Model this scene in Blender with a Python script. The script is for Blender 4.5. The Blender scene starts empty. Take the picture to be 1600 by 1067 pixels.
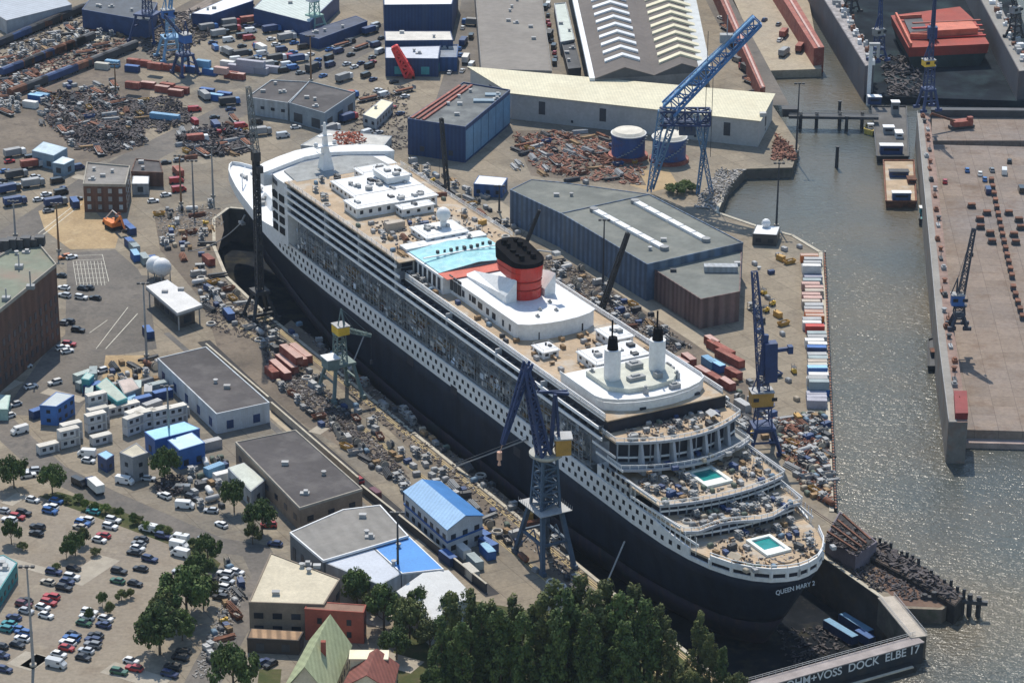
import bpy, bmesh, math, random
from mathutils import Vector, Matrix
from mathutils.geometry import tessellate_polygon
R=random.Random(7)
C=bpy.context.scene.collection
# ---------------- camera model (aerial, metres; quay level z=0) ----------------
F=4406.;P=math.radians(22.5);H=342.;RO=math.radians(.45)
_c,_s=math.cos(RO),math.sin(RO)
def G(u,v,z=0.):
    a=(u-800)/F;b=(533.5-v)/F
    a,b=a*_c-b*_s,a*_s+b*_c
    dy=math.cos(P)+b*math.sin(P);dz=-math.sin(P)+b*math.cos(P)
    t=(z-H)/dz
    return (a*t,dy*t)
cam=bpy.data.cameras.new('camera');co=bpy.data.objects.new('camera',cam);C.objects.link(co)
co.location=(0,0,H)
co.rotation_euler=(Matrix.Rotation(math.pi/2-P,4,'X')@Matrix.Rotation(RO,4,'Z')).to_euler()
cam.sensor_width=36;cam.lens=F/1600*36;cam.clip_start=10;cam.clip_end=9000
bpy.context.scene.camera=co
# ---------------- materials ----------------
MATS={}
HD_=math.radians(29)
def M(name,col,rough=.75,metal=0.,noise=.18,scale=.25,rand=.0,wave=None,bump=0.,spec=.4,coat=0.,fine=.1,stain=None,streak=None,slabs=None):
    """procedural material: base colour varied by two noises, optional stripes, per-object variation, stains"""
    if name in MATS:return MATS[name]
    m=bpy.data.materials.new(name);m.use_nodes=True;N=m.node_tree.nodes;Lk=m.node_tree.links
    b=N['Principled BSDF']
    geo=N.new('ShaderNodeNewGeometry')
    def noi(sc,det=5):
        n=N.new('ShaderNodeTexNoise');n.inputs['Scale'].default_value=sc;n.inputs['Detail'].default_value=det
        n.inputs['Roughness'].default_value=.6
        Lk.new(geo.outputs['Position'],n.inputs['Vector']);return n
    def mr(sock,a,c,lo=.3,hi=.7):
        r=N.new('ShaderNodeMapRange');r.inputs[1].default_value=lo;r.inputs[2].default_value=hi
        r.inputs[3].default_value=a;r.inputs[4].default_value=c;Lk.new(sock,r.inputs[0]);return r.outputs[0]
    def mul(a,c):
        x=N.new('ShaderNodeMath');x.operation='MULTIPLY';Lk.new(a,x.inputs[0]);Lk.new(c,x.inputs[1]);return x.outputs[0]
    f=mul(mr(noi(scale).outputs['Fac'],1-noise,1+noise),mr(noi(scale*9,3).outputs['Fac'],1-fine,1+fine))
    if rand:
        oi=N.new('ShaderNodeObjectInfo');f=mul(f,mr(oi.outputs['Random'],1-rand,1+rand,0,1))
    if wave:
        ang,per,st=wave
        mp=N.new('ShaderNodeMapping');mp.inputs['Rotation'].default_value=(0,0,-ang)
        Lk.new(geo.outputs['Position'],mp.inputs['Vector'])
        w=N.new('ShaderNodeTexWave');w.inputs['Scale'].default_value=.314/per;w.inputs['Distortion'].default_value=.4
        Lk.new(mp.outputs['Vector'],w.inputs['Vector'])
        f=mul(f,mr(w.outputs['Fac'],1-st,1+st*.6,.2,.8))
    cm=N.new('ShaderNodeMix');cm.data_type='RGBA';cm.blend_type='MULTIPLY';cm.inputs[0].default_value=1
    cm.inputs[6].default_value=(*col,1);Lk.new(f,cm.inputs[7])
    out=cm.outputs[2]
    if stain:
        scol,ssc,amt=stain
        k=mr(noi(ssc,6).outputs['Fac'],0,amt,.5,.66)
        sm=N.new('ShaderNodeMix');sm.data_type='RGBA';Lk.new(k,sm.inputs[0]);Lk.new(out,sm.inputs[6]);sm.inputs[7].default_value=(*scol,1)
        out=sm.outputs[2]
    if streak:
        scol,ssc,amt=streak
        mp=N.new('ShaderNodeMapping');mp.inputs['Scale'].default_value=(1,1,.07);Lk.new(geo.outputs['Position'],mp.inputs['Vector'])
        n_=noi(ssc,5);Lk.new(mp.outputs[0],n_.inputs['Vector']);k=mr(n_.outputs['Fac'],0,amt,.48,.68)
        sm=N.new('ShaderNodeMix');sm.data_type='RGBA';Lk.new(k,sm.inputs[0]);Lk.new(out,sm.inputs[6]);sm.inputs[7].default_value=(*scol,1);out=sm.outputs[2]
    if slabs:
        sz,an,amt=slabs
        mp=N.new('ShaderNodeMapping');mp.inputs['Rotation'].default_value=(0,0,-an);Lk.new(geo.outputs['Position'],mp.inputs['Vector'])
        br=N.new('ShaderNodeTexBrick');br.inputs['Scale'].default_value=1/sz;br.inputs['Mortar Size'].default_value=.012;br.inputs['Brick Width'].default_value=2.2;br.inputs['Row Height'].default_value=.6
        br.inputs['Color1'].default_value=(1,1,1,1);br.inputs['Color2'].default_value=(1-amt,1-amt,1-amt,1);br.inputs['Mortar'].default_value=(1-amt*2,)*3+(1,);Lk.new(mp.outputs[0],br.inputs['Vector'])
        sm=N.new('ShaderNodeMix');sm.data_type='RGBA';sm.blend_type='MULTIPLY';sm.inputs[0].default_value=1;Lk.new(out,sm.inputs[6]);Lk.new(br.outputs['Color'],sm.inputs[7]);out=sm.outputs[2]
    Lk.new(out,b.inputs['Base Color'])
    b.inputs['Roughness'].default_value=rough;b.inputs['Metallic'].default_value=metal
    b.inputs['Specular IOR Level'].default_value=spec;b.inputs['Coat Weight'].default_value=coat
    if bump:
        bp=N.new('ShaderNodeBump');bp.inputs['Strength'].default_value=.6;bp.inputs['Distance'].default_value=bump
        Lk.new(noi(scale*14).outputs['Fac'],bp.inputs['Height']);Lk.new(bp.outputs[0],b.inputs['Normal'])
    MATS[name]=m;return m
white=M('white_paint',(.68,.67,.65),.55,noise=.07,scale=.12,stain=((.5,.44,.36),.35,.22))
steelw=M('white_steel',(.74,.75,.76),.5,noise=.06,scale=.2)
glass=M('window_glass',(.025,.032,.045),.3,noise=.3,scale=.4,rand=.4,spec=.22)
dark=M('dark_metal',(.045,.05,.06),.6,noise=.3)
grey=M('grey_metal',(.27,.28,.29),.6,noise=.2,rand=.2)
lgrey=M('pale_grey_metal',(.36,.365,.37),.6,noise=.15,rand=.15)
rust=M('rusty_steel',(.2,.085,.05),.85,noise=.4,scale=.5,rand=.25,stain=((.07,.05,.045),.9,.7))
tyre=M('tyre_rubber',(.02,.02,.02),.9,noise=.1)
tan=M('teak_deck',(.42,.315,.21),.8,noise=.2,scale=.2,stain=((.46,.43,.38),.14,.85),wave=(HD_+1.5708,.9,.1))
navy=M('navy_paint',(.02,.055,.16),.5,noise=.25,rand=.1)
blue=M('blue_paint',(.03,.12,.36),.5,noise=.18,rand=.12)
lblue=M('pale_blue_paint',(.25,.48,.66),.55,noise=.12,rand=.1)
teal=M('teal_paint',(.06,.3,.32),.55,noise=.18,rand=.1)
red=M('red_paint',(.5,.045,.03),.5,noise=.15,rand=.1)
oxide=M('red_oxide_paint',(.27,.07,.05),.7,noise=.25,rand=.15,stain=((.38,.2,.15),.5,.5))
orange=M('orange_paint',(.7,.2,.04),.5,noise=.15)
yellow=M('yellow_paint',(.75,.48,.05),.5,noise=.15,rand=.1)
pink=M('faded_pink_paint',(.5,.33,.29),.7,noise=.15,rand=.1)
cream=M('cream_paint',(.72,.66,.48),.65,noise=.1,rand=.06)
conc=M('concrete',(.36,.33,.28),.9,noise=.22,scale=.1,stain=((.2,.18,.16),.25,.5))
dconc=M('dark_concrete',(.12,.115,.11),.9,noise=.3,scale=.12)
wood=M('timber',(.3,.2,.11),.9,noise=.3,scale=.6,rand=.25)
# ---------------- mesh builder ----------------
class MB:
    def __init__(s):s.v=[];s.f=[]
    def add(s,vs,fs):
        o=len(s.v);s.v+=[tuple(q) for q in vs];s.f+=[tuple(i+o for i in f) for f in fs];return s
    def box(s,x0,y0,z0,x1,y1,z1):
        return s.add([(x0,y0,z0),(x1,y0,z0),(x1,y1,z0),(x0,y1,z0),(x0,y0,z1),(x1,y0,z1),(x1,y1,z1),(x0,y1,z1)],
            [(3,2,1,0),(4,5,6,7),(0,1,5,4),(1,2,6,5),(2,3,7,6),(3,0,4,7)])
    def cbox(s,x,y,z,l,w,h):return s.box(x-l/2,y-w/2,z,x+l/2,y+w/2,z+h)
    def loft(s,rings,cap=True):
        n=len(rings[0]);o=len(s.v)
        for r in rings:s.v+=[tuple(q) for q in r]
        for k in range(len(rings)-1):
            for i in range(n):
                a=o+k*n+i;b=o+k*n+(i+1)%n;s.f.append((a,b,b+n,a+n))
        if cap:
            s.f.append(tuple(o+i for i in range(n))[::-1]);s.f.append(tuple(o+(len(rings)-1)*n+i for i in range(n)))
        return s
    def prism(s,poly,z0,z1):
        return s.loft([[(x,y,z0) for x,y in poly],[(x,y,z1) for x,y in poly]])
    def frust(s,p0,p1,z0,z1):return s.loft([[(x,y,z0) for x,y in p0],[(x,y,z1) for x,y in p1]])
    def tube(s,p,q,r,n=6,r2=None):
        p=Vector(p);q=Vector(q);d=(q-p).normalized();a=d.orthogonal().normalized();b=d.cross(a);r2=r if r2 is None else r2
        return s.loft([[p+(a*math.cos(t)+b*math.sin(t))*r for t in [6.2832*i/n for i in range(n)]],
                       [q+(a*math.cos(t)+b*math.sin(t))*r2 for t in [6.2832*i/n for i in range(n)]]])
    def beam(s,p,q,w,h=None):
        p=Vector(p);q=Vector(q);h=h or w;d=(q-p).normalized();up=Vector((0,0,1))
        if abs(d.z)>.95:up=Vector((0,1,0))
        a=d.cross(up).normalized()*w/2;b=a.cross(d).normalized()*h/2
        return s.loft([[c-a-b,c+a-b,c+a+b,c-a+b] for c in (p,q)])
    def cyl(s,x,y,z0,z1,r,n=16,r2=None):
        r2=r if r2 is None else r2
        return s.loft([[(x+r*math.cos(6.2832*i/n),y+r*math.sin(6.2832*i/n),z0) for i in range(n)],
                       [(x+r2*math.cos(6.2832*i/n),y+r2*math.sin(6.2832*i/n),z1) for i in range(n)]])
    def dome(s,x,y,z,r,n=14,lo=-1.):
        rs=[]
        for k in range(8):
            t=-math.pi/2*( -lo)+ (math.pi/2+math.pi/2*(-lo))*k/7
            rr=max(r*math.cos(t),.02);rs.append([(x+rr*math.cos(6.2832*i/n),y+rr*math.sin(6.2832*i/n),z+r*math.sin(t)) for i in range(n)])
        return s.loft(rs)
    def lattice(s,p,q,w,w2,nb,r,rb=None):
        """square lattice girder from p to q"""
        p=Vector(p);q=Vector(q);d=(q-p).normalized();up=Vector((0,0,1)) if abs(d.z)<.9 else Vector((0,1,0))
        a=d.cross(up).normalized();b=a.cross(d).normalized();rb=rb or r*.6
        def c(t,i):
            ww=(w+(w2-w)*t)/2;sx,sy=((-1,-1),(1,-1),(1,1),(-1,1))[i];return p.lerp(q,t)+a*ww*sx+b*ww*sy
        for i in range(4):s.beam(c(0,i),c(1,i),r*2)
        for k in range(nb):
            for i in range(4):
                j=(i+1)%4;t0,t1=k/nb,(k+1)/nb
                s.beam(c(t0,i),c(t1,j),rb*2)if k%2 else s.beam(c(t0,j),c(t1,i),rb*2)
                s.beam(c(t1,i),c(t1,j),rb*2)
        return s
    def gable(s,q,z0,zr,along=0,over=.0,th=.25):
        """gable roof over quad q (4 xy, CCW); ridge joins midpoints of edges along+1.. """
        q=q[along:]+q[:along];m=lambda a,b:((a[0]+b[0])/2,(a[1]+b[1])/2)
        r0=m(q[0],q[3]);r1=m(q[1],q[2])
        for A,B in((q[0],q[1]),(q[2],q[3])):
            e0,e1=(r0,r1) if A==q[0] else (r1,r0)
            vs=[(*A,z0),(*B,z0),(*e1,zr),(*e0,zr)]
            s.add(vs+[(x,y,z+th) for x,y,z in vs],[(3,2,1,0),(4,5,6,7),(0,1,5,4),(1,2,6,5),(2,3,7,6),(3,0,4,7)])
        return s
    def build(s,name,mat,parent=None,smooth=False):
        me=bpy.data.meshes.new(name);me.from_pydata(s.v,[],s.f);me.validate()
        bm=bmesh.new();bm.from_mesh(me);bmesh.ops.recalc_face_normals(bm,faces=bm.faces)
        if smooth:
            for f in bm.faces:f.smooth=True
        bm.to_mesh(me);bm.free();me.materials.append(mat)
        o=bpy.data.objects.new(name,me);C.objects.link(o)
        if parent:o.parent=parent
        return o
    def shift(s,dx,dy,dz=0):
        s.v=[(x+dx,y+dy,z+dz) for x,y,z in s.v];return s
def tag(o,label=None,cat=None,group=None,kind=None):
    if label:o['label']=label
    if cat:o['category']=cat
    if group:o['group']=group
    if kind:o['kind']=kind
    return o
def thing(name,label,cat,loc=(0,0,0),rz=0.,group=None):
    o=bpy.data.objects.new(name,None);C.objects.link(o);o.location=loc if len(loc)==3 else (*loc,0);o.rotation_euler=(0,0,rz);o.empty_display_size=.5
    return tag(o,label,cat,group)
KIDS={}
def kids(o):
    k=o.name
    if k not in KIDS:KIDS[k]=list(o.children)
    return KIDS[k]
def copy_tree(o,parent=None,mats=None):
    c=o.copy();C.objects.link(c);c.parent=parent
    if mats and o.type=='MESH' and o.name.split('.')[0] in mats:
        key=(o.data.name,mats[o.name.split('.')[0]].name)
        if key not in MATS:
            d=o.data.copy();d.materials.clear();d.materials.append(mats[o.name.split('.')[0]]);MATS[key]=d
        c.data=MATS[key]
    for ch in kids(o):copy_tree(ch,c,mats)
    return c
# automatic, distinguishing labels for repeats: (object, phrase, zone phrase, landmark phrase, landmark xy)
REP=[]
ORD='nearest second third fourth fifth sixth seventh eighth ninth tenth eleventh twelfth thirteenth fourteenth fifteenth sixteenth seventeenth eighteenth nineteenth twentieth'.split()
TENS={2:'twenty',3:'thirty',4:'forty',5:'fifty',6:'sixty',7:'seventy',8:'eighty',9:'ninety'}
TENTH={2:'twentieth',3:'thirtieth',4:'fortieth',5:'fiftieth',6:'sixtieth',7:'seventieth',8:'eightieth',9:'ninetieth'}
def ordw(i):
    if i<20:return ORD[i]
    n=i+1;t,u=divmod(n,10)
    if t>9:return 'hundredth'
    return TENTH[t] if u==0 else TENS[t]+'-'+'first second third fourth fifth sixth seventh eighth ninth'.split()[u-1]
def rep(o,phrase,zone,lm,lmxy):REP.append((o,phrase,zone,lm,lmxy));return o
def finish_labels():
    d={}
    for r in REP:d.setdefault((r[1],r[2],r[3]),[]).append(r)
    for (ph,zone,lm),rs in d.items():
        rs.sort(key=lambda r:(r[0].location.x-r[4][0])**2+(r[0].location.y-r[4][1])**2)
        for i,r in enumerate(rs):
            if len(rs)==1:r[0]['label']=(ph+' '+zone)
            else:r[0]['label']=(ordw(i)+' '+ph+' '+('to' if i==0 else 'from')+' '+lm+', '+zone)
def poly_sheet(name,polys,z,mat,kind='structure',holes=()):
    """flat sheet from xy polygons (first may have holes)"""
    mb=MB()
    for i,pl in enumerate(polys):
        loops=[[Vector((x,y,0)) for x,y in pl]]+([[Vector((x,y,0)) for x,y in h] for h in holes] if i==0 else [])
        flat=[q for l in loops for q in l]
        mb.add([(q.x,q.y,z) for q in flat],[tuple(t) for t in tessellate_polygon(loops)])
    o=mb.build(name,mat);
    if kind:o['kind']=kind
    return o
def px(pts,z=0.):return [G(u,v,z) for u,v in pts]
def ccw(p):
    a=sum(p[i][0]*p[(i+1)%len(p)][1]-p[(i+1)%len(p)][0]*p[i][1] for i in range(len(p)))
    return p if a>0 else p[::-1]
def mean(p):return (sum(q[0] for q in p)/len(p),sum(q[1] for q in p)/len(p))
def inset(p,d):
    c=mean(p);n=len(p);out=[]
    for i in range(n):
        a,b,e=Vector(p[i-1]),Vector(p[i]),Vector(p[(i+1)%n])
        d1=(b-a).normalized();d2=(e-b).normalized();n1=Vector((-d1.y,d1.x));n2=Vector((-d2.y,d2.x))
        k=n1+n2;k=k/max(k.dot(n1),.3);out.append((b.x+k.x*d,b.y+k.y*d))
    return out
# ship axis
HD=math.radians(29)
sf=(-math.sin(HD),math.cos(HD));sl=(-math.cos(HD),-math.sin(HD));SC=(18.13,732.4)
def SW(s,l):return (SC[0]+s*sf[0]+l*sl[0],SC[1]+s*sf[1]+l*sl[1])
WAVES=(.7,.75,.22)
RGH=(.19,.25)
# ---------------- world and sun ----------------
AZ=math.radians(8);EL=math.radians(55)   # sun stands beyond the scene, slightly to the left
w=bpy.data.worlds.new('World');bpy.context.scene.world=w;w.use_nodes=True
wn=w.node_tree.nodes;sk=wn.new('ShaderNodeTexSky');sk.sky_type='NISHITA';sk.sun_disc=False
sk.sun_elevation=EL;sk.sun_rotation=-AZ
sk.air_density=1.5;sk.dust_density=.4;sk.ozone_density=2.5
w.node_tree.links.new(sk.outputs[0],wn['Background'].inputs[0]);wn['Background'].inputs[1].default_value=.132
sun=bpy.data.lights.new('sun','SUN');sun.energy=4.2;sun.angle=math.radians(.5);sun.color=(1,.92,.79)
so=bpy.data.objects.new('sun',sun);C.objects.link(so);so.location=(-100,900,600)
sd=Vector((-math.sin(AZ)*math.cos(EL),math.cos(AZ)*math.cos(EL),math.sin(EL)))
so.rotation_euler=sd.to_track_quat('Z','Y').to_euler()
vs=bpy.context.scene.view_settings;vs.view_transform='Standard';vs.look='None';vs.exposure=.06;vs.gamma=1
# ---------------- ground ----------------
def ground_mat(name,c1,c2,c3,slab=None,patch=.02,dirt=(.16,.13,.1)):
    m=bpy.data.materials.new(name);m.use_nodes=True;N=m.node_tree.nodes;L=m.node_tree.links;b=N['Principled BSDF']
    g=N.new('ShaderNodeNewGeometry')
    def noi(sc,det=6,ro=.62):
        n=N.new('ShaderNodeTexNoise');n.inputs['Scale'].default_value=sc;n.inputs['Detail'].default_value=det;n.inputs['Roughness'].default_value=ro
        L.new(g.outputs['Position'],n.inputs['Vector']);return n.outputs['Fac']
    def mixc(fac,a,c):
        x=N.new('ShaderNodeMix');x.data_type='RGBA';L.new(fac,x.inputs[0])
        for i,k in((6,a),(7,c)):
            if isinstance(k,tuple):x.inputs[i].default_value=(*k,1)
            else:L.new(k,x.inputs[i])
        return x.outputs[2]
    def mr(s,lo,hi,a=0,c=1):
        r=N.new('ShaderNodeMapRange');L.new(s,r.inputs[0]);r.inputs[1].default_value=lo;r.inputs[2].default_value=hi;r.inputs[3].default_value=a;r.inputs[4].default_value=c;return r.outputs[0]
    col=mixc(mr(noi(patch),.42,.58),c1,c2)
    col=mixc(mr(noi(patch*4),.52,.7),col,c3)
    col=mixc(mr(noi(.11,8,.7),.5,.72,0,.75),col,dirt)
    if slab:
        mp=N.new('ShaderNodeMapping');mp.inputs['Rotation'].default_value=(0,0,slab[1]);L.new(g.outputs['Position'],mp.inputs['Vector'])
        br=N.new('ShaderNodeTexBrick');br.inputs['Scale'].default_value=1/slab[0];br.inputs['Mortar Size'].default_value=.012;br.inputs['Brick Width'].default_value=1;br.inputs['Row Height'].default_value=1;br.offset=0
        br.inputs['Color1'].default_value=(1,1,1,1);br.inputs['Color2'].default_value=(.8,.8,.8,1);br.inputs['Mortar'].default_value=(.5,.5,.5,1)
        L.new(mp.outputs[0],br.inputs['Vector'])
        x=N.new('ShaderNodeMix');x.data_type='RGBA';x.blend_type='MULTIPLY';x.inputs[0].default_value=.8;L.new(col,x.inputs[6]);L.new(br.outputs['Color'],x.inputs[7]);col=x.outputs[2]
    x=N.new('ShaderNodeMix');x.data_type='RGBA';x.blend_type='MULTIPLY';x.inputs[0].default_value=1;L.new(col,x.inputs[6])
    L.new(mr(noi(.9,4),.3,.7,.84,1.14),x.inputs[7]);L.new(x.outputs[2],b.inputs['Base Color'])
    b.inputs['Roughness'].default_value=.92;b.inputs['Specular IOR Level'].default_value=.2
    return m
gm=ground_mat('yard_ground',(.29,.245,.185),(.2,.18,.15),(.345,.295,.22),slab=(9,-HD),patch=.018)
asph=ground_mat('asphalt',(.14,.128,.115),(.19,.17,.15),(.105,.1,.095),patch=.03,dirt=(.09,.085,.08))
lotm=ground_mat('car_park_paving',(.275,.235,.185),(.245,.21,.17),(.31,.265,.205),patch=.03,dirt=(.2,.16,.12))
DOCK=[SW(*q) for q in((-131,29.5),(150,29.5),(184,27.5),(212,20),(238,9),(246,0),(238,-9),(212,-20),(184,-28),(150,-30),(-112,-30))]
pier=px([(1318,806),(1303,800),(1297,640),(1291,480),(1285,395),(1240,368),(1180,352),(1122,332),(1138,292),(1166,264),(1238,262),(1249,228),(1216,178),(1192,142),(1120,-40)])
fx,fy=G(1120,-40)
rim=[SW(-131,29.5)]  # land polygon: dock mouth on the left side, then far round
land=[SW(-131,120)]+[(-60,420),(-3000,420),(-3000,3500),(fx-20,3500),(fx,fy)]
tipR=px([(1376,846),(1428,882),(1504,932),(1472,952),(1412,950)])
land=[(-3000,300),(-3000,3500),(fx-30,3500)]+pier[::-1]+tipR+[SW(-112,-31)]+DOCK[::-1][0:-1]+[SW(-131,29.5),SW(-131,60),(30,300)]
# DOCK[::-1] runs from (-131,-30) .. to (-131,29.5)
poly_sheet('ground',[land],0.,gm)
# quay walls down to the water along the land edge
qw=M('quay_wall',(.13,.11,.09),.9,noise=.35,scale=.2,stain=((.06,.07,.045),.3,.7))
mb=MB();edge=[(fx-30,3500)]+pier[::-1]+tipR+[SW(-112,-31)]
def wallstrip(mb,pts,z0,z1,close=False):
    n=len(pts)
    for i in range(n if close else n-1):
        a,b=pts[i],pts[(i+1)%n];mb.add([(*a,z0),(*b,z0),(*b,z1),(*a,z1)],[(0,1,2,3)])
wallstrip(mb,edge,-9,0);wallstrip(mb,[SW(-131,29.5),SW(-131,60),(30,300)],-9,0)
o=mb.build('quay_wall',qw);o['kind']='structure'
# dock basin: floor and stepped walls
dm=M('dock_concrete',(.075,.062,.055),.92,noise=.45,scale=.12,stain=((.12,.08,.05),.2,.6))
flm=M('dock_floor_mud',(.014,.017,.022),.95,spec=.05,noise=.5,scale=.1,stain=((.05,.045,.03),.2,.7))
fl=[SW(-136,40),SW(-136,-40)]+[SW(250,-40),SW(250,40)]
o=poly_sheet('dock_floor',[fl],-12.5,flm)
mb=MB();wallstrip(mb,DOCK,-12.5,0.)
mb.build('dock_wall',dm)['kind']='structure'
# coping strips: pale kerb along dock edge
kerb=M('kerb_stone',(.46,.42,.34),.85,noise=.2,scale=.4)
mb=MB()
for i in range(len(DOCK)-1):
    a,b=Vector(DOCK[i]),Vector(DOCK[i+1]);d=(b-a).normalized();n=Vector((-d.y,d.x));n=n if n.dot(Vector(SC)-a)<0 else -n
    q=[a,b,b+n*1.1,a+n*1.1];mb.prism([(t.x,t.y) for t in q],0.004,.22)
mb.build('dock_kerb',kerb)['kind']='structure'
mb=MB()
pe=pier[1:9]
for i in range(len(pe)-1):
    a,b=Vector(pe[i]),Vector(pe[i+1]);d=(b-a).normalized();n=Vector((d.y,-d.x));n=n if n.x<0 else -n
    q=[a,b,b+n*1.3,a+n*1.3];mb.prism([(t.x,t.y) for t in q],0.004,.3)
mb.build('pier_kerb',kerb)['kind']='structure'
# ---------------- water ----------------
m=bpy.data.materials.new('river_water');m.use_nodes=True;N=m.node_tree.nodes;L=m.node_tree.links;b=N['Principled BSDF']
g=N.new('ShaderNodeNewGeometry')
def noi(sc,det,stretch=(1,1,1),rot=.25,ro=.5):
    n=N.new('ShaderNodeTexNoise');n.inputs['Scale'].default_value=sc;n.inputs['Detail'].default_value=det;n.inputs['Roughness'].default_value=ro
    mp=N.new('ShaderNodeMapping');mp.inputs['Scale'].default_value=stretch;mp.inputs['Rotation'].default_value=(0,0,rot);L.new(g.outputs['Position'],mp.inputs[0]);L.new(mp.outputs[0],n.inputs['Vector'])
    return n.outputs[0]
def mr(s_,a,b_,c,d):
    r=N.new('ShaderNodeMapRange');L.new(s_,r.inputs[0])
    for k,q in enumerate((a,b_,c,d)):r.inputs[k+1].default_value=q
    return r.outputs[0]
def mad(a,k,c):
    x=N.new('ShaderNodeMath');x.operation='MULTIPLY_ADD';L.new(a,x.inputs[0]);x.inputs[1].default_value=k
    if isinstance(c,float):x.inputs[2].default_value=c
    else:L.new(c,x.inputs[2])
    return x.outputs[0]
hgt=mad(noi(.16,2,(.5,1.3,1)),WAVES[0],mad(noi(.55,3,(.7,1.3,1),.5),WAVES[1],mad(noi(1.7,2,(1,1,1),.9),WAVES[2],0.)))
bp=N.new('ShaderNodeBump');mm_=N.new('ShaderNodeMath');mm_.operation='MULTIPLY';L.new(mr(noi(.011,4),.36,.62,.6,1.05),mm_.inputs[0]);sp=N.new('ShaderNodeSeparateXYZ');L.new(g.outputs['Position'],sp.inputs[0]);L.new(mr(sp.outputs['Y'],680,960,1.,.45),mm_.inputs[1]);L.new(mm_.outputs[0],bp.inputs['Strength']);bp.inputs['Distance'].default_value=1.;L.new(hgt,bp.inputs['Height']);L.new(bp.outputs[0],b.inputs['Normal'])
rp=N.new('ShaderNodeValToRGB');rp.color_ramp.elements[0].color=(.075,.083,.077,1);rp.color_ramp.elements[1].color=(.125,.105,.074,1);rp.color_ramp.elements[0].position=.38;rp.color_ramp.elements[1].position=.66
L.new(noi(.014,4),rp.inputs[0]);L.new(rp.outputs[0],b.inputs['Base Color'])
L.new(mr(noi(.02,3),.4,.6,RGH[0],RGH[1]),b.inputs['Roughness']);b.inputs['IOR'].default_value=1.33
poly_sheet('water',[[(-4000,100),(4000,100),(4000,6000),(-4000,6000)]],-4.,m,holes=[DOCK+[SW(-131.5,-25)]])
# sea bed below the dock mouth is not seen; dock floor lies inside the gate
# ---------------- roads, rails, markings ----------------
def strip(name,pts,wd,mat,z):
    p=[Vector(q) for q in px(pts)];a=[];c=[]
    for i in range(len(p)):
        d=((p[min(i+1,len(p)-1)]-p[max(i-1,0)]).normalized());n=Vector((-d.y,d.x))*wd/2;a.append(p[i]+n);c.append(p[i]-n)
    mb=MB()
    for i in range(len(p)-1):mb.add([(q.x,q.y,z) for q in(a[i],c[i],c[i+1],a[i+1])],[(0,1,2,3)])
    o=mb.build(name,mat);o['kind']='structure';return o
strip('road',[(-60,420),(20,372),(80,332),(150,285),(230,240),(330,190),(430,140),(560,75),(640,30),(700,-30)],15,asph,.008)
strip('road',[(60,650),(120,560),(160,520),(190,470),(215,430)],22,asph,.008)
strip('road',[(-20,640),(30,690),(80,735),(160,775),(250,815),(330,850),(400,860),(420,900),(360,985),(330,1040),(300,1100)],9,asph,.012)
strip('road',[(700,180),(735,60),(748,-30)],13,asph,.008)
strip('road',[(860,110),(845,40),(835,-30)],9,asph,.008)
strip('road',[(1210,165),(1160,70),(1118,-10)],12,asph,.008)
poly_sheet('asphalt_yard',[px([(105,395),(180,390),(215,420),(232,450),(245,545),(150,560),(100,600)])],.016,asph)
poly_sheet('car_park',[px([(-30,770),(60,770),(180,800),(300,850),(345,920),(250,1000),(200,1090),(-40,1090)])],.016,lotm)
sand=ground_mat('bare_sand',(.42,.31,.18),(.36,.26,.15),(.47,.36,.22),patch=.05,dirt=(.27,.2,.12))
poly_sheet('sand_patch',[px([(165,555),(225,555),(228,590),(190,600),(160,590)]),px([(975,268),(1045,265),(1060,290),(1020,300),(985,290)]),px([(60,330),(130,310),(185,370),(180,388),(110,390),(70,360)])],.018,sand)
dirtm=ground_mat('oily_dirt',(.15,.125,.1),(.2,.165,.13),(.12,.1,.085),patch=.05,dirt=(.07,.06,.055))
poly_sheet('scrap_yard_ground',[px([(-20,110),(120,110),(175,70),(235,140),(225,230),(150,255),(0,270)]),px([(800,205),(960,200),(1010,290),(930,285),(830,275)]),px([(330,510),(410,520),(560,660),(640,740),(600,740),(470,660),(340,545)]),px([(845,395),(905,415),(1000,475),(1175,590),(1235,690),(1200,700),(1090,620),(1040,560),(860,455)]),px([(455,500),(640,650),(820,800),(930,915),(880,920),(690,745),(560,630),(430,520)]),px([(240,330),(345,325),(350,360),(330,430),(400,500),(340,500),(250,390)]),px([(1210,660),(1296,655),(1303,790),(1260,770),(1225,720)])],.02,dirtm)
paint=M('road_paint',(.6,.58,.5),.8,noise=.25,scale=.8)
mb=MB()
def line(mb,u0,v0,u1,v1,w_=.18,z=.026):
    a,b=Vector(G(u0,v0)),Vector(G(u1,v1));d=(b-a).normalized();n=Vector((-d.y,d.x))*w_/2
    mb.add([(q.x,q.y,z) for q in(a+n,a-n,b-n,b+n)],[(0,1,2,3)])
for i in range(7):
    line(mb,112+i*1.5,400+i*7,160+i*1.2,398+i*7.2)
for i in range(9):line(mb,114+i*5.5,408,120+i*5.5,446,.14)
line(mb,160,398,170,440);line(mb,168,500,140,520,.2);line(mb,215,490,165,545,.25);line(mb,200,480,150,545,.2)
line(mb,60,365,122,316,.3);line(mb,66,368,128,319,.3)
mb.build('road_markings',paint)['kind']='structure'
railm=M('rail_steel',(.16,.12,.095),.6,noise=.3);gold=M('weathered_rail_bed',(.42,.33,.16),.85,noise=.25,scale=.4)
mb=MB()
def srail(mb,l,s0,s1,w_,z0,z1):
    a,b=SW(s0,l),SW(s1,l);n=(sl[0]*w_/2,sl[1]*w_/2);mb.prism([(a[0]-n[0],a[1]-n[1]),(b[0]-n[0],b[1]-n[1]),(b[0]+n[0],b[1]+n[1]),(a[0]+n[0],a[1]+n[1])],z0,z1)
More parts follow.
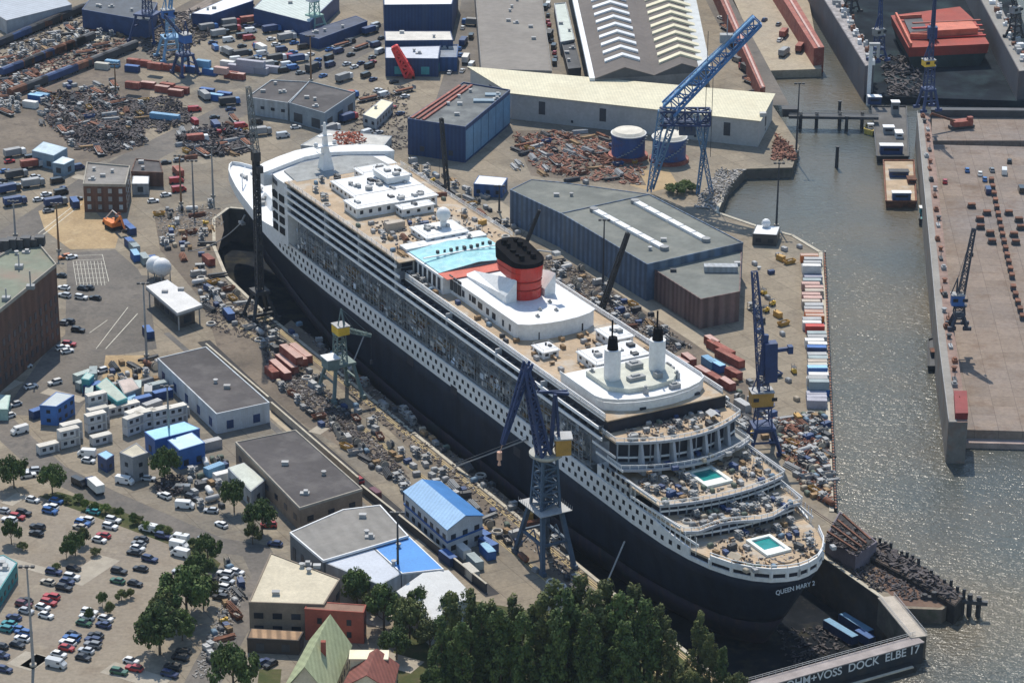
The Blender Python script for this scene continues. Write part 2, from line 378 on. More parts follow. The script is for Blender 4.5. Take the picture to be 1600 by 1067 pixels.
for l in(31.6,32.3,41.2,41.9,-33,-33.7,-44,-44.7):srail(mb,l,-125 if l>0 else -100,150,.22,.006,.16)
mb.build('crane_rails',railm)['kind']='structure'
mb=MB();srail(mb,31.95,-125,150,1.6,.004,.05);srail(mb,41.55,-125,150,1.5,.004,.05);srail(mb,-33.35,-100,150,1.6,.004,.05)
mb.build('rail_bed',gold)['kind']='structure'
mb=MB();srail(mb,64.6,-40,148,1.9,.004,.04);mb.build('cable_trench',dconc)['kind']='structure'
# railway yard at the far left: ballast, sleepers band and rails
bal=ground_mat('railway_ballast',(.17,.14,.115),(.13,.115,.1),(.2,.16,.12),patch=.05)
strip('railway_ballast',[(-40,172),(60,130),(150,95),(240,50),(330,0)],16,bal,.022)
for k in range(4):
    a=[(-40,168+k*5),(60,126+k*5),(150,91+k*4.5),(240,47+k*4),(330,-3+k*4)]
    strip('railway_track',a,1.5,railm,.03)
hz=MB();hz.box(-4200,-80,-16,4200,6200,352);hm=bpy.data.materials.new('haze_air');hm.use_nodes=True;hn=hm.node_tree.nodes
hn.remove(hn['Principled BSDF']);pv=hn.new('ShaderNodeVolumePrincipled');pv.inputs['Color'].default_value=(.62,.78,1,1);pv.inputs['Density'].default_value=.00003;pv.inputs['Anisotropy'].default_value=.1
hm.node_tree.links.new(pv.outputs[0],hn['Material Output'].inputs['Volume']);ho=hz.build('haze',hm);ho['kind']='stuff'
strip('drain_channel',[(318,533),(424,632),(562,752),(660,835),(770,930)],4.2,M('channel_dark',(.035,.034,.036),.9,noise=.4),.034)
strip('pavement',[(424,640),(500,706),(572,770)],5.2,M('pale_pavement',(.4,.34,.25),.9,noise=.15,scale=.3),.03)
strip('quay_road',[(770,318),(850,372),(960,442),(1100,534),(1180,590)],7,M('quay_road_tan',(.33,.28,.21),.9,noise=.18,scale=.2),.03)
for nm_,mt_ in(('pale_repair_patch',M('patch_pale',(.36,.32,.26),.9,noise=.15,scale=.3)),('dark_repair_patch',M('patch_dark',(.13,.12,.108),.9,noise=.2,scale=.3))):
    mb=MB();rr=random.Random(len(nm_))
    for k in range(70):
        u,v=rr.uniform(-20,1250),rr.uniform(20,1060);x,y=G(u,v);s_=((x-SC[0])*sf[0]+(y-SC[1])*sf[1],(x-SC[0])*sl[0]+(y-SC[1])*sl[1])
        if abs(s_[1])<36 and -140<s_[0]<260 or (u>1090 and v<420) or s_[1]<-44+ (0 if s_[0]>-20 else 8):continue
        a,b_=rr.uniform(1.5,9),rr.uniform(1.2,4);t=-.5+rr.choice((0,1.57));c_,q_=math.cos(t),math.sin(t);z_=.05 if 'pale' in nm_ else .046
        mb.add([(x+c_*p-q_*r,y+q_*p+c_*r,z_) for p,r in((-a,-b_),(a,-b_),(a,b_),(-a,b_))],[(0,1,2,3)])
    mb.build(nm_,mt_)['kind']='structure'
strip('flood_wall_path',[(-40,118),(100,78),(170,55),(226,36)],4.5,kerb,.03)
# ---------------- cruise ship (local x = forward, y = port) ----------------
ship=thing('cruise_ship','huge black and white ocean liner with red funnel standing in the dry dock','ship',(SC[0],SC[1],0),math.pi/2+HD)
hullm=M('navy_black_hull',(.01,.016,.032),.6,noise=.3,scale=.08,stain=((.02,.026,.04),.16,.7),wave=(-HD,6.5,.12),streak=((.022,.028,.042),.5,.5),spec=.2)
anti=M('antifouling_red',(.026,.016,.028),.8,streak=((.06,.03,.025),.4,.6),noise=.5,scale=.08,stain=((.02,.03,.025),.15,.8))
railw=M('rail_white',(.86,.87,.88),.5,noise=.04)
fascg=M('fascia_shade_grey',(.34,.37,.42),.6,noise=.12,scale=.3)  # shade on the white aft terrace edges painted in as grey-blue
shipw=M('ship_white',(.72,.73,.74),.5,noise=.06,scale=.1,stain=((.52,.5,.47),.3,.14))
cabin=M('balcony_glass',(.018,.022,.035),.4,noise=.4,scale=.35,spec=.2)
HW=[(-112.5,0.01),(-112,3.2),(-110.5,7),(-107.5,10.6),(-103,14),(-97,16.6),(-90,18.4),(-80,19.8),(-65,20.5),(-20,20.5),(60,20.5),(120,20.4),(142,19.7),(160,18.3),(175,16.6),(190,14.4),(205,11.9),(217,9.6),(228,6.8),(235,4.6),(240,2.2),(242,.4)]
def hw(s,z=15):
    for i in range(len(HW)-1):
        if HW[i][0]<=s<=HW[i+1][0]:
            t=(s-HW[i][0])/(HW[i+1][0]-HW[i][0]);return HW[i][1]+(HW[i+1][1]-HW[i][1])*t
    return 0.01
def lower(s,z):
    """half width of the hull below the deck edge: narrowing towards keel, bow and stern"""
    k=(15-z)/25.
    w0=hw(s)
    if s>100:w0*=1-(min(1,(s-100)/135))**1.0*k**.6*.85
    if s<-40:w0*=1-((-40-s)/72.)*k*.7
    if k>.85:w0*=1-(k-.85)*1.2
    return max(w0,.02)
def outline(ss,fn):return [(s,fn(s)) for s in ss]+[(s,-fn(s)) for s in reversed(ss)]
SS=[h[0] for h in HW]
def ring(ss,z,fn,xs=lambda s:s):return [(xs(s),fn(s),z) for s in ss]+[(xs(s),-fn(s),z) for s in reversed(ss)]
def rake(z):
    k=max(0,(15-z)/25.)
    return lambda s:s-(max(0,(s-150)/92.)**2)*26*k+(max(0,(-70-s)/42.)**2)*14*k
zs=[15,11,6,1,-1]
mb=MB();mb.loft([ring(SS,z,lambda s,z=z:lower(s,z),rake(z)) for z in zs]);mb.build('hull',hullm,ship,True)
mb=MB();mb.loft([ring(SS,z,lambda s,z=z:lower(s,z)+.0,rake(z)) for z in(-1.02,-5,-8.5,-10)]);mb.build('hull_bottom',anti,ship,True)
# keel blocks under the ship are hidden; white strake between black hull and boat deck
def zt(s): # top of the white strake
    return 21.2 if -70<s<168 else (21.2-min(1,(s-168)/14.)*2.4 if s>=168 else 21.2-min(1,(-70-s)/28.)*4.0)
FS=sorted(set(SS+[-75,-85,168,172,178,182,100,20,-40]))
FS=[s for s in FS if s>=-93]
def strake(fs,zb,ztop,off=.0,th=.5):
    mb=MB()
    for sg in(1,-1):
        for i in range(len(fs)-1):
            a,b=fs[i],fs[i+1]
            def q(s,z,o):return(s,sg*max(hw(s)+o,.02),z)
            za,zb2=ztop(a),ztop(b)
            vs=[q(a,zb,off),q(b,zb,off),q(b,zb2,off),q(a,za,off),q(a,zb,off-th),q(b,zb,off-th),q(b,zb2,off-th),q(a,za,off-th)]
            mb.add(vs,[(0,1,2,3),(7,6,5,4),(3,2,6,7),(0,4,5,1),(1,5,6,2),(3,7,4,0)])
    return mb
strake(FS,15.01,zt,.04).build('white_strake',shipw,ship)
# bow deck and boat deck floors
mb=MB();fs=[s for s in FS if s>=160];mb.prism(outline(fs,lambda s:max(hw(s)-.5,.05)),15.6,17.6);mb.build('fore_deck',shipw,ship)
mb=MB();fs=[s for s in FS if -60<=s<=168];mb.prism(outline(fs,lambda s:hw(s)-.5),15.2,21.0);mb.build('boat_deck',M('boat_deck_paint',(.3,.31,.31),.8,noise=.25),ship)
# foredeck machinery (parts of the ship)
mb=MB();mb.frust([(192,-8),(205,-6),(205,6),(192,8)],[(194,-6),(203,-5),(203,5),(194,6)],17.6,20.5);mb.build('breakwater',shipw,ship)
for (s,l) in((212,3),(212,-3),(222,0),(199,8),(199,-8)):
    mb=MB();mb.cyl(s,l,17.6,18.6,1.0,10);mb.cyl(s,l,18.6,18.9,1.3,10);mb.build('mooring_winch',grey,ship)
for l in(2,-2):
    mb=MB();mb.box(226,l-.5,17.6,230,l+.5,18.4);mb.cyl(225,l,17.6,19.2,.35,8);mb.build('bollard_post',lgrey,ship)
mb=MB();mb.tube((218,6.8,17.6),(218,6.8,23),.2);mb.tube((218,6.8,22.5),(224,3,22.8),.15);mb.build('deck_crane',shipw,ship)
# strake windows: two rows per side. The 100 that show largest (nearest, port side) are single parts
wl=[]
for r,zc in enumerate((17.0,19.4)):
    s=-86+r*1.6
    while s<165:
        if zt(s)>zc+1.0:wl.append((s,zc))
        s+=3.35
wl+=[(-50-2.6*i,zc) for zc in(22.6,25.2) for i in range(6)]
wl.sort()
wdark=M('porthole_dark',(.012,.014,.02),.7,noise=.2,spec=.15)
mb0=MB();mb0.box(-.62,-.05,-.62,.62,.05,.62)
proto=None;rest=MB()
for i,(s,zc) in enumerate(wl):
    d=math.atan2(hw(s+1)-hw(s-1),2)
    y=hw(s)+.06
    if i<92:
        if proto is None:
            o=proto=mb0.build('window',wdark,ship)
        else:
            o=proto.copy();C.objects.link(o);o.parent=ship
        o.location=(s,y,zc);o.rotation_euler=(0,0,d)
    else:
        c,sn=math.cos(d),math.sin(d);rest.add([(s+a*c-b*sn,y+a*sn+b*c,zc+e) for a,b,e in mb0.v],mb0.f)
    rest.add([(s+a,-y+b,zc+e) for a,b,e in mb0.v],mb0.f)
tag(rest.build('window_row',wdark,ship),kind='stuff')
# hull doors and marks on the black side
mb=MB()
for s,z in((35,13.2),(63,12.),(-3,9.)):mb.box(s-2,20.42,z,s+2,20.56,z+2.6)
mb.build('hull_door',M('hull_door_paint',(.02,.025,.04),.5),ship)
# anchor with hanging chain at the bow
mb=MB();mb.tube((205,11.8,12.6),(207.5,11.9,9.5),.35,6);mb.box(206,11.2,8.6,209,12.6,9.4);mb.build('anchor',grey,ship)
# recessed boat deck: inner wall, pillars, davits
mb=MB();mb.box(-46,-16.2,21.,150,16.2,32.);mb.build('promenade_wall',M('promenade_wall_paint',(.24,.27,.32),.7,noise=.3,scale=.3),ship)
mb=MB()
for sg in(1,-1):
    for k in range(30):
        s=-42+k*6.4;mb.beam((s,sg*19.6,21),(s,sg*19.6,31.9),.22);mb.beam((s,sg*16.4,28.5),(s,sg*20.2,25),.2);mb.beam((s,sg*16.3,31),(s,sg*20,28.6),.2)
    mb.box(-44,sg*20.2-.1,22.0,150,sg*20.2+.1,22.15)
mb.build('davit',grey,ship)
# balcony decks: dark cabin wall, white slab edge + rail for every deck
def balcony(s0,s1,z,wd,dh=2.4,rail=1.05):
    mb=MB();mb.box(s0,-wd+.25,z-.2,s1,wd-.25,z);mb.build('deck_slab',M('slab_grey',(.2,.22,.25),.7),ship)
    mb=MB()
    for sg in(1,-1):mb.box(s0,sg*(wd-.06)-.17,z+.18,s1,sg*(wd-.06)+.17,z+rail)
    mb.build('balcony_rail',railw,ship)
    mb=MB()
    n=int((s1-s0)/4.0)
    for sg in(1,-1):
        for k in range(n+1):
            s=s0+.2+k*(s1-s0-.4)/n;a,b=sorted((sg*(wd-1.9),sg*(wd-.25)));mb.box(s-.06,a,z+.0,s+.06,b,z+dh)
    tag(mb.build('balcony_divider',M('divider_grey',(.12,.135,.16),.6),ship),kind='stuff')
DZ=2.62
# aft/mid block: two flush rows (A,B); forward block: four rows up to deck 41
for i,(s0,s1) in enumerate(((-49,152),(-47,152),(70,152),(72,152))):
    z=31.95+i*DZ;balcony(s0,s1,z,20.5,1.0 if i==1 else 2.3)
mb=MB();mb.box(-48.6,-18.5,32.,152,18.5,37.0);mb.build('cabin_wall',cabin,ship)
mb=MB();mb.box(72.2,-18.5,37.01,152,18.5,42.1);mb.build('cabin_wall',cabin,ship)
# cross bulkheads that break the long balcony rows
mb=MB()
for s in(122,98,73,40,10,-16):
    for sg in(1,-1):
        a,b=sorted((sg*18.4,sg*20.62));mb=MB();mb.box(s-.22,a,31.6,s+.22,b-.12,36.8 if s<70 else 42.2);mb.build('bulkhead',M('bulkhead_grey',(.4,.42,.45),.6),ship)
mb=MB();mb.box(70,-20.5,42.1,152,20.5,42.45);mb.build('upper_deck',tan,ship)
mb=MB();mb.box(-48.5,-18.6,37.02,71.9,18.6,37.35);mb.build('sun_deck',tan,ship)
mb=MB()
for sg in(1,-1):
    for zz,hh in((36.7,.5),(37.5,.35),(38.15,.3),(38.75,.2)):mb.box(-47,sg*18.5-.14,zz,70,sg*18.5+.14,zz+hh)
    for zz in(42.75,43.15,43.6):mb.box(74,sg*20.2-.05,zz,150,sg*20.2+.05,zz+.12)
    for k in range(60):
        s=-47+k*3.32
        z=37.3 if s<71 else 42.45;y=18.3 if s<71 else 20.2;mb.box(s-.05,sg*y-.05,z,s+.05,sg*y+.05,z+1.4)
mb.build('deck_railing',shipw,ship)
# forward superstructure with curved bridge front
FR=[(150,20.5),(157,20.7),(163,20),(167.5,16.5),(171.5,11),(174,5),(174.6,0)]
def sym(p):return p+[(s,-l) for s,l in reversed(p) if l>.01]
mb=MB();mb.prism([(s,l) for s,l in sym(FR)],20.9,42.0);mb.build('bridge_block',shipw,ship)
mb=MB()
for z in(24,27.6,31.2,35.):
    for s in(152.2,157.2):mb.box(s,20.2,z,s+3.6,20.85,z+2.3)
mb.build('side_opening',wdark,ship)
def band(pts,z0,z1,o,mbx):
    for a,b in zip(pts,pts[1:]):
        d=Vector((b[0]-a[0],b[1]-a[1])).normalized();n=Vector((-d.y,d.x))*o;n=n if n.dot(Vector((a[0]-150,a[1])))>0 else -n
        mbx.add([(a[0]+n.x,a[1]+n.y,z0),(b[0]+n.x,b[1]+n.y,z0),(b[0]+n.x,b[1]+n.y,z1),(a[0]+n.x,a[1]+n.y,z1)],[(0,1,2,3)])
fr=sym(FR)
mb=MB()
for z in(25,28.4,31.8,35.2):band(fr[2:-2],z,z+1.2,.08,mb)
band(fr[1:-1],39.4,41.0,.1,mb);mb.build('front_window_band',glass,ship)
BW=[(161,23.6),(167,23.6),(170,19.5),(173.5,12.5),(176.3,5.5),(177,0)];BI=[(161,23.5),(161.5,22),(163,19),(166,12.5),(169,5.5),(169.5,0)]
mb=MB();poly=sym(BW)+[(s,l) for s,l in reversed(sym(BI))][1:-1]
o_=MB()
n=len(sym(BW));A=sym(BW);B=sym(BI)
vs=[(s,l,42.2) for s,l in A]+[(s,l,42.2) for s,l in B]+[(s,l,43.4) for s,l in A]+[(s,l,43.4) for s,l in B]
f=[]
for i in range(n-1):f+=[(i,i+1,n+i+1,n+i),(2*n+i,2*n+i+1,3*n+i+1,3*n+i),(i,i+1,2*n+i+1,2*n+i),(n+i,n+i+1,3*n+i+1,3*n+i)]
f+=[(0,n,3*n,2*n),(n-1,2*n-1,4*n-1,3*n-1)]
mb=MB();mb.add(vs,f);mb.build('bridge_roof',shipw,ship)
mb=MB();mb.prism([(150,-17),(162,-16),(166.5,-8),(167.5,0),(166.5,8),(162,16),(150,17)],42.0,42.5);mb.build('bridge_top_deck',M('grey_deck',(.28,.29,.29),.8,noise=.25),ship)
for sg in(1,-1):
    mb=MB();mb.box(161.2,sg*22-1.5,38.6,167,sg*22+1.5,42.2);mb.build('bridge_wing',shipw,ship)
# forward mast with radar arms
mt=MB();mt.frust([(155.5,1),(160,1),(160,5),(155.5,5)],[(157.2,2.2),(159,2.2),(159,3.8),(157.2,3.8)],42.4,50);mt.frust([(157.2,2.2),(159,2.2),(159,3.8),(157.2,3.8)],[(157.9,2.7),(158.5,2.7),(158.5,3.3),(157.9,3.3)],50,58)
mo=mt.build('mast',shipw,ship)
mb=MB();mb.box(156.5,-.8,50,159.5,6.8,50.4);mb.box(157.2,.6,53.4,158.9,5.4,53.7);mb.box(157,1,47.4,160.6,5,47.7);mb.build('radar_arm',shipw,mo)
for y in(-.3,6.3,3):
    mb=MB();mb.dome(158,y,51. if y!=3 else 48.6,.75,10);mb.build('radar_dome',shipw,mo)
# white deckhouses forward (parts of the ship)
def house(s0,s1,l0,l1,z0,h,name='deckhouse',roofm=shipw,wall=shipw,win=True):
    mb=MB();mb.box(s0,l0,z0,s1,l1,z0+h);o=mb.build(name,wall,ship)
    mb=MB();mb.box(s0-.35,l0-.35,z0+h,s1+.35,l1+.35,z0+h+.3);mb.build('house_roof',roofm,o)
    for k in range(int((s1-s0)*(l1-l0)/38)+1):
        a,c=R.uniform(s0+1,s1-2.5),R.uniform(l0+1,l1-2.5)
        mb=MB();mb.cbox(a,c,z0+h+.3,R.uniform(.8,2.2),R.uniform(.8,2.),R.uniform(.4,1.1));mb.cyl(a+1.2,c+.6,z0+h+.3,z0+h+1.,.3,8);mb.build('roof_plant',R.choice((grey,lgrey,lgrey,dark)),o)
    mb=MB()
    for a,c,e,f_ in((s0,l0,s1,l0),(s1,l0,s1,l1),(s1,l1,s0,l1),(s0,l1,s0,l0)):mb.beam((a,c,z0+h+1.1),(e,f_,z0+h+1.1),.08);mb.beam((a,c,z0+h+.3),(a,c,z0+h+1.1),.08)
    mb.build('roof_railing',lgrey,o)
    if win:
        mb=MB();n=max(2,int((s1-s0)/3))
        for k in range(n):
            s=s0+(k+.3)*(s1-s0)/n;mb.box(s,l1-.1,z0+h*.45,s+1.1,l1+.06,z0+h*.8)
        for k in range(max(2,int((l1-l0)/3))):
            y=l0+(k+.3)*(l1-l0)/max(2,int((l1-l0)/3));mb.box(s0-.06,y,z0+h*.4,s0+.1,y+1.1,z0+h*.8)
        mb.build('house_window',glass,o)
    return o
house(121,139,-14,10,42.45,2.3);house(127,137,-12,-4,45.4,1.8,win=False)
house(110,119,-13,15,42.45,3.0);house(104.5,109,-9,2,42.45,2.4)
house(140,147,-12,-2,42.45,2.2)
mb=MB();mb.cyl(126,3,45.3,46.2,1.2,10);mb.cyl(133,6,45.3,46.0,.8,10);mb.build('roof_vent',lgrey,ship)
# satellite dome house and white platform ahead of the pool house
house(80,91,-8,6,42.45,1.6);
mb=MB();mb.cyl(87,-3.2,44.3,46.6,1.,12);mb.dome(87,-3.2,48.3,2.25,16);mb.build('satellite_dome',shipw,ship,True)
# pool house with pale blue glass roof
mb=MB();mb.box(52.5,-12.6,37.3,77,15.,42.6);mb.build('pool_house',shipw,ship)
tg=M('teal_glass_roof',(.33,.62,.66),.25,noise=.2,scale=.3,spec=.5,stain=((.55,.75,.75),.4,.5))
mb=MB();mb.gable([(56,-12.2),(76,-12.2),(76,14.2),(56,14.2)],42.7,43.9,0,th=.18);mb.build('glass_roof',tg,ship)
mb=MB();mb.box(76.4,-12.6,42.7,81,14.9,43.5);mb.box(65.7,-12.4,43.95,66.3,14.4,44.2);mb.build('roof_beam',shipw,ship)
mb=MB();mb.box(50.2,-12.3,42.62,56,14.7,42.75);mb.build('red_roof_strip',M('red_deck',(.55,.13,.09),.7,noise=.2),ship)
mb=MB()
for i in range(9):
    mb.box(66.5+R.uniform(-.5,.8),-9+i*2.2,44.2,67.3+R.uniform(-.3,.5),-8.2+i*2.2,45.2)
tag(mb.build('deck_chair',dark,ship),kind='stuff')
for i in range(9):
    mb=MB();s=54+i*3.0;mb.box(s,14.85,38.2,s+1.7,15.1,41.9);mb.build('window',glass,ship)
# funnel housing: long white deckhouse, rounded aft end
FH=[(8.2,0),(8.6,5),(9.8,9.6),(11.5,12.3),(56,12.3)]
pl=[(s,l) for s,l in FH[::-1]]+[(s,-l) for s,l in FH[1:]]
mb=MB();mb.prism(pl,37.3,42.);fh=mb.build('funnel_house',shipw,ship)
mb=MB();mb.prism(inset(ccw([(s+.2 if False else s,l) for s,l in pl]),-.35),42.,42.3);mb.build('house_roof',shipw,fh)
for s,l in((17,1.5),(14.6,-2.5),(13,4.5),(21,-4)):
    mb=MB();mb.box(s,l,42.3,s+1.3,l+.8,42.8);mb.cyl(s+.6,l+.4,42.8,43.2,.3,8);mb.build('roof_vent',grey,fh)
for s in(52.2,49.6,47.):
    mb=MB();mb.box(s-1.0,12.2,38.6,s+.9,12.6,43.0);mb.build('louvre',dark,fh)
for s,z,l_ in((44,38.9,1.4),(40,39.2,1.),(37,39.2,2.4),(33,38.8,2.6),(29,38.6,1.6),(25,38.5,2.),(20,38.4,1.),(16,38.4,1.)):
    mb=MB();mb.box(s,12.22,z,s+l_,12.4,z+1.9);mb.build('window',glass,fh)
for a in(-7,-3.6,4,6.6):
    mb=MB();x=8.45+abs(a)*.13;mb.box(x-.25,a-.5,37.4,x+.2,a+.5,39.6);mb.build('door',glass,fh)
# funnel casing wedge and funnel
mb=MB()
for y0,y1 in((4.65,8.2),(-8.2,-4.65)):
    mb.add([(52,y0,42.3),(26.5,y0,42.3),(26.5,y0,48.8),(30,y0,48.4),(52,y0,43.2),(52,y1,42.3),(26.5,y1,42.3),(26.5,y1,44.5),(30,y1,44.5),(52,y1,42.6)],
     [(0,1,2,3,4),(9,8,7,6,5),(4,3,8,9),(3,2,7,8),(2,1,6,7),(0,4,9,5)])
mb.build('funnel_casing',shipw,fh)
redm=M('funnel_red',(.5,.028,.018),.4,noise=.1,scale=.2,coat=.2,stain=((.4,.03,.02),.3,.4));blk=M('funnel_black',(.006,.006,.008),.85,noise=.3,spec=.06)
def oblong(s0,s1,w_,z,n=8):
    p=[]
    r=min(w_,(s1-s0)/2)
    for k in range(n+1):
        t=-math.pi/2+math.pi*k/n;p.append((s1-r*.8+r*.8*math.cos(t),w_*math.sin(t),z))
    for k in range(n+1):
        t=math.pi/2+math.pi*k/n;p.append((s0+r*.8+r*.8*math.cos(t),w_*math.sin(t),z))
    return p
fn=MB();fn.loft([oblong(25.5,34.6,4.6,42.3),oblong(25.5,34.8,4.6,47.6),oblong(25.3,40.5,4.9,48.6),[(s,l,52.8+(s-25)*.02) for s,l,z in oblong(25.0,41.5,5.,55)]])
fo=fn.build('funnel',redm,ship)
mb=MB();mb.loft([[(s,l,52.3+(s-25)*-.03) for s,l,z in oblong(24.9,41.6,5.06,55.2)],[(s,l,53.6+(s-25)*.15) for s,l,z in oblong(24.8,41.9,5.1,59.0)]]);mb.build('funnel_top',blk,fo)
for z in(45.2,47.6,50.4):
    mb=MB();mb.loft([oblong(25.2,35. if z<50 else 41.2,4.66 if z<50 else 5.02,z),oblong(25.2,35. if z<50 else 41.2,4.66 if z<50 else 5.02,z+.16)]);mb.build('funnel_seam',M('seam_dark',(.22,.015,.01),.6),fo)
for i in range(10):
    mb=MB();mb.cyl(28.6+(i%5)*2.6,-1.9+(i//5)*3.8,52,54.5+(i%5)*.42+R.random()*.9,.55+R.random()*.4,10);mb.build('exhaust_pipe',blk,fo)
mb=MB();mb.tube((31,-4.6,55),(26,-8.5,55.2),.25);mb.box(25,-9,54.6,27,-7,55.6);mb.build('service_boom',lgrey,fo)
# aft round deckhouse with two stacks
def arc_house(s_f,s_a,w_,z0,z1,name,mat,par,n=9,bul=0.):
    pts=[(s_f,w_)]
    for k in range(n+1):
        t=math.pi/2*(1-2*k/n) if True else 0
        pts.append((s_a+8-8*math.cos(t),w_*math.sin(t)))
    pts.append((s_f,-w_))
    mb=MB();mb.prism(pts,z0,z1);return mb.build(name,mat,par),pts
ah,pts=arc_house(-20,-47,16.6,34.2,39.6,'aft_deckhouse',shipw,ship)
mb=MB()
pp=[(s*.995,l*1.01) for s,l in pts]
for a,b in zip(pp,pp[1:]):
    mb.beam((a[0],a[1],40.2),(b[0],b[1],40.2),.22,.9)
mb.build('parapet',shipw,ah)
mb=MB();mb.prism([(s if s>-22 else -34+(s+34)*1.09,l*1.12) for s,l in pts],33.75,34.15);mb.build('eave_slab',shipw,ah)
mb=MB();mb.prism([(-24,-11),(-24,11),(-36,11),(-40,7),(-41,0),(-40,-7),(-36,-11)],39.6,41.0);mb.build('roof_house',M('roof_greenish',(.5,.51,.45),.7,noise=.15,scale=.3),ah)
for s,l,ls,wd,hh in((-28,-2,3,4,1.4),(-35.5,2,2,5,1.1),(-27,4,2.4,2,1.8),(-37,-4,2,2,1.6),(-30.5,-11.8,4,1,1.2),(-22,-13,2,2,1.5),(-42.5,-6,1.5,3,1.2)):
    mb=MB();mb.cbox(s,l,39.6 if abs(l)>11 or s<-41 else 41.,ls,wd,hh);mb.cbox(s+.3,l,39.6+hh if abs(l)>11 or s<-41 else 41+hh,ls*.5,wd*.5,.4);mb.build('roof_plant',grey,ah)
for s,l in((-26,9.2),(-43,2.5),(-38,-10.5)):
    mb=MB();mb.box(s,l,39.6,s+1.6,l+.9,41.4);mb.cyl(s+.8,l+.5,41.4,42,.4,8);mb.build('roof_vent',grey,ah)
for k in range(7):
    t=math.pi/2*(1-2*(k+1)/8);s=-47+8-8*math.cos(t)-.06;l=16.6*math.sin(t)
    if k in(2,5):
        mb=MB();mb.cbox(s,l,36.2,.6,1.7,1.8);mb.build('window',glass,ah)
for l in(7.2,-7.0):
    mb=MB();mb.cyl(-31.6,l,39.6,49.6,2.25,18);so_=mb.build('stack',shipw,ah,False)
    mb=MB();mb.cyl(-31.6,l,49.6,53,1.55,16,1.2);mb.build('stack_top',blk,so_)
    mb=MB();mb.cyl(-31.2,l,53,57.8,.26,8);mb.build('exhaust_pipe',blk,so_)
house(-19.5,-9,-12,5,37.36,2.4);house(-6,3,-15,-8,37.36,2.2);house(-4,2,8,13,37.36,1.8)
# terraces at the stern: each deck is an outline from s_f back to a curved aft edge
def hwc(s,i=.4):return max(hw(s)-i,.05)
def terrace(s_f,s_a,z,inset_,bulge,name='terrace_deck',mat=tan,th=.5,n=10,wave=0):
    w_=hw(s_a)-inset_;pts=[]
    ss=[s_f+(s_a-s_f)*k/6 for k in range(7)]
    left=[(s,hwc(s,inset_)) for s in ss]
    aft=[]
    for k in range(1,n):
        y=w_*(1-2*k/n);aft.append((s_a-bulge*(1-(y/w_)**2)+wave*math.sin(y/w_*4.7),y))
    right=[(s,-hwc(s,inset_)) for s in reversed(ss)]
    poly=left+aft+right
    mb=MB();mb.prism(poly,z-th,z);o=mb.build(name,mat,ship)
    edge=[left[-1]]+aft+[right[0]]
    mb=MB()
    for a,b in zip(edge,edge[1:]):mb.beam((a[0],a[1],z-.1),(b[0],b[1],z-.1),.4,.75)
    mb.build('deck_fascia',fascg,o)
    mb=MB();rim=left[1:-1]+edge+right[1:-1]
    for a,b in zip(rim,rim[1:]):
        mb.beam((a[0],a[1],z+1.35),(b[0],b[1],z+1.35),.14);mb.beam((a[0],a[1],z+1.0),(b[0],b[1],z+1.0),.08)
        m_=((a[0]+b[0])/2,(a[1]+b[1])/2)
        for q in(a,m_):mb.beam((q[0],q[1],z),(q[0],q[1],z+1.35),.12)
    mb.build('deck_railing',shipw,o)
    return o,edge
def facade(s,z0,z1,w_,bulge,cols,name='terrace_front'):
    """curved dark glass front with white mullions below a terrace edge"""
    n=12;pts=[(s-bulge*(1-((1-2*k/n))**2),w_*(1-2*k/n)) for k in range(n+1)]
    mb=MB();mb.prism(pts+[(s+4,-w_),(s+4,w_)],z0,z1);o=mb.build(name,cabin,ship)
    mb=MB()
    for k in range(cols+1):
        y=w_*(1-2*k/cols);x=s-bulge*(1-(y/w_)**2)-.15;mb=MB();mb.box(x-.2,y-.13,z0,x+.2,y+.13,z1);mb.build('mullion',fascg,o)
    mb=MB()
    for zz in((z0+z1)/2,):
        for a,b in zip(pts,pts[1:]):mb.beam((a[0]-.1,a[1],zz),(b[0]-.1,b[1],zz),.5,.5)
    mb.build('balcony_slab',shipw,o)
    return o
# solid decks below terraces down to the strake
mb=MB();fs=[-62,-61,-55,-46];mb.prism(outline(fs,lambda s:hw(s)-.6),21.,24.2);mb.build('lower_block',shipw,ship)
terrace(-46,-54.5,33.75,1.0,6.2);facade(-53.5,24.6,33.2,18.4,5.6,14)
for k,(dy) in enumerate((-9.5,-5,0,5,9.5,13.5,-13.5)):   # slanting white fins on the aft front
    x=-55.2-5.0*(1-(dy/18.4)**2)
    mb=MB();mb.loft([[(x-2.2,dy-.5,25),(x+.6,dy-.5,25),(x+.6,dy+.5,25),(x-2.2,dy+.5,25)],[(x-.4,dy-.35,33.2),(x+.6,dy-.35,33.2),(x+.6,dy+.35,33.2),(x-.4,dy+.35,33.2)]]);mb.build('fin',fascg,ship)
terrace(-50,-58.6,27.6,.4,5.8,name='balcony_terrace',mat=M('grey_deck',(.28,.29,.29)))
P1,e1=terrace(-54,-76.5,24.6,.8,3.2);facade(-75.8,21.2,24.1,18.6,2.8,16)
P2,e2=terrace(-70,-86.5,21.2,.9,2.2,wave=1.5);facade(-85.4,18.2,20.7,16.6,1.9,14)
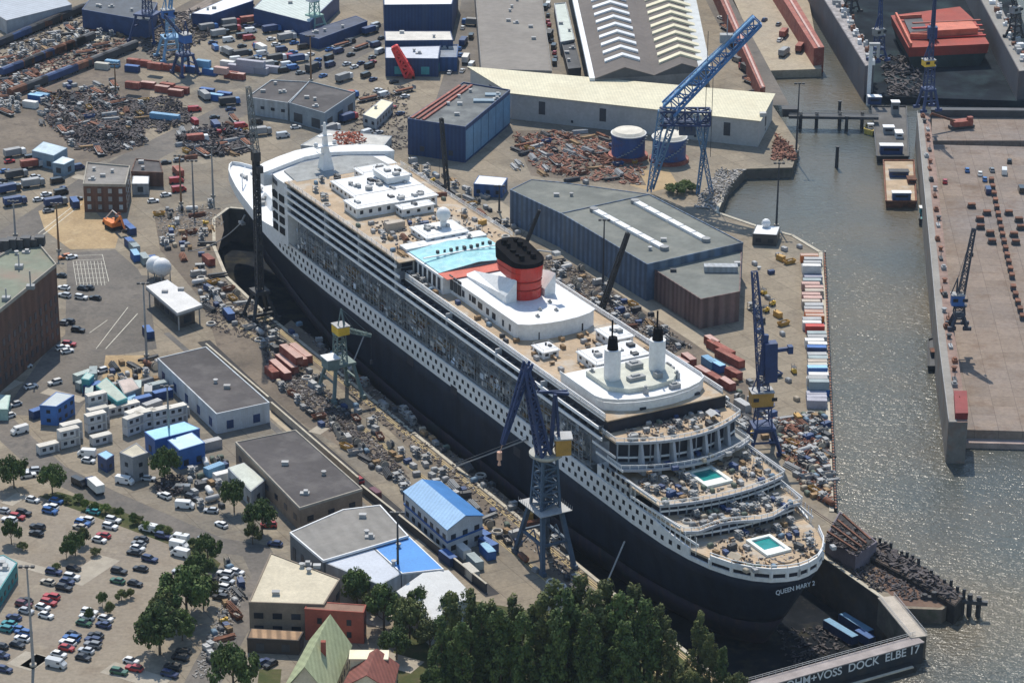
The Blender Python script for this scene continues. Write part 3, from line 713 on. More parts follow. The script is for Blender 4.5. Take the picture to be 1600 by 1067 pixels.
# aft-most deck with stern bulwark
sa=[s for s in SS if s<=-75]
mb=MB();mb.prism(outline([s for s in sa if s<=-80],lambda s:hw(s)-.25) ,17.4,18.0);mb.build('stern_deck',tan,ship)
mb=MB();mb.prism(outline([s for s in sa if s<=-80],lambda s:hw(s)+.03),15.02,16.2);mb.build('stern_belt',shipw,ship)
mb=MB();mb.prism(outline([s for s in sa if s<=-80],lambda s:max(hw(s)-.5,.02)),16.2,17.4);mb.build('mooring_opening',cabin,ship)
so2=[(s,hw(s)) for s in sa if s<-91]
rim=[(s,l) for s,l in reversed(so2)]+[(s,-l) for s,l in so2]
mb=MB()
for a,b in zip(rim,rim[1:]):mb.beam((a[0],a[1],18.2),(b[0],b[1],18.2),.4,1.6);mb.beam((a[0],a[1],19.7),(b[0],b[1],19.7),.2)
for k,a in enumerate(rim):mb.beam((a[0],a[1],16),(a[0],a[1],18),.7);mb.beam((a[0],a[1],18),(a[0],a[1],19.7),.16)
mb.build('stern_rail',shipw,ship)
# sloping side rails linking the stern terraces
for sg in(1,-1):
    mb=MB()
    for z0,s0,z1,s1 in((27.8,-46,27.8,-60),(25.8,-56,25.8,-76),(22.4,-64,22.4,-86),(20.6,-60,20.0,-93),(30.2,-44,30.2,-56)):
        mb.beam((s0,sg*(hw(s0)-.1),z0),(s1,sg*(hw(s1)-.1),z1),.18,.7)
    for k in range(22):
        s=-50-k*2;z=20.8 if s<-66 else 24;mb.beam((s,sg*(hw(s)-.25),17),(s,sg*(hw(s)-.25),z+1.2),.16)
    mb.build('side_railing',shipw,ship)
# swimming pools
def pool(par,s,l,z,ls,wd):
    mb=MB()
    for a in((s-ls/2-1,l-wd/2-1,s+ls/2+1,l-wd/2),(s-ls/2-1,l+wd/2,s+ls/2+1,l+wd/2+1),(s-ls/2-1,l-wd/2,s-ls/2,l+wd/2),(s+ls/2,l-wd/2,s+ls/2+1,l+wd/2)):
        mb.box(a[0],a[1],z,a[2],a[3],z+.7)
    o=mb.build('swimming_pool',M('pool_tile',(.72,.76,.72),.5,noise=.1),par)
    mb=MB();mb.box(s-ls/2,l-wd/2,z+.02,s+ls/2,l+wd/2,z+.16);mb.build('pool_basin',M('pool_teal',(.02,.26,.25),.15,noise=.2),o)
    mb=MB();mb.box(s-ls/2,l-wd/2,z+.17,s-ls/2+ls*.33,l+wd/2,z+.24);mb.build('pool_step',steelw,o)
    return o
pool(ship,-68.2,-1.2,24.62,8.5,6.2);pool(ship,-98.4,-.2,18.02,8,5.4)
mb=MB();mb.prism([(-104.2,5),(-107.5,4),(-108.5,0),(-107.5,-4),(-104.2,-5)],18.02,18.3);mb.build('deck_platform',tan,ship)
# name lettering on the stern: pale script strokes
def text_on(txt,size,mat,par,loc,rot,name='lettering',ext=.03,align='CENTER'):
    cu=bpy.data.curves.new('lettering','FONT');cu.body=txt;cu.size=size;cu.offset=size*.012;cu.extrude=ext;cu.align_x=align
    t=bpy.data.objects.new('tmp_text',cu);C.objects.link(t)
    me=bpy.data.meshes.new_from_object(t.evaluated_get(bpy.context.evaluated_depsgraph_get()));bpy.data.objects.remove(t)
    me.materials.clear();me.materials.append(mat);o=bpy.data.objects.new(name,me);C.objects.link(o);o.parent=par;o.location=loc;o.rotation_euler=rot;return o
text_on('QUEEN MARY 2',1.7,M('lettering_grey',(.5,.55,.6),.5),ship,(-112.3,0.6,12.2),(math.radians(82),0,-math.pi/2))
# ---------------- buildings ----------------
def quad4(p):
    if len(p)==3:p=[p[0],p[1],p[2],(p[0][0]+p[2][0]-p[1][0],p[0][1]+p[2][1]-p[1][1])]
    return ccw(p)
def wins_on(b,foot,edges,rows,z0,dz,w_,h_,gap,mat=glass,name='window',cap=48,thick=.12):
    """windows on the named wall edges: separate parts"""
    cnt=0
    for e in edges:
        a,c=Vector(foot[e]),Vector(foot[(e+1)%len(foot)]);L_=(c-a).length;d=(c-a)/L_;n=max(1,int((L_-1)/gap))
        for r in range(rows):
            for k in range(n):
                if cnt>=cap:return
                m_=a+d*((k+.5)*L_/n);z=z0+r*dz;nn=Vector((d.y,-d.x))
                vs=[]
                for oz in(z,z+h_):
                    for od,on in((-w_/2,-.02),(w_/2,-.02),(w_/2,thick),(-w_/2,thick)):
                        q=m_+d*od+nn*on;vs.append((q.x-b.location.x,q.y-b.location.y,oz))
                MB().add(vs,[(3,2,1,0),(4,5,6,7),(0,1,5,4),(1,2,6,5),(2,3,7,6),(3,0,4,7)]).build(name,mat,b);cnt+=1
def bld(name,label,cat,roof,h,wall,roofm,z0=0.,parapet=.6,ptrim=None,gable=None,vents=0,win=None,group=None,skirt=None,base=None,ventm=lgrey,over=0.,roofm2=None):
    p=quad4(px(roof,h+z0));c=mean(p)
    b=thing(name,label,cat,(c[0],c[1],z0),0,group)
    q=[(x-c[0],y-c[1]) for x,y in p]
    mb=MB();mb.prism(q,0,h);mb.build('wall',wall,b)
    if gable is not None:
        rise,al=gable
        qq=inset(q,-.35);mb=MB();mb.gable(qq,h+.02,h+rise,al)
        if roofm2:
            m2=MB();m2.v=mb.v[8:];m2.f=[tuple(i-8 for i in f) for f in mb.f[6:]];mb.v=mb.v[:8];mb.f=mb.f[:6]
            c1=sum(v[0] for v in mb.v);c2=sum(v[0] for v in m2.v)
            m2.build('roof_slope',roofm2 if c2>c1 else roofm,b);mb.build('roof_slope',roofm if c2>c1 else roofm2,b)
        else:mb.build('roof',roofm,b)
        k=q[al:]+q[:al]
        for A,B in((k[1],k[2]),(k[3],k[0])):
            m_=((A[0]+B[0])/2,(A[1]+B[1])/2);mb=MB();mb.add([(*A,h-.05),(*B,h-.05),(*m_,h+rise-.1)],[(0,1,2)]);mb.build('gable_wall',wall,b)
    else:
        mb=MB();mb.prism(inset(q,.25 if parapet else -over),h,h+.18);ro=mb.build('roof',roofm,b)
        if parapet:
            mb=MB();qi=inset(q,.3);qo=inset(q,-.08);n=len(q)
            for i in range(n):
                j=(i+1)%n;mb.add([(*qo[i],h-.3),(*qo[j],h-.3),(*qi[j],h-.3),(*qi[i],h-.3),(*qo[i],h+parapet),(*qo[j],h+parapet),(*qi[j],h+parapet),(*qi[i],h+parapet)],[(3,2,1,0),(4,5,6,7),(0,1,5,4),(2,3,7,6)])
            mb.build('parapet',ptrim or wall,b)
    for i in range(vents):
        t,u=R.uniform(.15,.85),R.uniform(.15,.85);x=q[0][0]+(q[1][0]-q[0][0])*t+(q[3][0]-q[0][0])*u;y=q[0][1]+(q[1][1]-q[0][1])*t+(q[3][1]-q[0][1])*u
        zz=h+.18
        if gable is not None:continue
        mb=MB()
        if i%3==0:mb.cyl(x,y,zz,zz+.9,.5,10);mb.cyl(x,y,zz+.9,zz+1.15,.75,10)
        elif i%3==1:mb.cbox(x,y,zz,1.8,1.2,.9);mb.cbox(x,y,zz+.9,2.,1.4,.15)
        else:mb.cbox(x,y,zz,2.6,1.6,.5);mb.cbox(x+.3,y,zz+.5,1.2,1.2,.7)
        mb.build('roof_vent',ventm,b)
    if skirt:
        mb=MB();mb.prism(inset(q,-.06),0,skirt[0]);mb.build('plinth',skirt[1],b)
    foot=[(x+c[0],y+c[1]) for x,y in q]
    if win:
        for w_ in win:wins_on(b,foot,**w_)
    b['_f']=0;del b['_f']
    b_foot[b.name]=(q,foot,h);return b
b_foot={}
def facing(b):
    """indices of the walls that face the camera side"""
    q,foot,h=b_foot[b.name];r=[]
    for i in range(len(foot)):
        a,c=foot[i],foot[(i+1)%len(foot)];n=(c[1]-a[1],-(c[0]-a[0]));m_=((a[0]+c[0])/2,(a[1]+c[1])/2)
        if n[0]*(-m_[0])+n[1]*(-m_[1])>0:r.append(i)
    return r
def fwin(b,rows,z0,dz,w_,h_,gap,mat=glass,name='window',cap=48,which=None):
    f=facing(b);f=[f[i] for i in which] if which else f
    q,foot,h=b_foot[b.name]
    z=b.location.z
    wins_on(b,foot,f,rows,z0,dz,w_,h_,gap,mat,name,cap)
def on_roof(b,u,v,h=None):
    x,y=G(u,v,(b_foot[b.name][2]+b.location.z) if h is None else h);return x-b.location.x,y-b.location.y
felt=M('roof_felt',(.085,.078,.08),.9,noise=.22,scale=.06,stain=((.15,.14,.135),.12,.5),slabs=(5,-HD,.1))
feltg=M('roof_felt_green_grey',(.17,.18,.165),.9,noise=.18,scale=.05,stain=((.25,.25,.22),.1,.5),slabs=(6,-HD,.08))
feltb=M('roof_felt_brown',(.15,.132,.122),.9,noise=.15,scale=.05,stain=((.11,.1,.095),.1,.5),slabs=(7,.1,.08))
cream_r=M('cream_metal_roof',(.6,.555,.4),.6,noise=.08,scale=.05,wave=(.1,1.2,.06),stain=((.5,.44,.3),.07,.4))
brick=M('brown_brick',(.16,.085,.06),.9,noise=.25,scale=.12,wave=(.6,3.4,.16),stain=((.08,.06,.055),.12,.7),streak=((.05,.035,.03),.35,.7))
brickr=M('red_brick',(.3,.085,.06),.9,noise=.2,scale=.2,stain=((.2,.07,.05),.3,.5))
bluewall=M('blue_cladding',(.035,.1,.26),.6,streak=((.08,.12,.2),.4,.5),noise=.14,scale=.1,wave=(.9,1.6,.18))
dkblue=M('dark_blue_cladding',(.02,.05,.14),.6,streak=((.05,.08,.15),.3,.5),noise=.14,scale=.1,wave=(.1,1.4,.14))
slate=M('blue_grey_cladding',(.085,.135,.215),.65,streak=((.14,.17,.2),.3,.6),noise=.22,scale=.1,wave=(-HD,2.6,.3),stain=((.06,.085,.14),.12,.7))
purple=M('brown_violet_cladding',(.15,.095,.09),.75,streak=((.22,.17,.15),.3,.5),noise=.22,scale=.12,wave=(-HD,2.2,.3))
greyw=M('grey_cladding',(.36,.39,.42),.7,streak=((.22,.2,.18),.4,.5),noise=.12,scale=.1,wave=(.2,1.8,.1))
beigew=M('pale_rendered_wall',(.52,.5,.45),.8,noise=.14,scale=.1,stain=((.3,.27,.23),.2,.4))
# --- big arched-skylight hall at the top
def hallA():
    p=[G(*q,13) for q in((885,-70),(934,106),(1024,106),(985,-70))]
    c=mean(p);b=thing('industrial_hall','huge brown twin-gabled hall with rows of arched skylights beside the floating docks','hall',(*c,0))
    loc=lambda P_:[(x-c[0],y-c[1]) for x,y in P_]
    h=11.5
    pts=px([(889,-60),(930,124),(1022,119),(1108,112),(1072,-60)],h)
    A=loc(pts)
    mid_far=((A[0][0]+A[4][0])/2,(A[0][1]+A[4][1])/2)
    mb=MB();mb.prism(ccw([A[0],A[1],A[2],A[3],A[4]]),0,h);mb.build('wall',M('hall_wall',(.17,.17,.17),.8,noise=.25,scale=.1),b)
    for k,(f0,f1,n0,n1) in enumerate(((A[0],mid_far,A[1],A[2]),(mid_far,A[4],A[2],A[3]))):
        q=[n0,n1,f1,f0];mb=MB();mb.gable(q,h+.02,h+4,1);ro=mb.build('roof',feltb if k==0 else feltb,b)
        m_=((n0[0]+n1[0])/2,(n0[1]+n1[1])/2);mb=MB();mb.add([(*n0,h),(*n1,h),(*m_,h+3.9)],[(0,1,2)]);mb.build('gable_wall',M('dark_gable',(.07,.075,.085),.7),b)
        for i in range(11 if k==0 else 10):
            t=.08+i*.062 if k==0 else .06+i*.058
            def at(u,t_):   # u across, t along
                a=(n0[0]+(f0[0]-n0[0])*t_,n0[1]+(f0[1]-n0[1])*t_);e=(n1[0]+(f1[0]-n1[0])*t_,n1[1]+(f1[1]-n1[1])*t_)
                z=h+.3+4*(1-abs(2*u-1));return (a[0]+(e[0]-a[0])*u,a[1]+(e[1]-a[1])*u,z)
            mb=MB();us=[.2,.35,.5,.65,.8] if k==0 else [.12,.3,.5,.7,.9]
            d=.013 if k==0 else .015
            r=[]
            for u in us:
                p0,p1=at(u,t),at(u,t+d);r.append([(p0[0],p0[1],p0[2]),(p1[0],p1[1],p1[2]),(p1[0],p1[1],p1[2]+1.1),(p0[0],p0[1],p0[2]+.8)])
            mb.loft(r);mb.build('skylight',steelw if k==0 else cream,ro)
    e=[A[3],A[4]];mb=MB();mb.prism(ccw([(A[3][0]-9,A[3][1]),(A[3][0]+.5,A[3][1]+1),(A[4][0]+.5,A[4][1]),(A[4][0]-9,A[4][1])]),h+1.4,h+1.8);mb.build('side_roof',M('pale_side_roof',(.5,.52,.52),.7,noise=.12),b)
    mb=MB();mb.prism(ccw([(A[1][0]-2.2,A[1][1]),(A[1][0]-.1,A[1][1]),(A[0][0]-.1,A[0][1]),(A[0][0]-2.2,A[0][1])]),h-1.,h+.4);mb.build('eave_gutter',steelw,b)
    for s in(.2,.6):
        mb=MB();x=A[1][0]+(A[2][0]-A[1][0])*s;y=A[1][1]+(A[2][1]-A[1][1])*s;mb.cbox(x,y-.05,0,7,.3,6);mb.build('hall_door',dark,b)
hallA()
# --- grey flat hall left of it
b=bld('warehouse','long flat grey-brown warehouse left of the skylight hall','warehouse',[(752,110),(862,113),(843,-30),(741,-30)],9,M('grey_brown_wall',(.2,.19,.18),.8),M('grey_brown_roof',(.225,.205,.185),.9,noise=.12,scale=.04,stain=((.3,.28,.25),.03,.7)),vents=9)
# small flat sheds between them
b=bld('shed','narrow pale flat-roofed shed beside the skylight hall wall','shed',[(866,8),(884,6),(898,64),(876,68)],5,greyw,M('pale_teal_roof',(.5,.56,.53),.7,noise=.12),vents=2);fwin(b,1,1.5,3,1.4,1.5,3)
b=bld('shed','dark low shed behind the pale shed near the hall corner','shed',[(878,70),(898,68),(908,108),(888,110)],4,dark,M('dark_roof',(.07,.075,.085),.8,noise=.3),vents=3)
# --- cream long shed
b=bld('long_shed','very long cream-roofed shed with tall dark doors at the water end','shed',[(800,146),(1186,189),(1208,148),(735,106)],10.5,M('pale_grey_panel_wall',(.43,.43,.42),.75,noise=.12,scale=.1,stain=((.3,.29,.27),.2,.4)),cream_r,parapet=0,over=.8)
q,foot,h=b_foot[b.name]
f=facing(b)
wins_on(b,foot,[f[0]] if len(f)==1 else f,1,3.2,0,2.6,5.2,21,dark,'shed_door',7)
wins_on(b,foot,f,1,1.2,0,.9,1.,34,glass,'window',10)
mb=MB();x,y=on_roof(b,1192,182);mb.cbox(x,y,10.7,2.5,2,1.3);mb.build('roof_vent',lgrey,b)
# --- blue hall
b=bld('blue_hall','big dark blue hall with a red-edged flat roof left of the cream shed','hall',[(637,188),(727,201),(797,143),(724,131)],13.5,dkblue,M('dark_patchy_roof',(.12,.13,.135),.85,noise=.3,scale=.12,stain=((.22,.23,.22),.12,.6)),vents=7,parapet=.7)
mb=MB()
for k in range(3):
    a=on_roof(b,643+k*9,187+k*1.2);c=on_roof(b,719+k*9,136-k*0.2);mb.beam((a[0],a[1],14.1),(c[0],c[1],14.1),1.0,.5)
mb.build('red_walkway',oxide,b)
mb=MB();a=on_roof(b,756,160);c=on_roof(b,770,150);mb.cbox(a[0],a[1],13.7,8,3,.8);mb.cbox(c[0],c[1],13.7,6,3,.6);mb.build('roof_light',M('blue_grey_glass',(.2,.27,.33),.4),b)
q,foot,h=b_foot[b.name]
f=facing(b)
for i in f:
    a,c2=Vector(q[i]),Vector(q[(i+1)%4])
    if (c2-a).x>0 and (c2-a).y>0:   # right-hand wall in lighter blue panels
        d=(c2-a).normalized();n=Vector((d.y,-d.x));mb=MB();L_=(c2-a).length
        for k in range(6):
            p0=a+d*(k*L_/6+.3)+n*.03;p1=a+d*((k+1)*L_/6-.3)+n*.03
            mb=MB();mb.prism([(p0.x,p0.y),(p0.x+n.x*.15,p0.y+n.y*.15),(p1.x+n.x*.15,p1.y+n.y*.15),(p1.x,p1.y)],1,12.5);mb.build('wall_panel',M('mid_blue_panel',(.12,.24,.38),.6,noise=.2,scale=.15),b)
fwin(b,1,2,4,1.8,2,9,dark,'door',10)
# --- grey building left of blue hall
b=bld('grey_building','grey flat-roofed building with an open dark bay behind the bow','building',[(452,163),(507,179),(555,147),(483,129)],7,M('blue_grey_wall',(.24,.28,.32),.75,noise=.15),felt,vents=3)
fwin(b,1,.6,3,4.5,3.6,8,dark,'open_bay',5)
b=bld('grey_building','lower pale grey wing of the grey building, facing the scrap stacks','building',[(386,154),(450,163),(483,130),(424,127)],6.6,greyw,felt,vents=4);fwin(b,1,3,3,1.6,1.2,4)
# --- blue terraced sheds at top
b=bld('blue_shed','tall dark blue shed with a white two-part roof at the top edge','shed',[(600,10),(706,9),(716,-30),(598,-30)],13,dkblue,steelw,vents=5)
b=bld('blue_shed','middle blue shed with half beige half white roof','shed',[(602,65),(708,64),(704,50),(601,50)],9,dkblue,M('beige_roof',(.58,.55,.5),.7,noise=.15),parapet=.3,vents=2);fwin(b,1,3,3,3,2.4,7)
b=bld('blue_shed','low blue shed with lavender-grey roof nearest the red boom','shed',[(602,92),(685,93),(688,73),(602,75)],7.5,dkblue,M('lavender_roof',(.5,.52,.58),.7,noise=.12),parapet=.3,vents=3);fwin(b,1,1,3,3.4,3.2,7,teal,'shed_door',6)
b=bld('blue_shed','square blue cabin with white rim at the right of the low blue shed','shed',[(685,92),(714,92),(716,72),(688,72)],5.5,bluewall,M('grey_blue_roof',(.22,.25,.3),.8),vents=3)
# far top row
b=bld('storage_hall','long pale teal-roofed storage hall along the top edge','hall',[(396,14),(484,36),(530,-8),(440,-30)],7,navy,M('pale_teal_metal',(.46,.52,.5),.6,noise=.1,wave=(.6,2,.1)),parapet=.2,vents=3)
b=bld('storage_hall','grey-blue roofed hall in the top left corner','hall',[(-30,8),(10,33),(112,8),(80,-20)],6,M('pale_grey_wall',(.34,.36,.4),.7),M('blue_grey_metal',(.34,.38,.44),.6,noise=.1,wave=(.9,2.2,.1)),parapet=.2)
b=bld('storage_hall','white-edged low hall between the far cranes','hall',[(300,22),(330,24),(396,2),(360,-4)],6,navy,steelw,parapet=.2,vents=2)
b=bld('dark_hall','dark navy long hall at the far end of the railway','hall',[(128,16),(232,34),(246,6),(150,-12)],8,navy,M('navy_roof',(.05,.065,.09),.7,noise=.3),parapet=.3,vents=4)
b=bld('open_shed','long dark blue roofed shed on the far truck yard','shed',[(468,54),(498,62),(574,34),(556,26)],4.5,navy,M('dark_blue_roof',(.04,.055,.1),.7,noise=.3),parapet=.3,vents=4)
b=bld('long_cabin','long white-roofed cabin between grey building and blue hall','cabin',[(567,180),(588,187),(614,161),(596,156)],4.2,greyw,cream,parapet=.2,vents=1);fwin(b,1,1.6,2,1.4,1.3,3.2)
# --- quay hall beside the ship
b=bld('quay_hall','long grey-roofed quay hall with two white skylight strips beside the ship','hall',[(876,335),(1011,415),(1161,381),(1014,305)],12.5,slate,feltg,vents=2,parapet=.5)
q,foot,h=b_foot[b.name]
for (u0,v0,u1,v1) in((928,331,1038,391),(992,318,1103,378)):
    a,c2=on_roof(b,u0,v0),on_roof(b,u1,v1);n=6
    mb=MB()
    for k in range(n):
        t0,t1=k/n+.008,(k+1)/n-.008;mb.beam((a[0]+(c2[0]-a[0])*t0,a[1]+(c2[1]-a[1])*t0,13.1),(a[0]+(c2[0]-a[0])*t1,a[1]+(c2[1]-a[1])*t1,13.1),2.3,1.1)
    so_=mb.build('skylight_strip',steelw,b)
    for e in(a,c2):
        mb=MB();mb.cyl(e[0],e[1],12.7,13.9,1.5,12);mb.build('skylight_end',grey,so_)
b=bld('quay_hall','far half of the quay hall with plain roof, behind the roof step','hall',[(797,298),(876,335),(1014,305),(874,286),(830,282)],12.2,slate,feltg,vents=2,parapet=.4)
b=bld('quay_hall_annex','lower violet-brown annex with flat roof at the end of the quay hall','hall',[(1018,420),(1095,469),(1156,457),(1159,388)],10,purple,feltg,vents=2,parapet=.4)
mb=MB();x,y=on_roof(b,1126,424);mb.cbox(x,y,10.2,11,3.4,2.0);mb.build('roof_house',greyw,b)
x,y=on_roof(b,1052,425)
mb=MB();mb.cbox(x,y,10.2,2,1.4,.9);mb.build('roof_vent',dark,b)
# --- small blue shed behind ship, quay office
b=bld('blue_kiosk','small blue shed with white roof on the quay behind the ship','shed',[(740,288),(785,291),(793,279),(748,275)],4.5,bluewall,steelw,parapet=.2);fwin(b,1,1.2,2,1.4,1.4,3)
b=bld('quay_office','low white-roofed office at the corner of the inlet','office',[(1176,366),(1214,368),(1219,355),(1182,352)],4,M('dark_glass_wall',(.06,.065,.07),.4),steelw,parapet=.15);fwin(b,1,1.2,2,2,1.4,2.6)
mb=MB();mb.dome(0,3,5.6,1.6,12);mb.build('satellite_dome',steelw,b)
# --- brick office block with flat roof by the bow
b=bld('brick_building','dark brick two-storey office block with flat grey roof by the road','building',[(130,290),(196,291),(203,262),(136,256)],10,brick,M('grey_gravel_roof',(.24,.225,.21),.9,noise=.2),vents=4,parapet=.7,ptrim=conc)
fwin(b,3,1.2,3,1.3,1.7,3.2,M('pale_window',(.3,.34,.36),.3,noise=.4,rand=.4),'window',36)
b=bld('shed','small grey shed attached behind the dark brick office block','shed',[(206,288),(232,288),(233,276),(208,276)],4,greyw,steelw,parapet=.2);fwin(b,1,1,2,2,2,3,dark,'shed_door',3)
b=bld('brick_annex','dark low roofed annex behind the brick office block','building',[(205,270),(255,272),(250,254),(212,250)],5,brick,felt,vents=2)
# --- large brick warehouse at the left edge
b=bld('brick_warehouse','tall dark brick warehouse with green-grey flat roof at the left edge','warehouse',[(-90,560),(88,416),(52,373),(-120,470)],25,brick,M('green_grey_roof',(.2,.22,.17),.9,noise=.15,scale=.05,stain=((.27,.2,.16),.04,.8)),vents=6,parapet=.9,ptrim=conc)
fwin(b,6,2.5,3.7,1.4,2.2,3.6,M('dim_window',(.05,.05,.06),.4,noise=.3,rand=.3),'window',90)
mb=MB()
for k in range(9):
    x,y=on_roof(b,-25+k*11,397-k*1.6+R.uniform(-1,1));mb.cbox(x,y,25.2,3,3,R.uniform(2.5,4.8))
mb.build('roof_plant',dark,b)
for u,v,h_ in((10,470,3),(48,452,5),(30,420,4)):
    x,y=on_roof(b,u,v);mb=MB();mb.cbox(x,y,25.2,2.5,2,1.2);mb.tube((x,y,26),(x,y,26+h_),.25);mb.build('roof_mast',grey,b)
b=bld('low_shed','low teal-roofed shed against the foot of the brick warehouse','shed',[(-20,640),(12,640),(16,618),(-16,616)],3.5,M('mint_wall',(.3,.45,.42),.7),M('mint_roof',(.48,.6,.57),.7),parapet=.15);fwin(b,1,1,2,1.2,1.2,3)
# --- canopy (filling-station-like) with white roof
p=quad4(px([(228,447),(277,489),(316,476),(262,437)],6.5));c=mean(p);b=thing('canopy_building','white flat canopy roof on dark glazed ground floor by the gate road','canopy',(*c,0))
q=[(x-c[0],y-c[1]) for x,y in p]
mb=MB();mb.prism(inset(q,2.),0,5.6);mb.build('wall',M('dark_glazed_wall',(.09,.085,.08),.4,noise=.3),b)
mb=MB();mb.prism(q,5.6,6.5);ro=mb.build('roof',M('canopy_white',(.6,.6,.6),.6,noise=.1,scale=.2),b)
mb=MB();mb.prism(inset(q,-.1),5.2,5.62);mb.build('roof_edge',grey,b)
for k in range(4):
    mb=MB();mb.cyl(*inset(q,.8)[k],0,5.3,.25,8);mb.build('column',lgrey,b)
b_foot[b.name]=(inset(q,2.),[(x+c[0],y+c[1]) for x,y in inset(q,2.)],6);fwin(b,1,1.2,2,3,2.4,4.2)
for x,y in((-3,3),(2,5)):
    mb=MB();mb.cbox(x,y,6.5,2,1.4,.8);mb.build('roof_vent',lgrey,b)
# two white spherical tanks beside the canopy
for (u,v,r_,lb) in((242,437,3.1,'left white spherical tank behind the canopy roof'),(253,441,3.2,'right white spherical tank against the canopy roof')):
    x,y=G(u,v,0);t=thing('spherical_tank',lb,'tank',(x,y+2,0))
    mb=MB();mb.dome(0,0,r_+1.3,r_,16);mb.build('sphere',steelw,t,True)
    for a in range(4):
        mb=MB();mb.tube((r_*.8*math.cos(a*1.57),r_*.8*math.sin(a*1.57),0),(r_*.8*math.cos(a*1.57),r_*.8*math.sin(a*1.57),r_+.8),.2);mb.build('leg',grey,t)
# --- dark-roofed sheds on the near quay
b=bld('shed','long dark-roofed shed with white end wall beside the crane quay','shed',[(246,561),(338,648),(421,630),(322,543)],6.2,M('white_blue_wall',(.5,.54,.58),.7,streak=((.3,.29,.28),.4,.45),noise=.12),felt,vents=2,parapet=.35)
fwin(b,1,1,3,2.2,2.6,8,navy,'shed_door',8)
b=bld('shed','wide dark-roofed shed with brown brick end wall beyond the trees','shed',[(368,692),(468,795),(566,765),(462,673)],7,M('tan_brick_wall',(.25,.19,.14),.85,noise=.2),felt,vents=3,parapet=.4,ptrim=conc);fwin(b,1,2.5,3,2,1.6,6)
b=bld('lean_to','pale sloping-roof lean-to against the wide dark-roofed shed','shed',[(356,731),(392,768),(414,750),(381,723)],5,greyw,M('pale_green_roof',(.5,.53,.47),.7,noise=.15),parapet=.1);fwin(b,1,1,2,1.6,1.6,4)
# concrete wall with pipe along the near quay
for (u0,v0,u1,v1,lb) in((322,548,420,632,'pale concrete wall beside the long dark-roofed shed'),(424,640,560,758,'pale concrete wall beside the wide dark-roofed shed'),(565,770,760,925,'dark fence wall behind the blue-roofed building')):
    a,c2=G(u0,v0),G(u1,v1);m_=((a[0]+c2[0])/2,(a[1]+c2[1])/2);t=thing('boundary_wall',lb,'wall',(*m_,0))
    mb=MB();mb.beam((a[0]-m_[0],a[1]-m_[1],1.2),(c2[0]-m_[0],c2[1]-m_[1],1.2),.4,2.4);mb.build('wall',conc if 'pale' in lb else dark,t)
    mb=MB();mb.beam((a[0]-m_[0],a[1]-m_[1],2.5),(c2[0]-m_[0],c2[1]-m_[1],2.5),.6,.18);mb.build('coping',kerb,t)
# --- grey hall with blue-and-white half roof
b=bld('workshop_hall','grey flat workshop hall next to the blue-and-white roof','hall',[(453,833),(505,877),(638,838),(594,790),(536,797)],8,M('dark_grey_wall',(.13,.14,.15),.8,noise=.2,wave=(.5,3,.2)),M('warm_grey_roof',(.235,.225,.21),.9,noise=.14,scale=.06,stain=((.3,.28,.26),.1,.5),wave=(.4,4,.06),slabs=(6,.5,.07)),vents=3,parapet=.35,ptrim=steelw);fwin(b,1,1.5,3,1.6,3.2,4)
b=bld('workshop_hall','white-roofed half of the workshop hall next to the bright blue roof','hall',[(506,879),(594,914),(626,897),(577,852)],7.2,greyw,M('white_blue_roof',(.46,.5,.57),.6,noise=.08,scale=.15),vents=1,parapet=.15)
b=bld('workshop_hall','bright blue roofed half of the workshop hall','hall',[(579,851),(628,896),(693,889),(640,839)],7.2,greyw,M('bright_blue_roof',(.04,.24,.62),.6,noise=.1,scale=.15),parapet=.15,ptrim=steelw,vents=1);fwin(b,1,1,3,1.6,1.8,4)
# --- blue gabled quay building
b=bld('blue_roof_building','two-storey blue gable-roofed building on the near quay','building',[(632,769),(699,828),(754,806),(688,754)],8,M('white_panel_wall',(.55,.57,.6),.7,noise=.1),M('pale_blue_roof',(.25,.43,.66),.5,noise=.1,scale=.2,wave=(-HD,1.2,.08)),gable=(2.2,0),roofm2=M('mid_blue_roof',(.05,.2,.5),.5,noise=.12,scale=.2))
q,foot,h=b_foot[b.name]
fwin(b,2,1.4,3.3,1.7,1.4,3.4)
mb=MB();mb.prism(inset(q,-.25),4.2,4.7);mb.build('blue_band',blue,b)
# --- white tent shed
b=bld('tent_hall','white ridged tent hall partly behind the trees','hall',[(622,925),(672,976),(740,934),(700,893)],6,greyw,M('tent_white',(.55,.56,.56),.6,noise=.06),gable=(2.2,0));fwin(b,1,1,2,1.4,2,4)
# --- flat cream building, red brick block
b=bld('cream_building','cream flat-roofed building beside the lower trees','building',[(389,942),(506,946),(531,906),(423,865)],9,M('olive_brown_wall',(.22,.18,.14),.85,noise=.2),M('cream_flat_roof',(.55,.49,.37),.85,noise=.12,scale=.15),vents=5,parapet=.4);fwin(b,2,1.2,3.6,2.4,1.6,3.6)
b=bld('brick_house','red brick block behind the green gabled house','house',[(476,952),(568,958),(572,946),(482,940)],8.6,brickr,M('brown_roof',(.24,.14,.1),.85),parapet=.3);fwin(b,2,1.5,3.4,1.2,1.6,5)
b=bld('lean_to','low brown ribbed lean-to in front of the cream building','shed',[(386,997),(466,1001),(474,987),(392,982)],4,M('dark_timber_wall',(.06,.05,.045),.8),M('ribbed_brown_roof',(.3,.19,.11),.8,wave=(.1,2.4,.35)),parapet=.15);fwin(b,1,.8,2,2,2,4,dark,'shed_door',4)
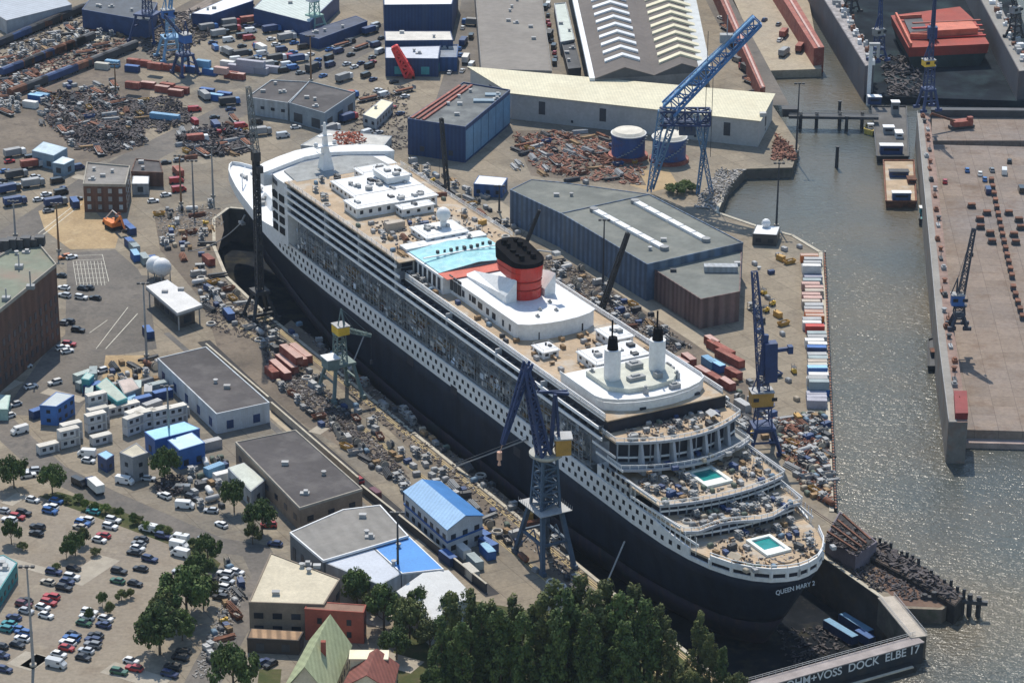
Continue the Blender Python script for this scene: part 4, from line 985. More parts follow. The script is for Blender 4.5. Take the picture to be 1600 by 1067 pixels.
# --- green gabled house
b=bld('gabled_house','steep pale green gabled house at the bottom edge','house',[(440,1085),(515,1090),(548,1010),(485,1002)],5,M('cream_render',(.55,.5,.38),.8),M('pale_green_tiles',(.36,.4,.24),.8,noise=.14,scale=.3,wave=(.2,1.1,.1)),gable=(8,1));fwin(b,1,1.4,3,1.3,1.6,3)
mb=MB();mb.cbox(1.5,-2,9,1.2,1.2,5);mb.build('chimney',brickr,b)
b=bld('tiled_house','dark red tiled house with pale flat dormer at the bottom edge','house',[(535,1075),(612,1080),(622,1040),(556,1035)],6,M('cream_render',(.55,.5,.38)),M('dark_red_tiles',(.2,.07,.055),.85,noise=.2,wave=(.3,1,.15)),gable=(4,1));fwin(b,1,1.4,3,1.3,1.6,3)
mb=MB();mb.cbox(-1,6,6,9,4,2.6);mb.cbox(-1,6,8.6,9.6,4.6,.3);mb.build('dormer',cream,b)
# --- site office cabins and mixed small sheds
b=bld('site_office','deep blue two-storey site office with pale roof at the road bend','office',[(62,634),(88,636),(116,618),(88,613)],6,blue,M('office_roof',(.45,.5,.52),.7,noise=.12),parapet=.2);fwin(b,2,1,2.8,1.2,1.1,2.8)
b=bld('shed','small grey shed tower in front of the dark tree','shed',[(187,708),(207,716),(231,708),(213,693)],7.5,M('grey_brown_panel',(.25,.26,.28),.8),M('buff_roof',(.5,.46,.36),.85),parapet=.3);fwin(b,2,1,3.2,1.2,1.2,3)
b=bld('shed','small shed with pale blue roof between parked vans and tower shed','shed',[(152,710),(166,719),(178,711),(166,704)],4,navy,lblue,parapet=.15);fwin(b,1,1,2,1,1,2.5)
b=bld('blue_shed','pale turquoise flat roof of the blue store beside the lamp mast','shed',[(226,675),(242,688),(312,670),(288,659)],5.5,blue,M('turquoise_roof',(.32,.62,.7),.6,noise=.1),parapet=.15);fwin(b,1,.8,2,1.6,1.8,3)
b=bld('blue_shed','lower blue store with pale striped roof behind the dark tree','shed',[(262,688),(280,704),(320,692),(300,676)],6,blue,M('white_turquoise_roof',(.5,.68,.74),.6,noise=.15),parapet=.15);fwin(b,1,.8,2,1.6,1.8,3)
b=bld('open_store','teal-grey roofed open store with long green stripe roof','shed',[(150,603),(183,628),(199,622),(166,590)],4,teal,M('sage_roof',(.42,.48,.42),.8,noise=.15),parapet=.1);fwin(b,1,.8,2,2,1.8,3,dark,'bay',6)
b=bld('open_store','pink and grey roofed store beside the sage-green roof','shed',[(184,596),(194,616),(218,607),(206,590)],3.6,grey,M('pink_grey_roof',(.5,.42,.38),.8,noise=.2),parapet=.1);fwin(b,1,.8,2,2,1.8,3,dark,'bay',6)
b=bld('open_store','small mint store at the start of the site compound','shed',[(127,592),(139,594),(147,586),(135,582)],4.5,teal,M('mint_top',(.42,.55,.52),.7),parapet=.1);fwin(b,1,1,2,1,1,2)
# pale blue sheds by the scrap yard
b=bld('shed','large pale blue-roofed shed at the edge of the scrap yard','shed',[(50,236),(84,244),(105,232),(68,222)],5.5,M('steel_blue_wall',(.2,.28,.36),.7),M('pale_blue_metal_roof',(.42,.52,.58),.6),parapet=.15);fwin(b,1,1,2,2,2,4,dark,'shed_door',4)
b=bld('shed','small pale blue-roofed shed beside the large one by the scrap yard','shed',[(82,255),(100,258),(116,250),(98,245)],4.5,M('steel_blue_wall',(.2,.28,.36)),M('white_blue_metal_roof',(.6,.68,.72),.6),parapet=.15);fwin(b,1,1,2,2,2,3,dark,'shed_door',3)
# building with scrap on its roof behind the forward superstructure
b=bld('quay_workshop','grey quay workshop behind the bow mast with rusty scrap on its roof','workshop',[(470,228),(592,239),(612,214),(512,204)],9,greyw,M('dull_white_roof',(.48,.47,.44),.8,noise=.2),parapet=.3);fwin(b,2,1.2,3.6,1.3,1.6,3.4)
# blue storage tanks by the cream shed
for (u,v,lb) in((982,252,'left blue round storage tank with white domed lid'),(1046,258,'right blue round storage tank partly behind the crane leg')):
    x,y=G(u,v,0);t=thing('storage_tank',lb,'tank',(x,y+5,0));r_=6.3
    mb=MB();mb.cyl(0,0,0,9.6,r_,28);mb.build('shell',M('tank_blue',(.03,.08,.24),.55,noise=.2,scale=.2,stain=((.12,.06,.04),.3,.5)),t)
    mb=MB();mb.cyl(0,0,9.6,10.6,r_+.25,28,r_*.85);mb.cyl(0,0,10.6,11,r_*.85,28,.5);mb.build('lid',M('tank_lid',(.62,.58,.5),.7,noise=.15),t)
    mb=MB();mb.cyl(0,0,9.3,9.65,r_+.4,28);mb.build('rim',steelw,t)
    mb=MB();mb.cyl(0,0,0.003,1.3,r_+1.2,28);mb.build('plinth',oxide,t)
    mb=MB()
    for k in range(14):
        a=k*.16-2.4;mb.cbox((r_+.5)*math.cos(a),(r_+.5)*math.sin(a),.6+k*.64,1.,1.,.12)
    mb.build('stair',grey,t)
# teal-clad low building at the left edge of the car park
b=bld('teal_building','teal low building with cluttered grey roof at the left edge of the car park','building',[(-30,930),(-2,925),(27,880),(6,868),(-20,872)],4.5,M('teal_wall',(.03,.24,.26),.6,noise=.15,wave=(.8,.9,.2)),M('cluttered_roof',(.4,.45,.46),.8,noise=.3),vents=5,parapet=.3);fwin(b,1,1.2,2,1.2,1.1,3)
# ---------------- cranes ----------------
craneblue=M('crane_blue',(.02,.045,.135),.5,noise=.25,scale=.3,rand=.15)
cranelb=M('crane_light_blue',(.16,.33,.52),.55,noise=.2,scale=.3)
craneg=M('crane_grey_green',(.14,.2,.2),.6,noise=.25,scale=.3)
blacksteel=M('black_steel',(.03,.034,.042),.6,noise=.3)
def legs4(t,sx,sy,h,tx,ty,mat,w_=.9,n=None):
    for a in(-1,1):
        for e in(-1,1):
            mb=MB();mb.beam((a*sx,e*sy,.5),(a*tx,e*ty,h),w_);mb.cbox(a*sx,e*sy,.17,2.6,1.,1.1);mb.build('leg',mat,t)
def portal_crane(label,loc,rz=0,sx=5.5,sy=4.8,ph=10,th=8,boom=((0,0,0),(6,0,18)),mat=craneblue,cab=yellow,bw=1.4,house=(5,3.6,3.4),jib=None,tower_w=2.6,group=None,name='portal_crane'):
    t=thing(name,label,'crane',loc,rz,group)
    legs4(t,sx,sy,ph,sx*.55,sy*.6,mat)
    mb=MB();mb.box(-sx*.7,-sy*.75,ph,sx*.7,sy*.75,ph+.8)
    mb.beam((-sx*.8,-sy*.8,ph*.55),(sx*.8,-sy*.8,ph*.55),.5);mb.beam((-sx*.8,sy*.8,ph*.55),(sx*.8,sy*.8,ph*.55),.5);mb.build('portal_frame',mat,t)
    z=ph+.8
    mb=MB();mb.lattice((0,0,z),(0,0,z+th),tower_w*1.25,tower_w,max(2,int(th/2.2)),.18);mb.cyl(0,0,z+th-.4,z+th,tower_w*.9,14);mb.build('tower',mat,t)
    z+=th
    l,w_,h_=house
    mb=MB();mb.cbox(-.8,0,z,l,w_,h_);hs=mb.build('machine_house',cab,t)
    mb=MB();mb.cbox(-.8,0,z+h_,l+.4,w_+.4,.25);mb.build('house_roof',lgrey,hs)
    for e in(l/2-.6,-l/2+.4):
        mb=MB();mb.cbox(e,-w_/2-.02,z+h_*.4,1.6,.1,1.1);mb.build('cab_window',glass,hs)
    p=Vector(boom[0])+Vector((0,0,z+h_*.5));q=p+Vector(boom[1])
    mb=MB();mb.lattice(p,q,bw,bw*.5,max(4,int((q-p).length/2.2)),.16);mb.build('boom',mat,t)
    mb=MB();a=Vector((-l*.3,0,z+h_));apex=a+Vector((0,0,5.5));mb.beam((a.x,-1.2,a.z),apex,.3);mb.beam((a.x,1.2,a.z),apex,.3);mb.beam(a+Vector((-1.8,0,0)),apex,.3);mb.tube(apex,q,.07,4);mb.tube(apex,p.lerp(q,.5),.06,4);mb.build('mast_frame',mat,t)
    mb=MB();mb.tube(q,q-Vector((0,0,8)),.06,4);mb.cbox(q.x,q.y,q.z-9.2,.7,.7,1.2);mb.build('hook',dark,t)
    if jib:
        mb=MB();mb.lattice(q,q+Vector(jib),bw*.6,bw*.3,max(3,int(Vector(jib).length/2)),.13);mb.build('jib',mat,t)
    return t
# --- main double-link crane on the near quay
t=thing('portal_crane','tall dark blue double-link dock crane standing at the stern on the near quay','crane',SW(-47.5,36.6),math.pi/2+HD)
legs4(t,7.5,4.8,15.5,3.6,2.8,M('crane_grey_blue',(.055,.095,.15),.6,noise=.2,rand=.2),1.1)
gb=MATS['crane_grey_blue']
mb=MB()
for a in(-1,1):mb.beam((-5.6,a*3.8,7.6),(5.6,a*3.8,7.6),.7);mb.beam((a*5.6,-3.8,7.6),(a*5.6,3.8,7.6),.6);mb.beam((-7.3,a*4.7,1.2),(0,a*3.4,10),.3);mb.beam((7.3,a*4.7,1.2),(0,a*3.4,10),.3)
mb.box(-4.6,-3.6,15.3,4.6,3.6,16.2);mb.build('portal_frame',gb,t)
mb=MB();mb.box(-6,-4.8,16.2,6,4.8,16.4)
for i in range(12):mb.beam((-6+i*1.09,-4.8,16.4),(-6+i*1.09,-4.8,17.5),.08);mb.beam((-6+i*1.09,4.8,16.4),(-6+i*1.09,4.8,17.5),.08)
mb.build('gallery',lgrey,t)
mb=MB();mb.lattice((0,0,16.4),(0,0,30.2),5.6,4.2,6,.34,.22);mb.lattice((0,0,16.4),(0,0,30.2),2.2,2.,7,.25,.18);mb.build('tower',gb,t)
mb=MB();mb.cyl(0,0,30.2,31.2,3,20,4.4);mb.cyl(0,0,31.2,31.9,4.5,20);mb.build('slewing_ring',M('ring_pale',(.36,.36,.33),.7,noise=.3),t)
up=thing('crane_top','','',(0,0,0));bpy.data.objects.remove(up)
# upper works face the picture side: rotate local axes so that x is world x
rz=-(math.pi/2+HD);cz,sz=math.cos(rz),math.sin(rz)
def W(x,y,z):return (x*cz-y*sz,x*sz+y*cz,z)
mb=MB()
for a in(-1.3,1.3):mb.beam(W(1.2,a,32),W(2.2,a*.8,48.8),.75);mb.beam(W(3.6,a,32),W(2.4,a*.8,48.5),.55)
for k in range(6):mb.beam(W(1.2+.18*k,-1.3,33+k*2.7),W(1.2+.18*k,1.3,33+k*2.7),.3);mb.beam(W(1.3+.18*k,-1.2,33+k*2.7),W(3.5-.18*k,1.2,35.+k*2.6),.25)
mb.beam(W(-2.6,0,49.2),W(5.8,0,48.6),.9,.6);mb.beam(W(-2.4,-1.4,49.6),W(5.4,1.4,48.9),.4);mb.build('mast_frame',craneblue,t)
mb=MB();mb.lattice(W(-.6,-2,32),W(-5.7,-3,57),2.6,1.2,11,.36,.24);mb.build('boom',craneblue,t)
mb=MB();mb.lattice(W(-4.9,-3,58.6),W(-11.4,-3,35.5),1.7,.6,9,.26,.15);mb.beam(W(-5.2,-3,57),W(-2,0,49.4),.35);mb.build('jib',craneblue,t)
mb=MB();mb.tube(W(-11.4,-3,35.5),W(-12.1,-3,33),.1,5);mb.cyl(*W(-12.2,-3,31)[:2],31,33.2,.7,8);mb.cyl(*W(-12.2,-3,30)[:2],29.4,31,.5,8,.2);mb.build('hook',M('hook_pale',(.6,.35,.25),.6),t)
mb=MB();
for z0,z1 in((32,36.5),):
    p=[W(2.6,-3,0),W(6.6,-2.2,0),W(6.2,2,0),W(2.2,1.6,0)];mb.prism([(a[0],a[1]) for a in p],z0,z1)
hs=mb.build('machine_house',M('crane_ochre',(.45,.26,.06),.6,noise=.2),t)
mb=MB();p=[W(2.2,-3.4,0),W(7,-2.6,0),W(6.6,2.4,0),W(1.8,2,0)];mb.prism([(a[0],a[1]) for a in p],36.5,36.9);mb.build('house_roof',lgrey,hs)
# --- tall dark crane mast by the bow
x,y=G(407,497);t=thing('tower_crane','very tall black lattice crane mast beside the dock near the bow','crane',(x,y,0),HD)
legs4(t,4.2,4.2,9,1.6,1.6,blacksteel,.9)
mb=MB();mb.box(-2.6,-2.6,8.8,2.6,2.6,10);mb.cbox(0,0,.6,9,1,1);mb.build('portal_frame',blacksteel,t)
mb=MB();mb.lattice((0,0,10),(0,0,56),1.9,1.5,24,.2,.13);mb.lattice((0,0,10),(0,0,54),1.0,.9,30,.12,.1);mb.build('mast',blacksteel,t)
mb=MB();mb.lattice((0,0,56),(-1.2,1.5,77.5),2.0,1.2,10,.1,.07);mb.build('boom',M('grey_lattice',(.12,.14,.15),.6),t)
mb=MB();mb.cbox(0,0,53.5,2.4,2.4,3);mb.build('machine_house',blacksteel,t)
mb=MB();mb.cbox(.3,-1.9,50,2,1.6,2.2);mb.build('cab',dark,t)
# --- portal crane with yellow cab on the near quay
t=portal_crane('grey-green portal crane with a yellow top cab on the near quay','' or (*SW(78,36.7),0),math.pi/2+HD,5.5,4.8,10.5,9,((0,0,0),(-3,-9,-3)),craneg,yellow,1.3,(4.6,3.8,2.6))
mb=MB();mb.box(-5.2,2.6,10.8,-.6,6.4,14.);hs=mb.build('winch_house',craneg,t);mb=MB();mb.box(-5.5,2.3,14,-.3,6.7,14.3);mb.build('house_roof',steelw,hs)
# --- right-hand blue slewing crane on the pier
x,y=G(1190,704);t=portal_crane('dark blue slewing crane with ochre machine house on the right-hand pier',(x,y,0),.15,4.6,4.6,7.5,6.5,((0,0,0),(-3.2,5,37)),craneblue,M('crane_ochre',(.45,.26,.06)),3.0,(6.4,4.4,4.2),tower_w=3.6)
mb=MB();mb.beam((1.6,0,22),(1.2,0,34),3.6,3.0);mb.beam((-1.2,0,24),(0,1,36),1.4,1.6);mb.beam((1.6,-.5,31.5),(6.6,-.5,31.9),.9,1.0);mb.build('pylon',craneblue,t)
mb=MB();mb.cbox(6.9,-.5,30.6,1.4,2,2.2);mb.build('counterweight',navy,t)
# --- big light-blue slipway crane with inclined girder
x,y=G(1062,304);t=thing('slipway_crane','huge light blue lattice gantry crane with a long raised girder above the cream shed','crane',(x,y,0))
def L(u,v,dy=0.):   # point in the upright plane through the crane base (dy metres deeper)
    k=(F/((y+dy)*math.cos(P)+H*math.sin(P)));return ((u-1062)/k*1.0,dy,(304-v)/k/math.cos(P)+dy*-.36)
boommb=MB()
p0,p1=Vector(L(1040,176)),Vector(L(1172,44))
mb=MB();mb.lattice(p0,p1,5.2,3.6,13,.42,.2);bo=mb.build('boom',M('girder_blue',(.05,.17,.4),.5,noise=.25),t)
d=(p1-p0).normalized();nn=Vector((-d.z,0,d.x))
mb=MB();mb.beam(p0+nn*2.4+Vector((0,.6,0)),p1+nn*1.9+Vector((0,.6,0)),2.2,.5);mb.build('walkway',cranelb,bo)
mb=MB()
for k in range(16):
    a=p0.lerp(p1,k/16)+nn*2.6;b_=p0.lerp(p1,(k+1)/16)+nn*2.5;mb.beam(a+Vector((0,-1.3,1)),b_+Vector((0,-1.3,1)),.14);mb.beam(a+Vector((0,-1.3,0)),a+Vector((0,-1.3,1)),.12)
mb.build('handrail',lgrey,bo)
for (a,b_,w0,w1,dy,nb) in(((1030,178),(1014,300),2.2,1.4,0,9),((1052,182),(1018,296),2.2,1.2,4,9),((1084,184),(1112,330),2.0,1.2,0,10),((1104,176),(1090,318),1.6,1.,5,10)):
    mb=MB();A_,B_=Vector(L(*a,dy)),Vector(L(*b_,0));B_.z=max(B_.z,.2)
    mb.lattice(B_,A_,w1,w0,nb,.2,.12);mb.build('leg',M('crane_mid_blue',(.1,.2,.33),.55,noise=.2,rand=.3),t)
mb=MB();A_=Vector(L(1058,188));mb.lattice(A_+Vector((-7,1,0)),A_+Vector((11,1,0)),5,5,4,.35,.25);mb.cbox(A_.x,2,A_.z-2.2,12,5,.5)
for k in range(7):mb.beam(A_+Vector((-6+k*2.6,-2,-4.4)),A_+Vector((-6+k*2.6,3,-.4)),.25)
mb.build('head_frame',craneblue,t)
mb=MB();mb.cbox(A_.x+3,1,A_.z-6.5,6,3.4,3.2);mb.build('machine_house',M('crane_dark_house',(.05,.07,.12),.6),t)
for u,dv in((1098,0),(1108,4)):
    mb=MB();a=Vector(L(u,60 if u<1105 else 120,1));mb.tube(a,(a.x,a.y,14),.12,5);mb.build('cable',dark,t)
mb=MB();q=Vector(L(1140,52,2));mb.cbox(q.x-3,2,q.z-6,5,3,3);mb.tube((q.x-3,2,q.z-3),(q.x-3,2,q.z+4),.2);mb.build('trolley',grey,bo)
# --- thin tall boom cranes standing on the far quay of the dock
def crawler(label,u,v,top,mat=blacksteel,r=.9,dep=0):
    x,y=G(u,v);t=thing('crawler_crane',label,'crane',(x,y,0),.3)
    for a in(-1,1):
        mb=MB();mb.box(-3,a*2.1-.45,.05,3,a*2.1+.45,1.);mb.build('track',tyre,t)
    mb=MB();mb.box(-3.4,-1.7,1.1,2.2,1.7,3.4);hs=mb.build('body',mat,t)
    mb=MB();mb.box(.6,-2.3,1.3,2.4,-1.2,3.6);mb.build('cab',dark,t)
    k=F/(y*math.cos(P)+H*math.sin(P));c3,s3=math.cos(-.3),math.sin(-.3)
    dx,dz=(top[0]-u)/k,(v-top[1])/k/math.cos(P)
    mb=MB();mb.lattice((1,0,2.4),(dx*c3-dep*s3,dx*s3+dep*c3,dz),1.3*r,.9*r,max(8,int(dz/2.2)),.17*r+.05,.12*r);mb.build('boom',mat,t)
    mb=MB();mb.tube((-3,0,3.4),(dx*c3*.96,dx*s3*.96,dz*.96),.07,4);mb.build('stay_cable',dark,t);return t
crawler('black crawler crane with upright boom between the ship and the small blue shed',697,334,(690,190),r=1.05)
crawler('black crawler crane with a leaning boom behind the stern of the funnel deckhouse',934,498,(978,366),r=1.0)
crawler('dark crane with a thin leaning boom behind the funnel near the quay hall',812,405,(842,470 if False else 330),r=.7)
# red boom in front of the low blue shed
x,y=G(640,122);t=thing('loading_boom','red inclined loading boom leaning on the low blue shed','crane',(x,y,0))
k=F/(y*math.cos(P)+H*math.sin(P))
mb=MB();mb.lattice((0,0,1.2),((617-640)/k,0,(122-76)/k/math.cos(P)),3.4,2.0,5,.5,.42);mb.build('boom',M('bright_red',(.7,.05,.05),.5),t)
mb=MB();mb.cbox(0,0,.05,4.2,3,1.6);mb.cbox(0,0,1.6,2.4,2.2,1.2);mb.build('body',red,t)
for a in(-1.5,1.5):
    mb=MB();mb.tube((a,-1.7,.6),(a,1.7,.6),.58,10);mb.build('wheel',tyre,t)
# far harbour cranes
portal_crane('teal-blue harbour crane standing left of the far truck yard',(*G(268,92),0),.4,5,5,9,8,((0,0,0),(4,3,22)),cranelb,blue,1.3)
portal_crane('dark blue harbour crane with low boom beside the far dark hall',(*G(232,62),0),1.2,6,6,11,7,((0,0,0),(16,5,10)),craneblue,navy,1.5)
portal_crane('small blue crane over the coloured container stacks near the railway',(*G(290,116),0),2.2,4,4,8,5,((0,0,0),(5,6,9)),craneblue,blue,1.2)
portal_crane('pale green harbour crane behind the long dark blue open shed',(*G(492,50),0),.8,4,4,7,6,((0,0,0),(-5,4,12)),M('crane_pale_green',(.25,.4,.36),.6),steelw,1.2)
# ---------------- floating docks, gate, barges, pier head ----------------
pinkdeck=ground_mat('dock_deck',(.27,.215,.175),(.24,.21,.195),(.31,.245,.195),slab=(7,.06),patch=.012,dirt=(.17,.11,.075))
greydeck=M('pale_walkway',(.27,.255,.235),.85,noise=.15,scale=.1)
def pxthing(name,label,cat,pts,z,group=None):
    p=px(pts,z);c=mean(p);return thing(name,label,cat,(*c,0),0,group),c
def lp(c,pts,z):return [(x-c[0],y-c[1]) for x,y in px(pts,z)]
# right-hand floating dock
t,c=pxthing('floating_dock','huge pinkish floating dock with keel blocks along the right edge','floating dock',[(1455,228),(1620,230),(1640,674),(1520,672)],.6)
mb=MB();dk=ccw(lp(c,[(1446,226),(1700,232),(1760,678),(1505,671)],.6));mb.prism(dk,-5,.6);mb.build('pontoon_deck',pinkdeck,t)
mb=MB();mb.prism(ccw(lp(c,[(1500,675),(1740,680),(1745,697),(1492,691)],-2.2)),-5,-2.2);mb.build('apron',M('apron_pink',(.34,.27,.25),.9,noise=.2),t)
wl_=[(1433,178),(1441,267),(1454,400),(1466,534),(1482,660)];wr_=[(1512,660),(1493,534),(1478,400),(1463,267),(1452,178)]
mb=MB();mb.prism(ccw(lp(c,wl_+wr_,9)),-5,9);wg=mb.build('wing_wall',M('wing_wall_grey',(.17,.16,.15),.8,noise=.25,scale=.15,stain=((.2,.1,.06),.2,.5)),t)
mid=[((a[0]*.55+b_[0]*.45),a[1]) for a,b_ in zip(wl_,wr_[::-1])]
mb=MB();mb.prism(ccw(lp(c,wl_+mid[::-1],9)),9.0,9.25);mb.build('walkway',greydeck,wg)
mb=MB();mb.prism(ccw(lp(c,mid+wr_,9)),9.0,9.14);mb.build('wall_top',M('wall_top_pink',(.25,.17,.14),.9,noise=.3,scale=.3),wg)
mb=MB()
P_=[lp(c,[q],9)[0] for q in wl_]
for a,b_ in zip(P_,P_[1:]):
    for z in(9.8,10.3):mb.beam((*a,z),(*b_,z),.1)
    n=20
    for k in range(n):
        s_=k/n;mb.beam((a[0]+(b_[0]-a[0])*s_,a[1]+(b_[1]-a[1])*s_,9.2),(a[0]+(b_[0]-a[0])*s_,a[1]+(b_[1]-a[1])*s_,10.3),.08)
mb.build('railing',lgrey,wg)
mb=MB();q=lp(c,[(1492,655),(1512,655),(1510,620),(1490,620)],9.2);mb.prism(ccw(q),9.2,11.2);mb.build('winch_house',M('maroon_paint',(.22,.03,.03),.7,noise=.2),wg)
# winches and lockers on the wall
for k in range(34):
    s_=k/34+R.uniform(0,.02);i=min(3,int(s_*4));f=s_*4-i
    a=(wr_[::-1][i][0]*(1-f)+wr_[::-1][i+1][0]*f-R.uniform(5,13),wr_[::-1][i][1]*(1-f)+wr_[::-1][i+1][1]*f)
    q=lp(c,[a],9.1)[0];mb=MB();kk=k%3
    if kk==0:mb.cbox(*q,9.1,1.6,2.2,1.1);mb.cbox(*q,10.2,1.,1.2,.5)
    elif kk==1:mb.cyl(*q,9.1,10.2,.6,8);mb.cyl(*q,10.2,10.5,.9,8)
    else:mb.cbox(*q,9.1,1.2,3,.8);mb.tube((q[0],q[1],9.5),(q[0],q[1],11.5),.12)
    mb.build('deck_winch' if kk==1 else 'locker',[rust,dark,grey,rust][k%4],wg)
# keel blocks on the dock deck: things of their own
def keel_block(u,v,rz=0,l=3.2,w_=1.6):
    x,y=G(u,v,.6)
    if not kb:
        t_=thing('keel_block','','block',(x,y,.6),rz,'keel blocks on the right floating dock')
        mb=MB();mb.frust([(-1.6,-.9),(1.6,-.9),(1.6,.9),(-1.6,.9)],[(-1.2,-.8),(1.2,-.8),(1.2,.8),(-1.2,.8)],0,1.3);mb.build('base',dark,t_)
        mb=MB();mb.box(-1.3,-.85,1.3,1.3,.85,1.8);mb.build('cap',rust,t_);kb.append(t_);return t_
    t_=copy_tree(kb[0]);t_.location=(x,y,.6);t_.rotation_euler=(0,0,rz);return t_
kb=[]
rowlm=G(1597,500,.6)
for k in range(15):
    f=k/14;rep(keel_block(1549+28*f+4*f*f,285+150*f,1.5),'middle-row keel block','on the pink floating dock','the near deck end',rowlm)
for k in range(5):rep(keel_block(1583+k*3.6,453+k*11.5,1.5),'short-row keel block','on the pink floating dock','the near deck end',rowlm)
for u,v in((1518,325),(1542,336),(1531,346),(1532,358),(1547,368),(1550,381),(1576,336),(1592,347),(1595,359),(1584,370),(1587,382)):
    rep(keel_block(u,v,0),'dark side block','on the pink floating dock','the near deck end',rowlm)
# cranes on that dock
portal_crane('slim dock crane with raised dark boom and blue base on the floating dock wall',(*G(1497,512,9.2),9.2),0,2.4,2.4,4,3,((0,0,0),(3.4,4,22)),M('crane_steel_blue',(.035,.045,.07),.6,noise=.3),blue,2.0,(4,3,3.4))
portal_crane('blue dock crane with yellow cab at the far end of the floating dock wall',(*G(1449,172,9.2),9.2),.3,3.2,3.2,8,9,((0,0,0),(1.5,3,24)),craneblue,yellow,1.5,(4.4,3.4,2.4))
# far part of the dock: rusty work pontoon with crane
t,c=pxthing('work_pontoon','grey and tan work pontoon beyond the far end of the pink dock deck','pontoon',[(1455,180),(1620,180),(1620,220),(1455,220)],-.5)
mb=MB();mb.prism(ccw(lp(c,[(1456,176),(1720,178),(1724,220),(1456,220)],-.5)),-5,-.5);mb.build('hull',pinkdeck,t)
mb=MB();mb.prism(ccw(lp(c,[(1455,168),(1720,170),(1720,174),(1455,172)],2.5)),-5,2.5);mb.build('bulwark',dark,t)
x,y=G(1502,200,-.4);t=thing('pontoon_excavator','red-brown excavator crane on the work pontoon','excavator',(x,y,-.45),.3)
mb=MB();mb.box(-5,-1.5,.1,5,1.5,1.2);mb.build('undercarriage',dark,t)
mb=MB();mb.box(-4,-2,1.2,4,2,3.2);mb.box(2,-1.8,3.2,4,0,4.6);mb.build('body',oxide,t)
mb=MB();mb.beam((-3,0,3),(-13,0,7),.8);mb.beam((-13,0,7),(-17,0,2),.6);mb.build('arm',rust,t)
# middle floating dock holding the red ship
t,c=pxthing('floating_dock','dark grey floating dock holding the red ship at the top right','floating dock',[(1345,138),(1560,150),(1500,0),(1300,0)],0)
mb=MB();mb.prism(ccw(lp(c,[(1300,-60),(1560,-60),(1650,160),(1352,150)],-1)),-5,-1);mb.build('pontoon_deck',M('shaded_dock_deck',(.016,.021,.028),.95,spec=.05,noise=.5,scale=.06,stain=((.035,.055,.062),.05,.8)),t)  # wall and ship shade painted into the dark deck colour; teal blotches stand for water
for pts,nm in(([(1250,-60),(1352,104),(1366,100),(1288,-60)],'l'),([(1500,-60),(1592,112),(1612,110),(1530,-60)],'r')):
    mb=MB();mb.prism(ccw(lp(c,pts,11)),-5,11);wg=mb.build('wing_wall',M('dark_wing_wall',(.1,.1,.115),.8,noise=.2,scale=.08,stain=((.16,.1,.08),.1,.4)),t)
    mb=MB();mb.prism(ccw(lp(c,[(p[0]+(1 if i in(0,1) else -1),p[1]) for i,p in enumerate(pts)],11)),11.0,11.2);mb.build('wall_top',greydeck if nm=='r' else M('cluttered_grey',(.3,.28,.28),.85,noise=.5,scale=.5),wg)
    for k in range(40):
        f=(k+.5)/40;u=pts[0][0]+(pts[1][0]-pts[0][0])*f+R.uniform(12,24);v=pts[0][1]+(pts[1][1]-pts[0][1])*f
        if v<0:continue
        q=lp(c,[(u,v)],11)[0];mb=MB();mb.cbox(*q,11.2,R.uniform(1.5,3),R.uniform(1.5,3),R.uniform(.8,2));mb.cbox(q[0]+.4,q[1],11.6,1,1,R.uniform(1,2.4));mb.build('locker',[lgrey,grey,rust,steelw][k%4],wg)
# red ship inside
t,c=pxthing('red_ship','red-brown ship under repair inside the dark floating dock','ship',[(1400,60),(1535,60),(1535,90),(1400,90)],8)
hl=ccw(lp(c,[(1392,22),(1500,8),(1524,30),(1546,66),(1420,72)],9));
mb=MB();mb.frust([(x*.97,y*.97) for x,y in hl],hl,4.2,8.2);mb.build('hull',M('ship_oxide',(.3,.035,.02),.7,noise=.25,scale=.15,stain=((.25,.06,.04),.2,.5)),t)
mb=MB();mb.prism(ccw(lp(c,[(1452,40),(1518,36),(1528,48),(1460,52)],10.5)),9,11.5);mb.build('hatch_cover',M('ship_red_light',(.55,.14,.08),.6,noise=.2),t)
mb=MB();mb.prism(ccw(lp(c,[(1412,30),(1440,28),(1450,48),(1422,52)],9.2)),9.0,9.2);mb.build('hold_opening',dark,t)
for (a,b_) in(((1400,22),(1424,70)),((1422,55),(1452,56)),((1405,27),(1440,25))):
    q,w_=lp(c,[a],10)[0],lp(c,[b_],10)[0];mb=MB();mb.beam((*q,9.8),(*w_,9.8),.8,1.6);mb.build('coaming',M('ship_red_light',(.55,.14,.08)),t)
mb=MB();mb.frust([(x*.85,y*.85) for x,y in hl],[(x*.95,y*.95) for x,y in hl],-.9,4.2);mb.build('hull_bottom',M('hull_dark_green',(.02,.035,.035),.8,noise=.4),t)
for k in range(5):
    q=lp(c,[(1442+k*23,77)],4.5)[0];mb=MB();mb.cbox(*q,3.6,5,2.4,.4);mb.cbox(q[0],q[1]+.4,4.,4,1.2,1.6);mb.build('staging',pink,t)
for k in range(4):
    q,w_=lp(c,[(1422+k,62-k*4.6)],8.3)[0],lp(c,[(1540-k*3,57-k*4.6)],8.3)[0];mb=MB();mb.beam((*q,8.8+k*.9),(*w_,8.8+k*.9),1.2,.5);mb.build('deck_tier',[red,oxide][k%2],t)
mb=MB();q=lp(c,[(1456,60)],9)[0];mb.cbox(*q,9,4,3,5);mb.tube((q[0],q[1],14),(q[0],q[1],19),.3);mb.build('bridge_house',navy,t)
mb=MB();
q=lp(c,[(1470,-6)],9)[0];mb=MB();mb.cbox(*q,8,14,6,9);mb.cbox(q[0],q[1],17,10,4,3);mb.build('accommodation',M('bluish_house',(.12,.2,.34),.6),t)
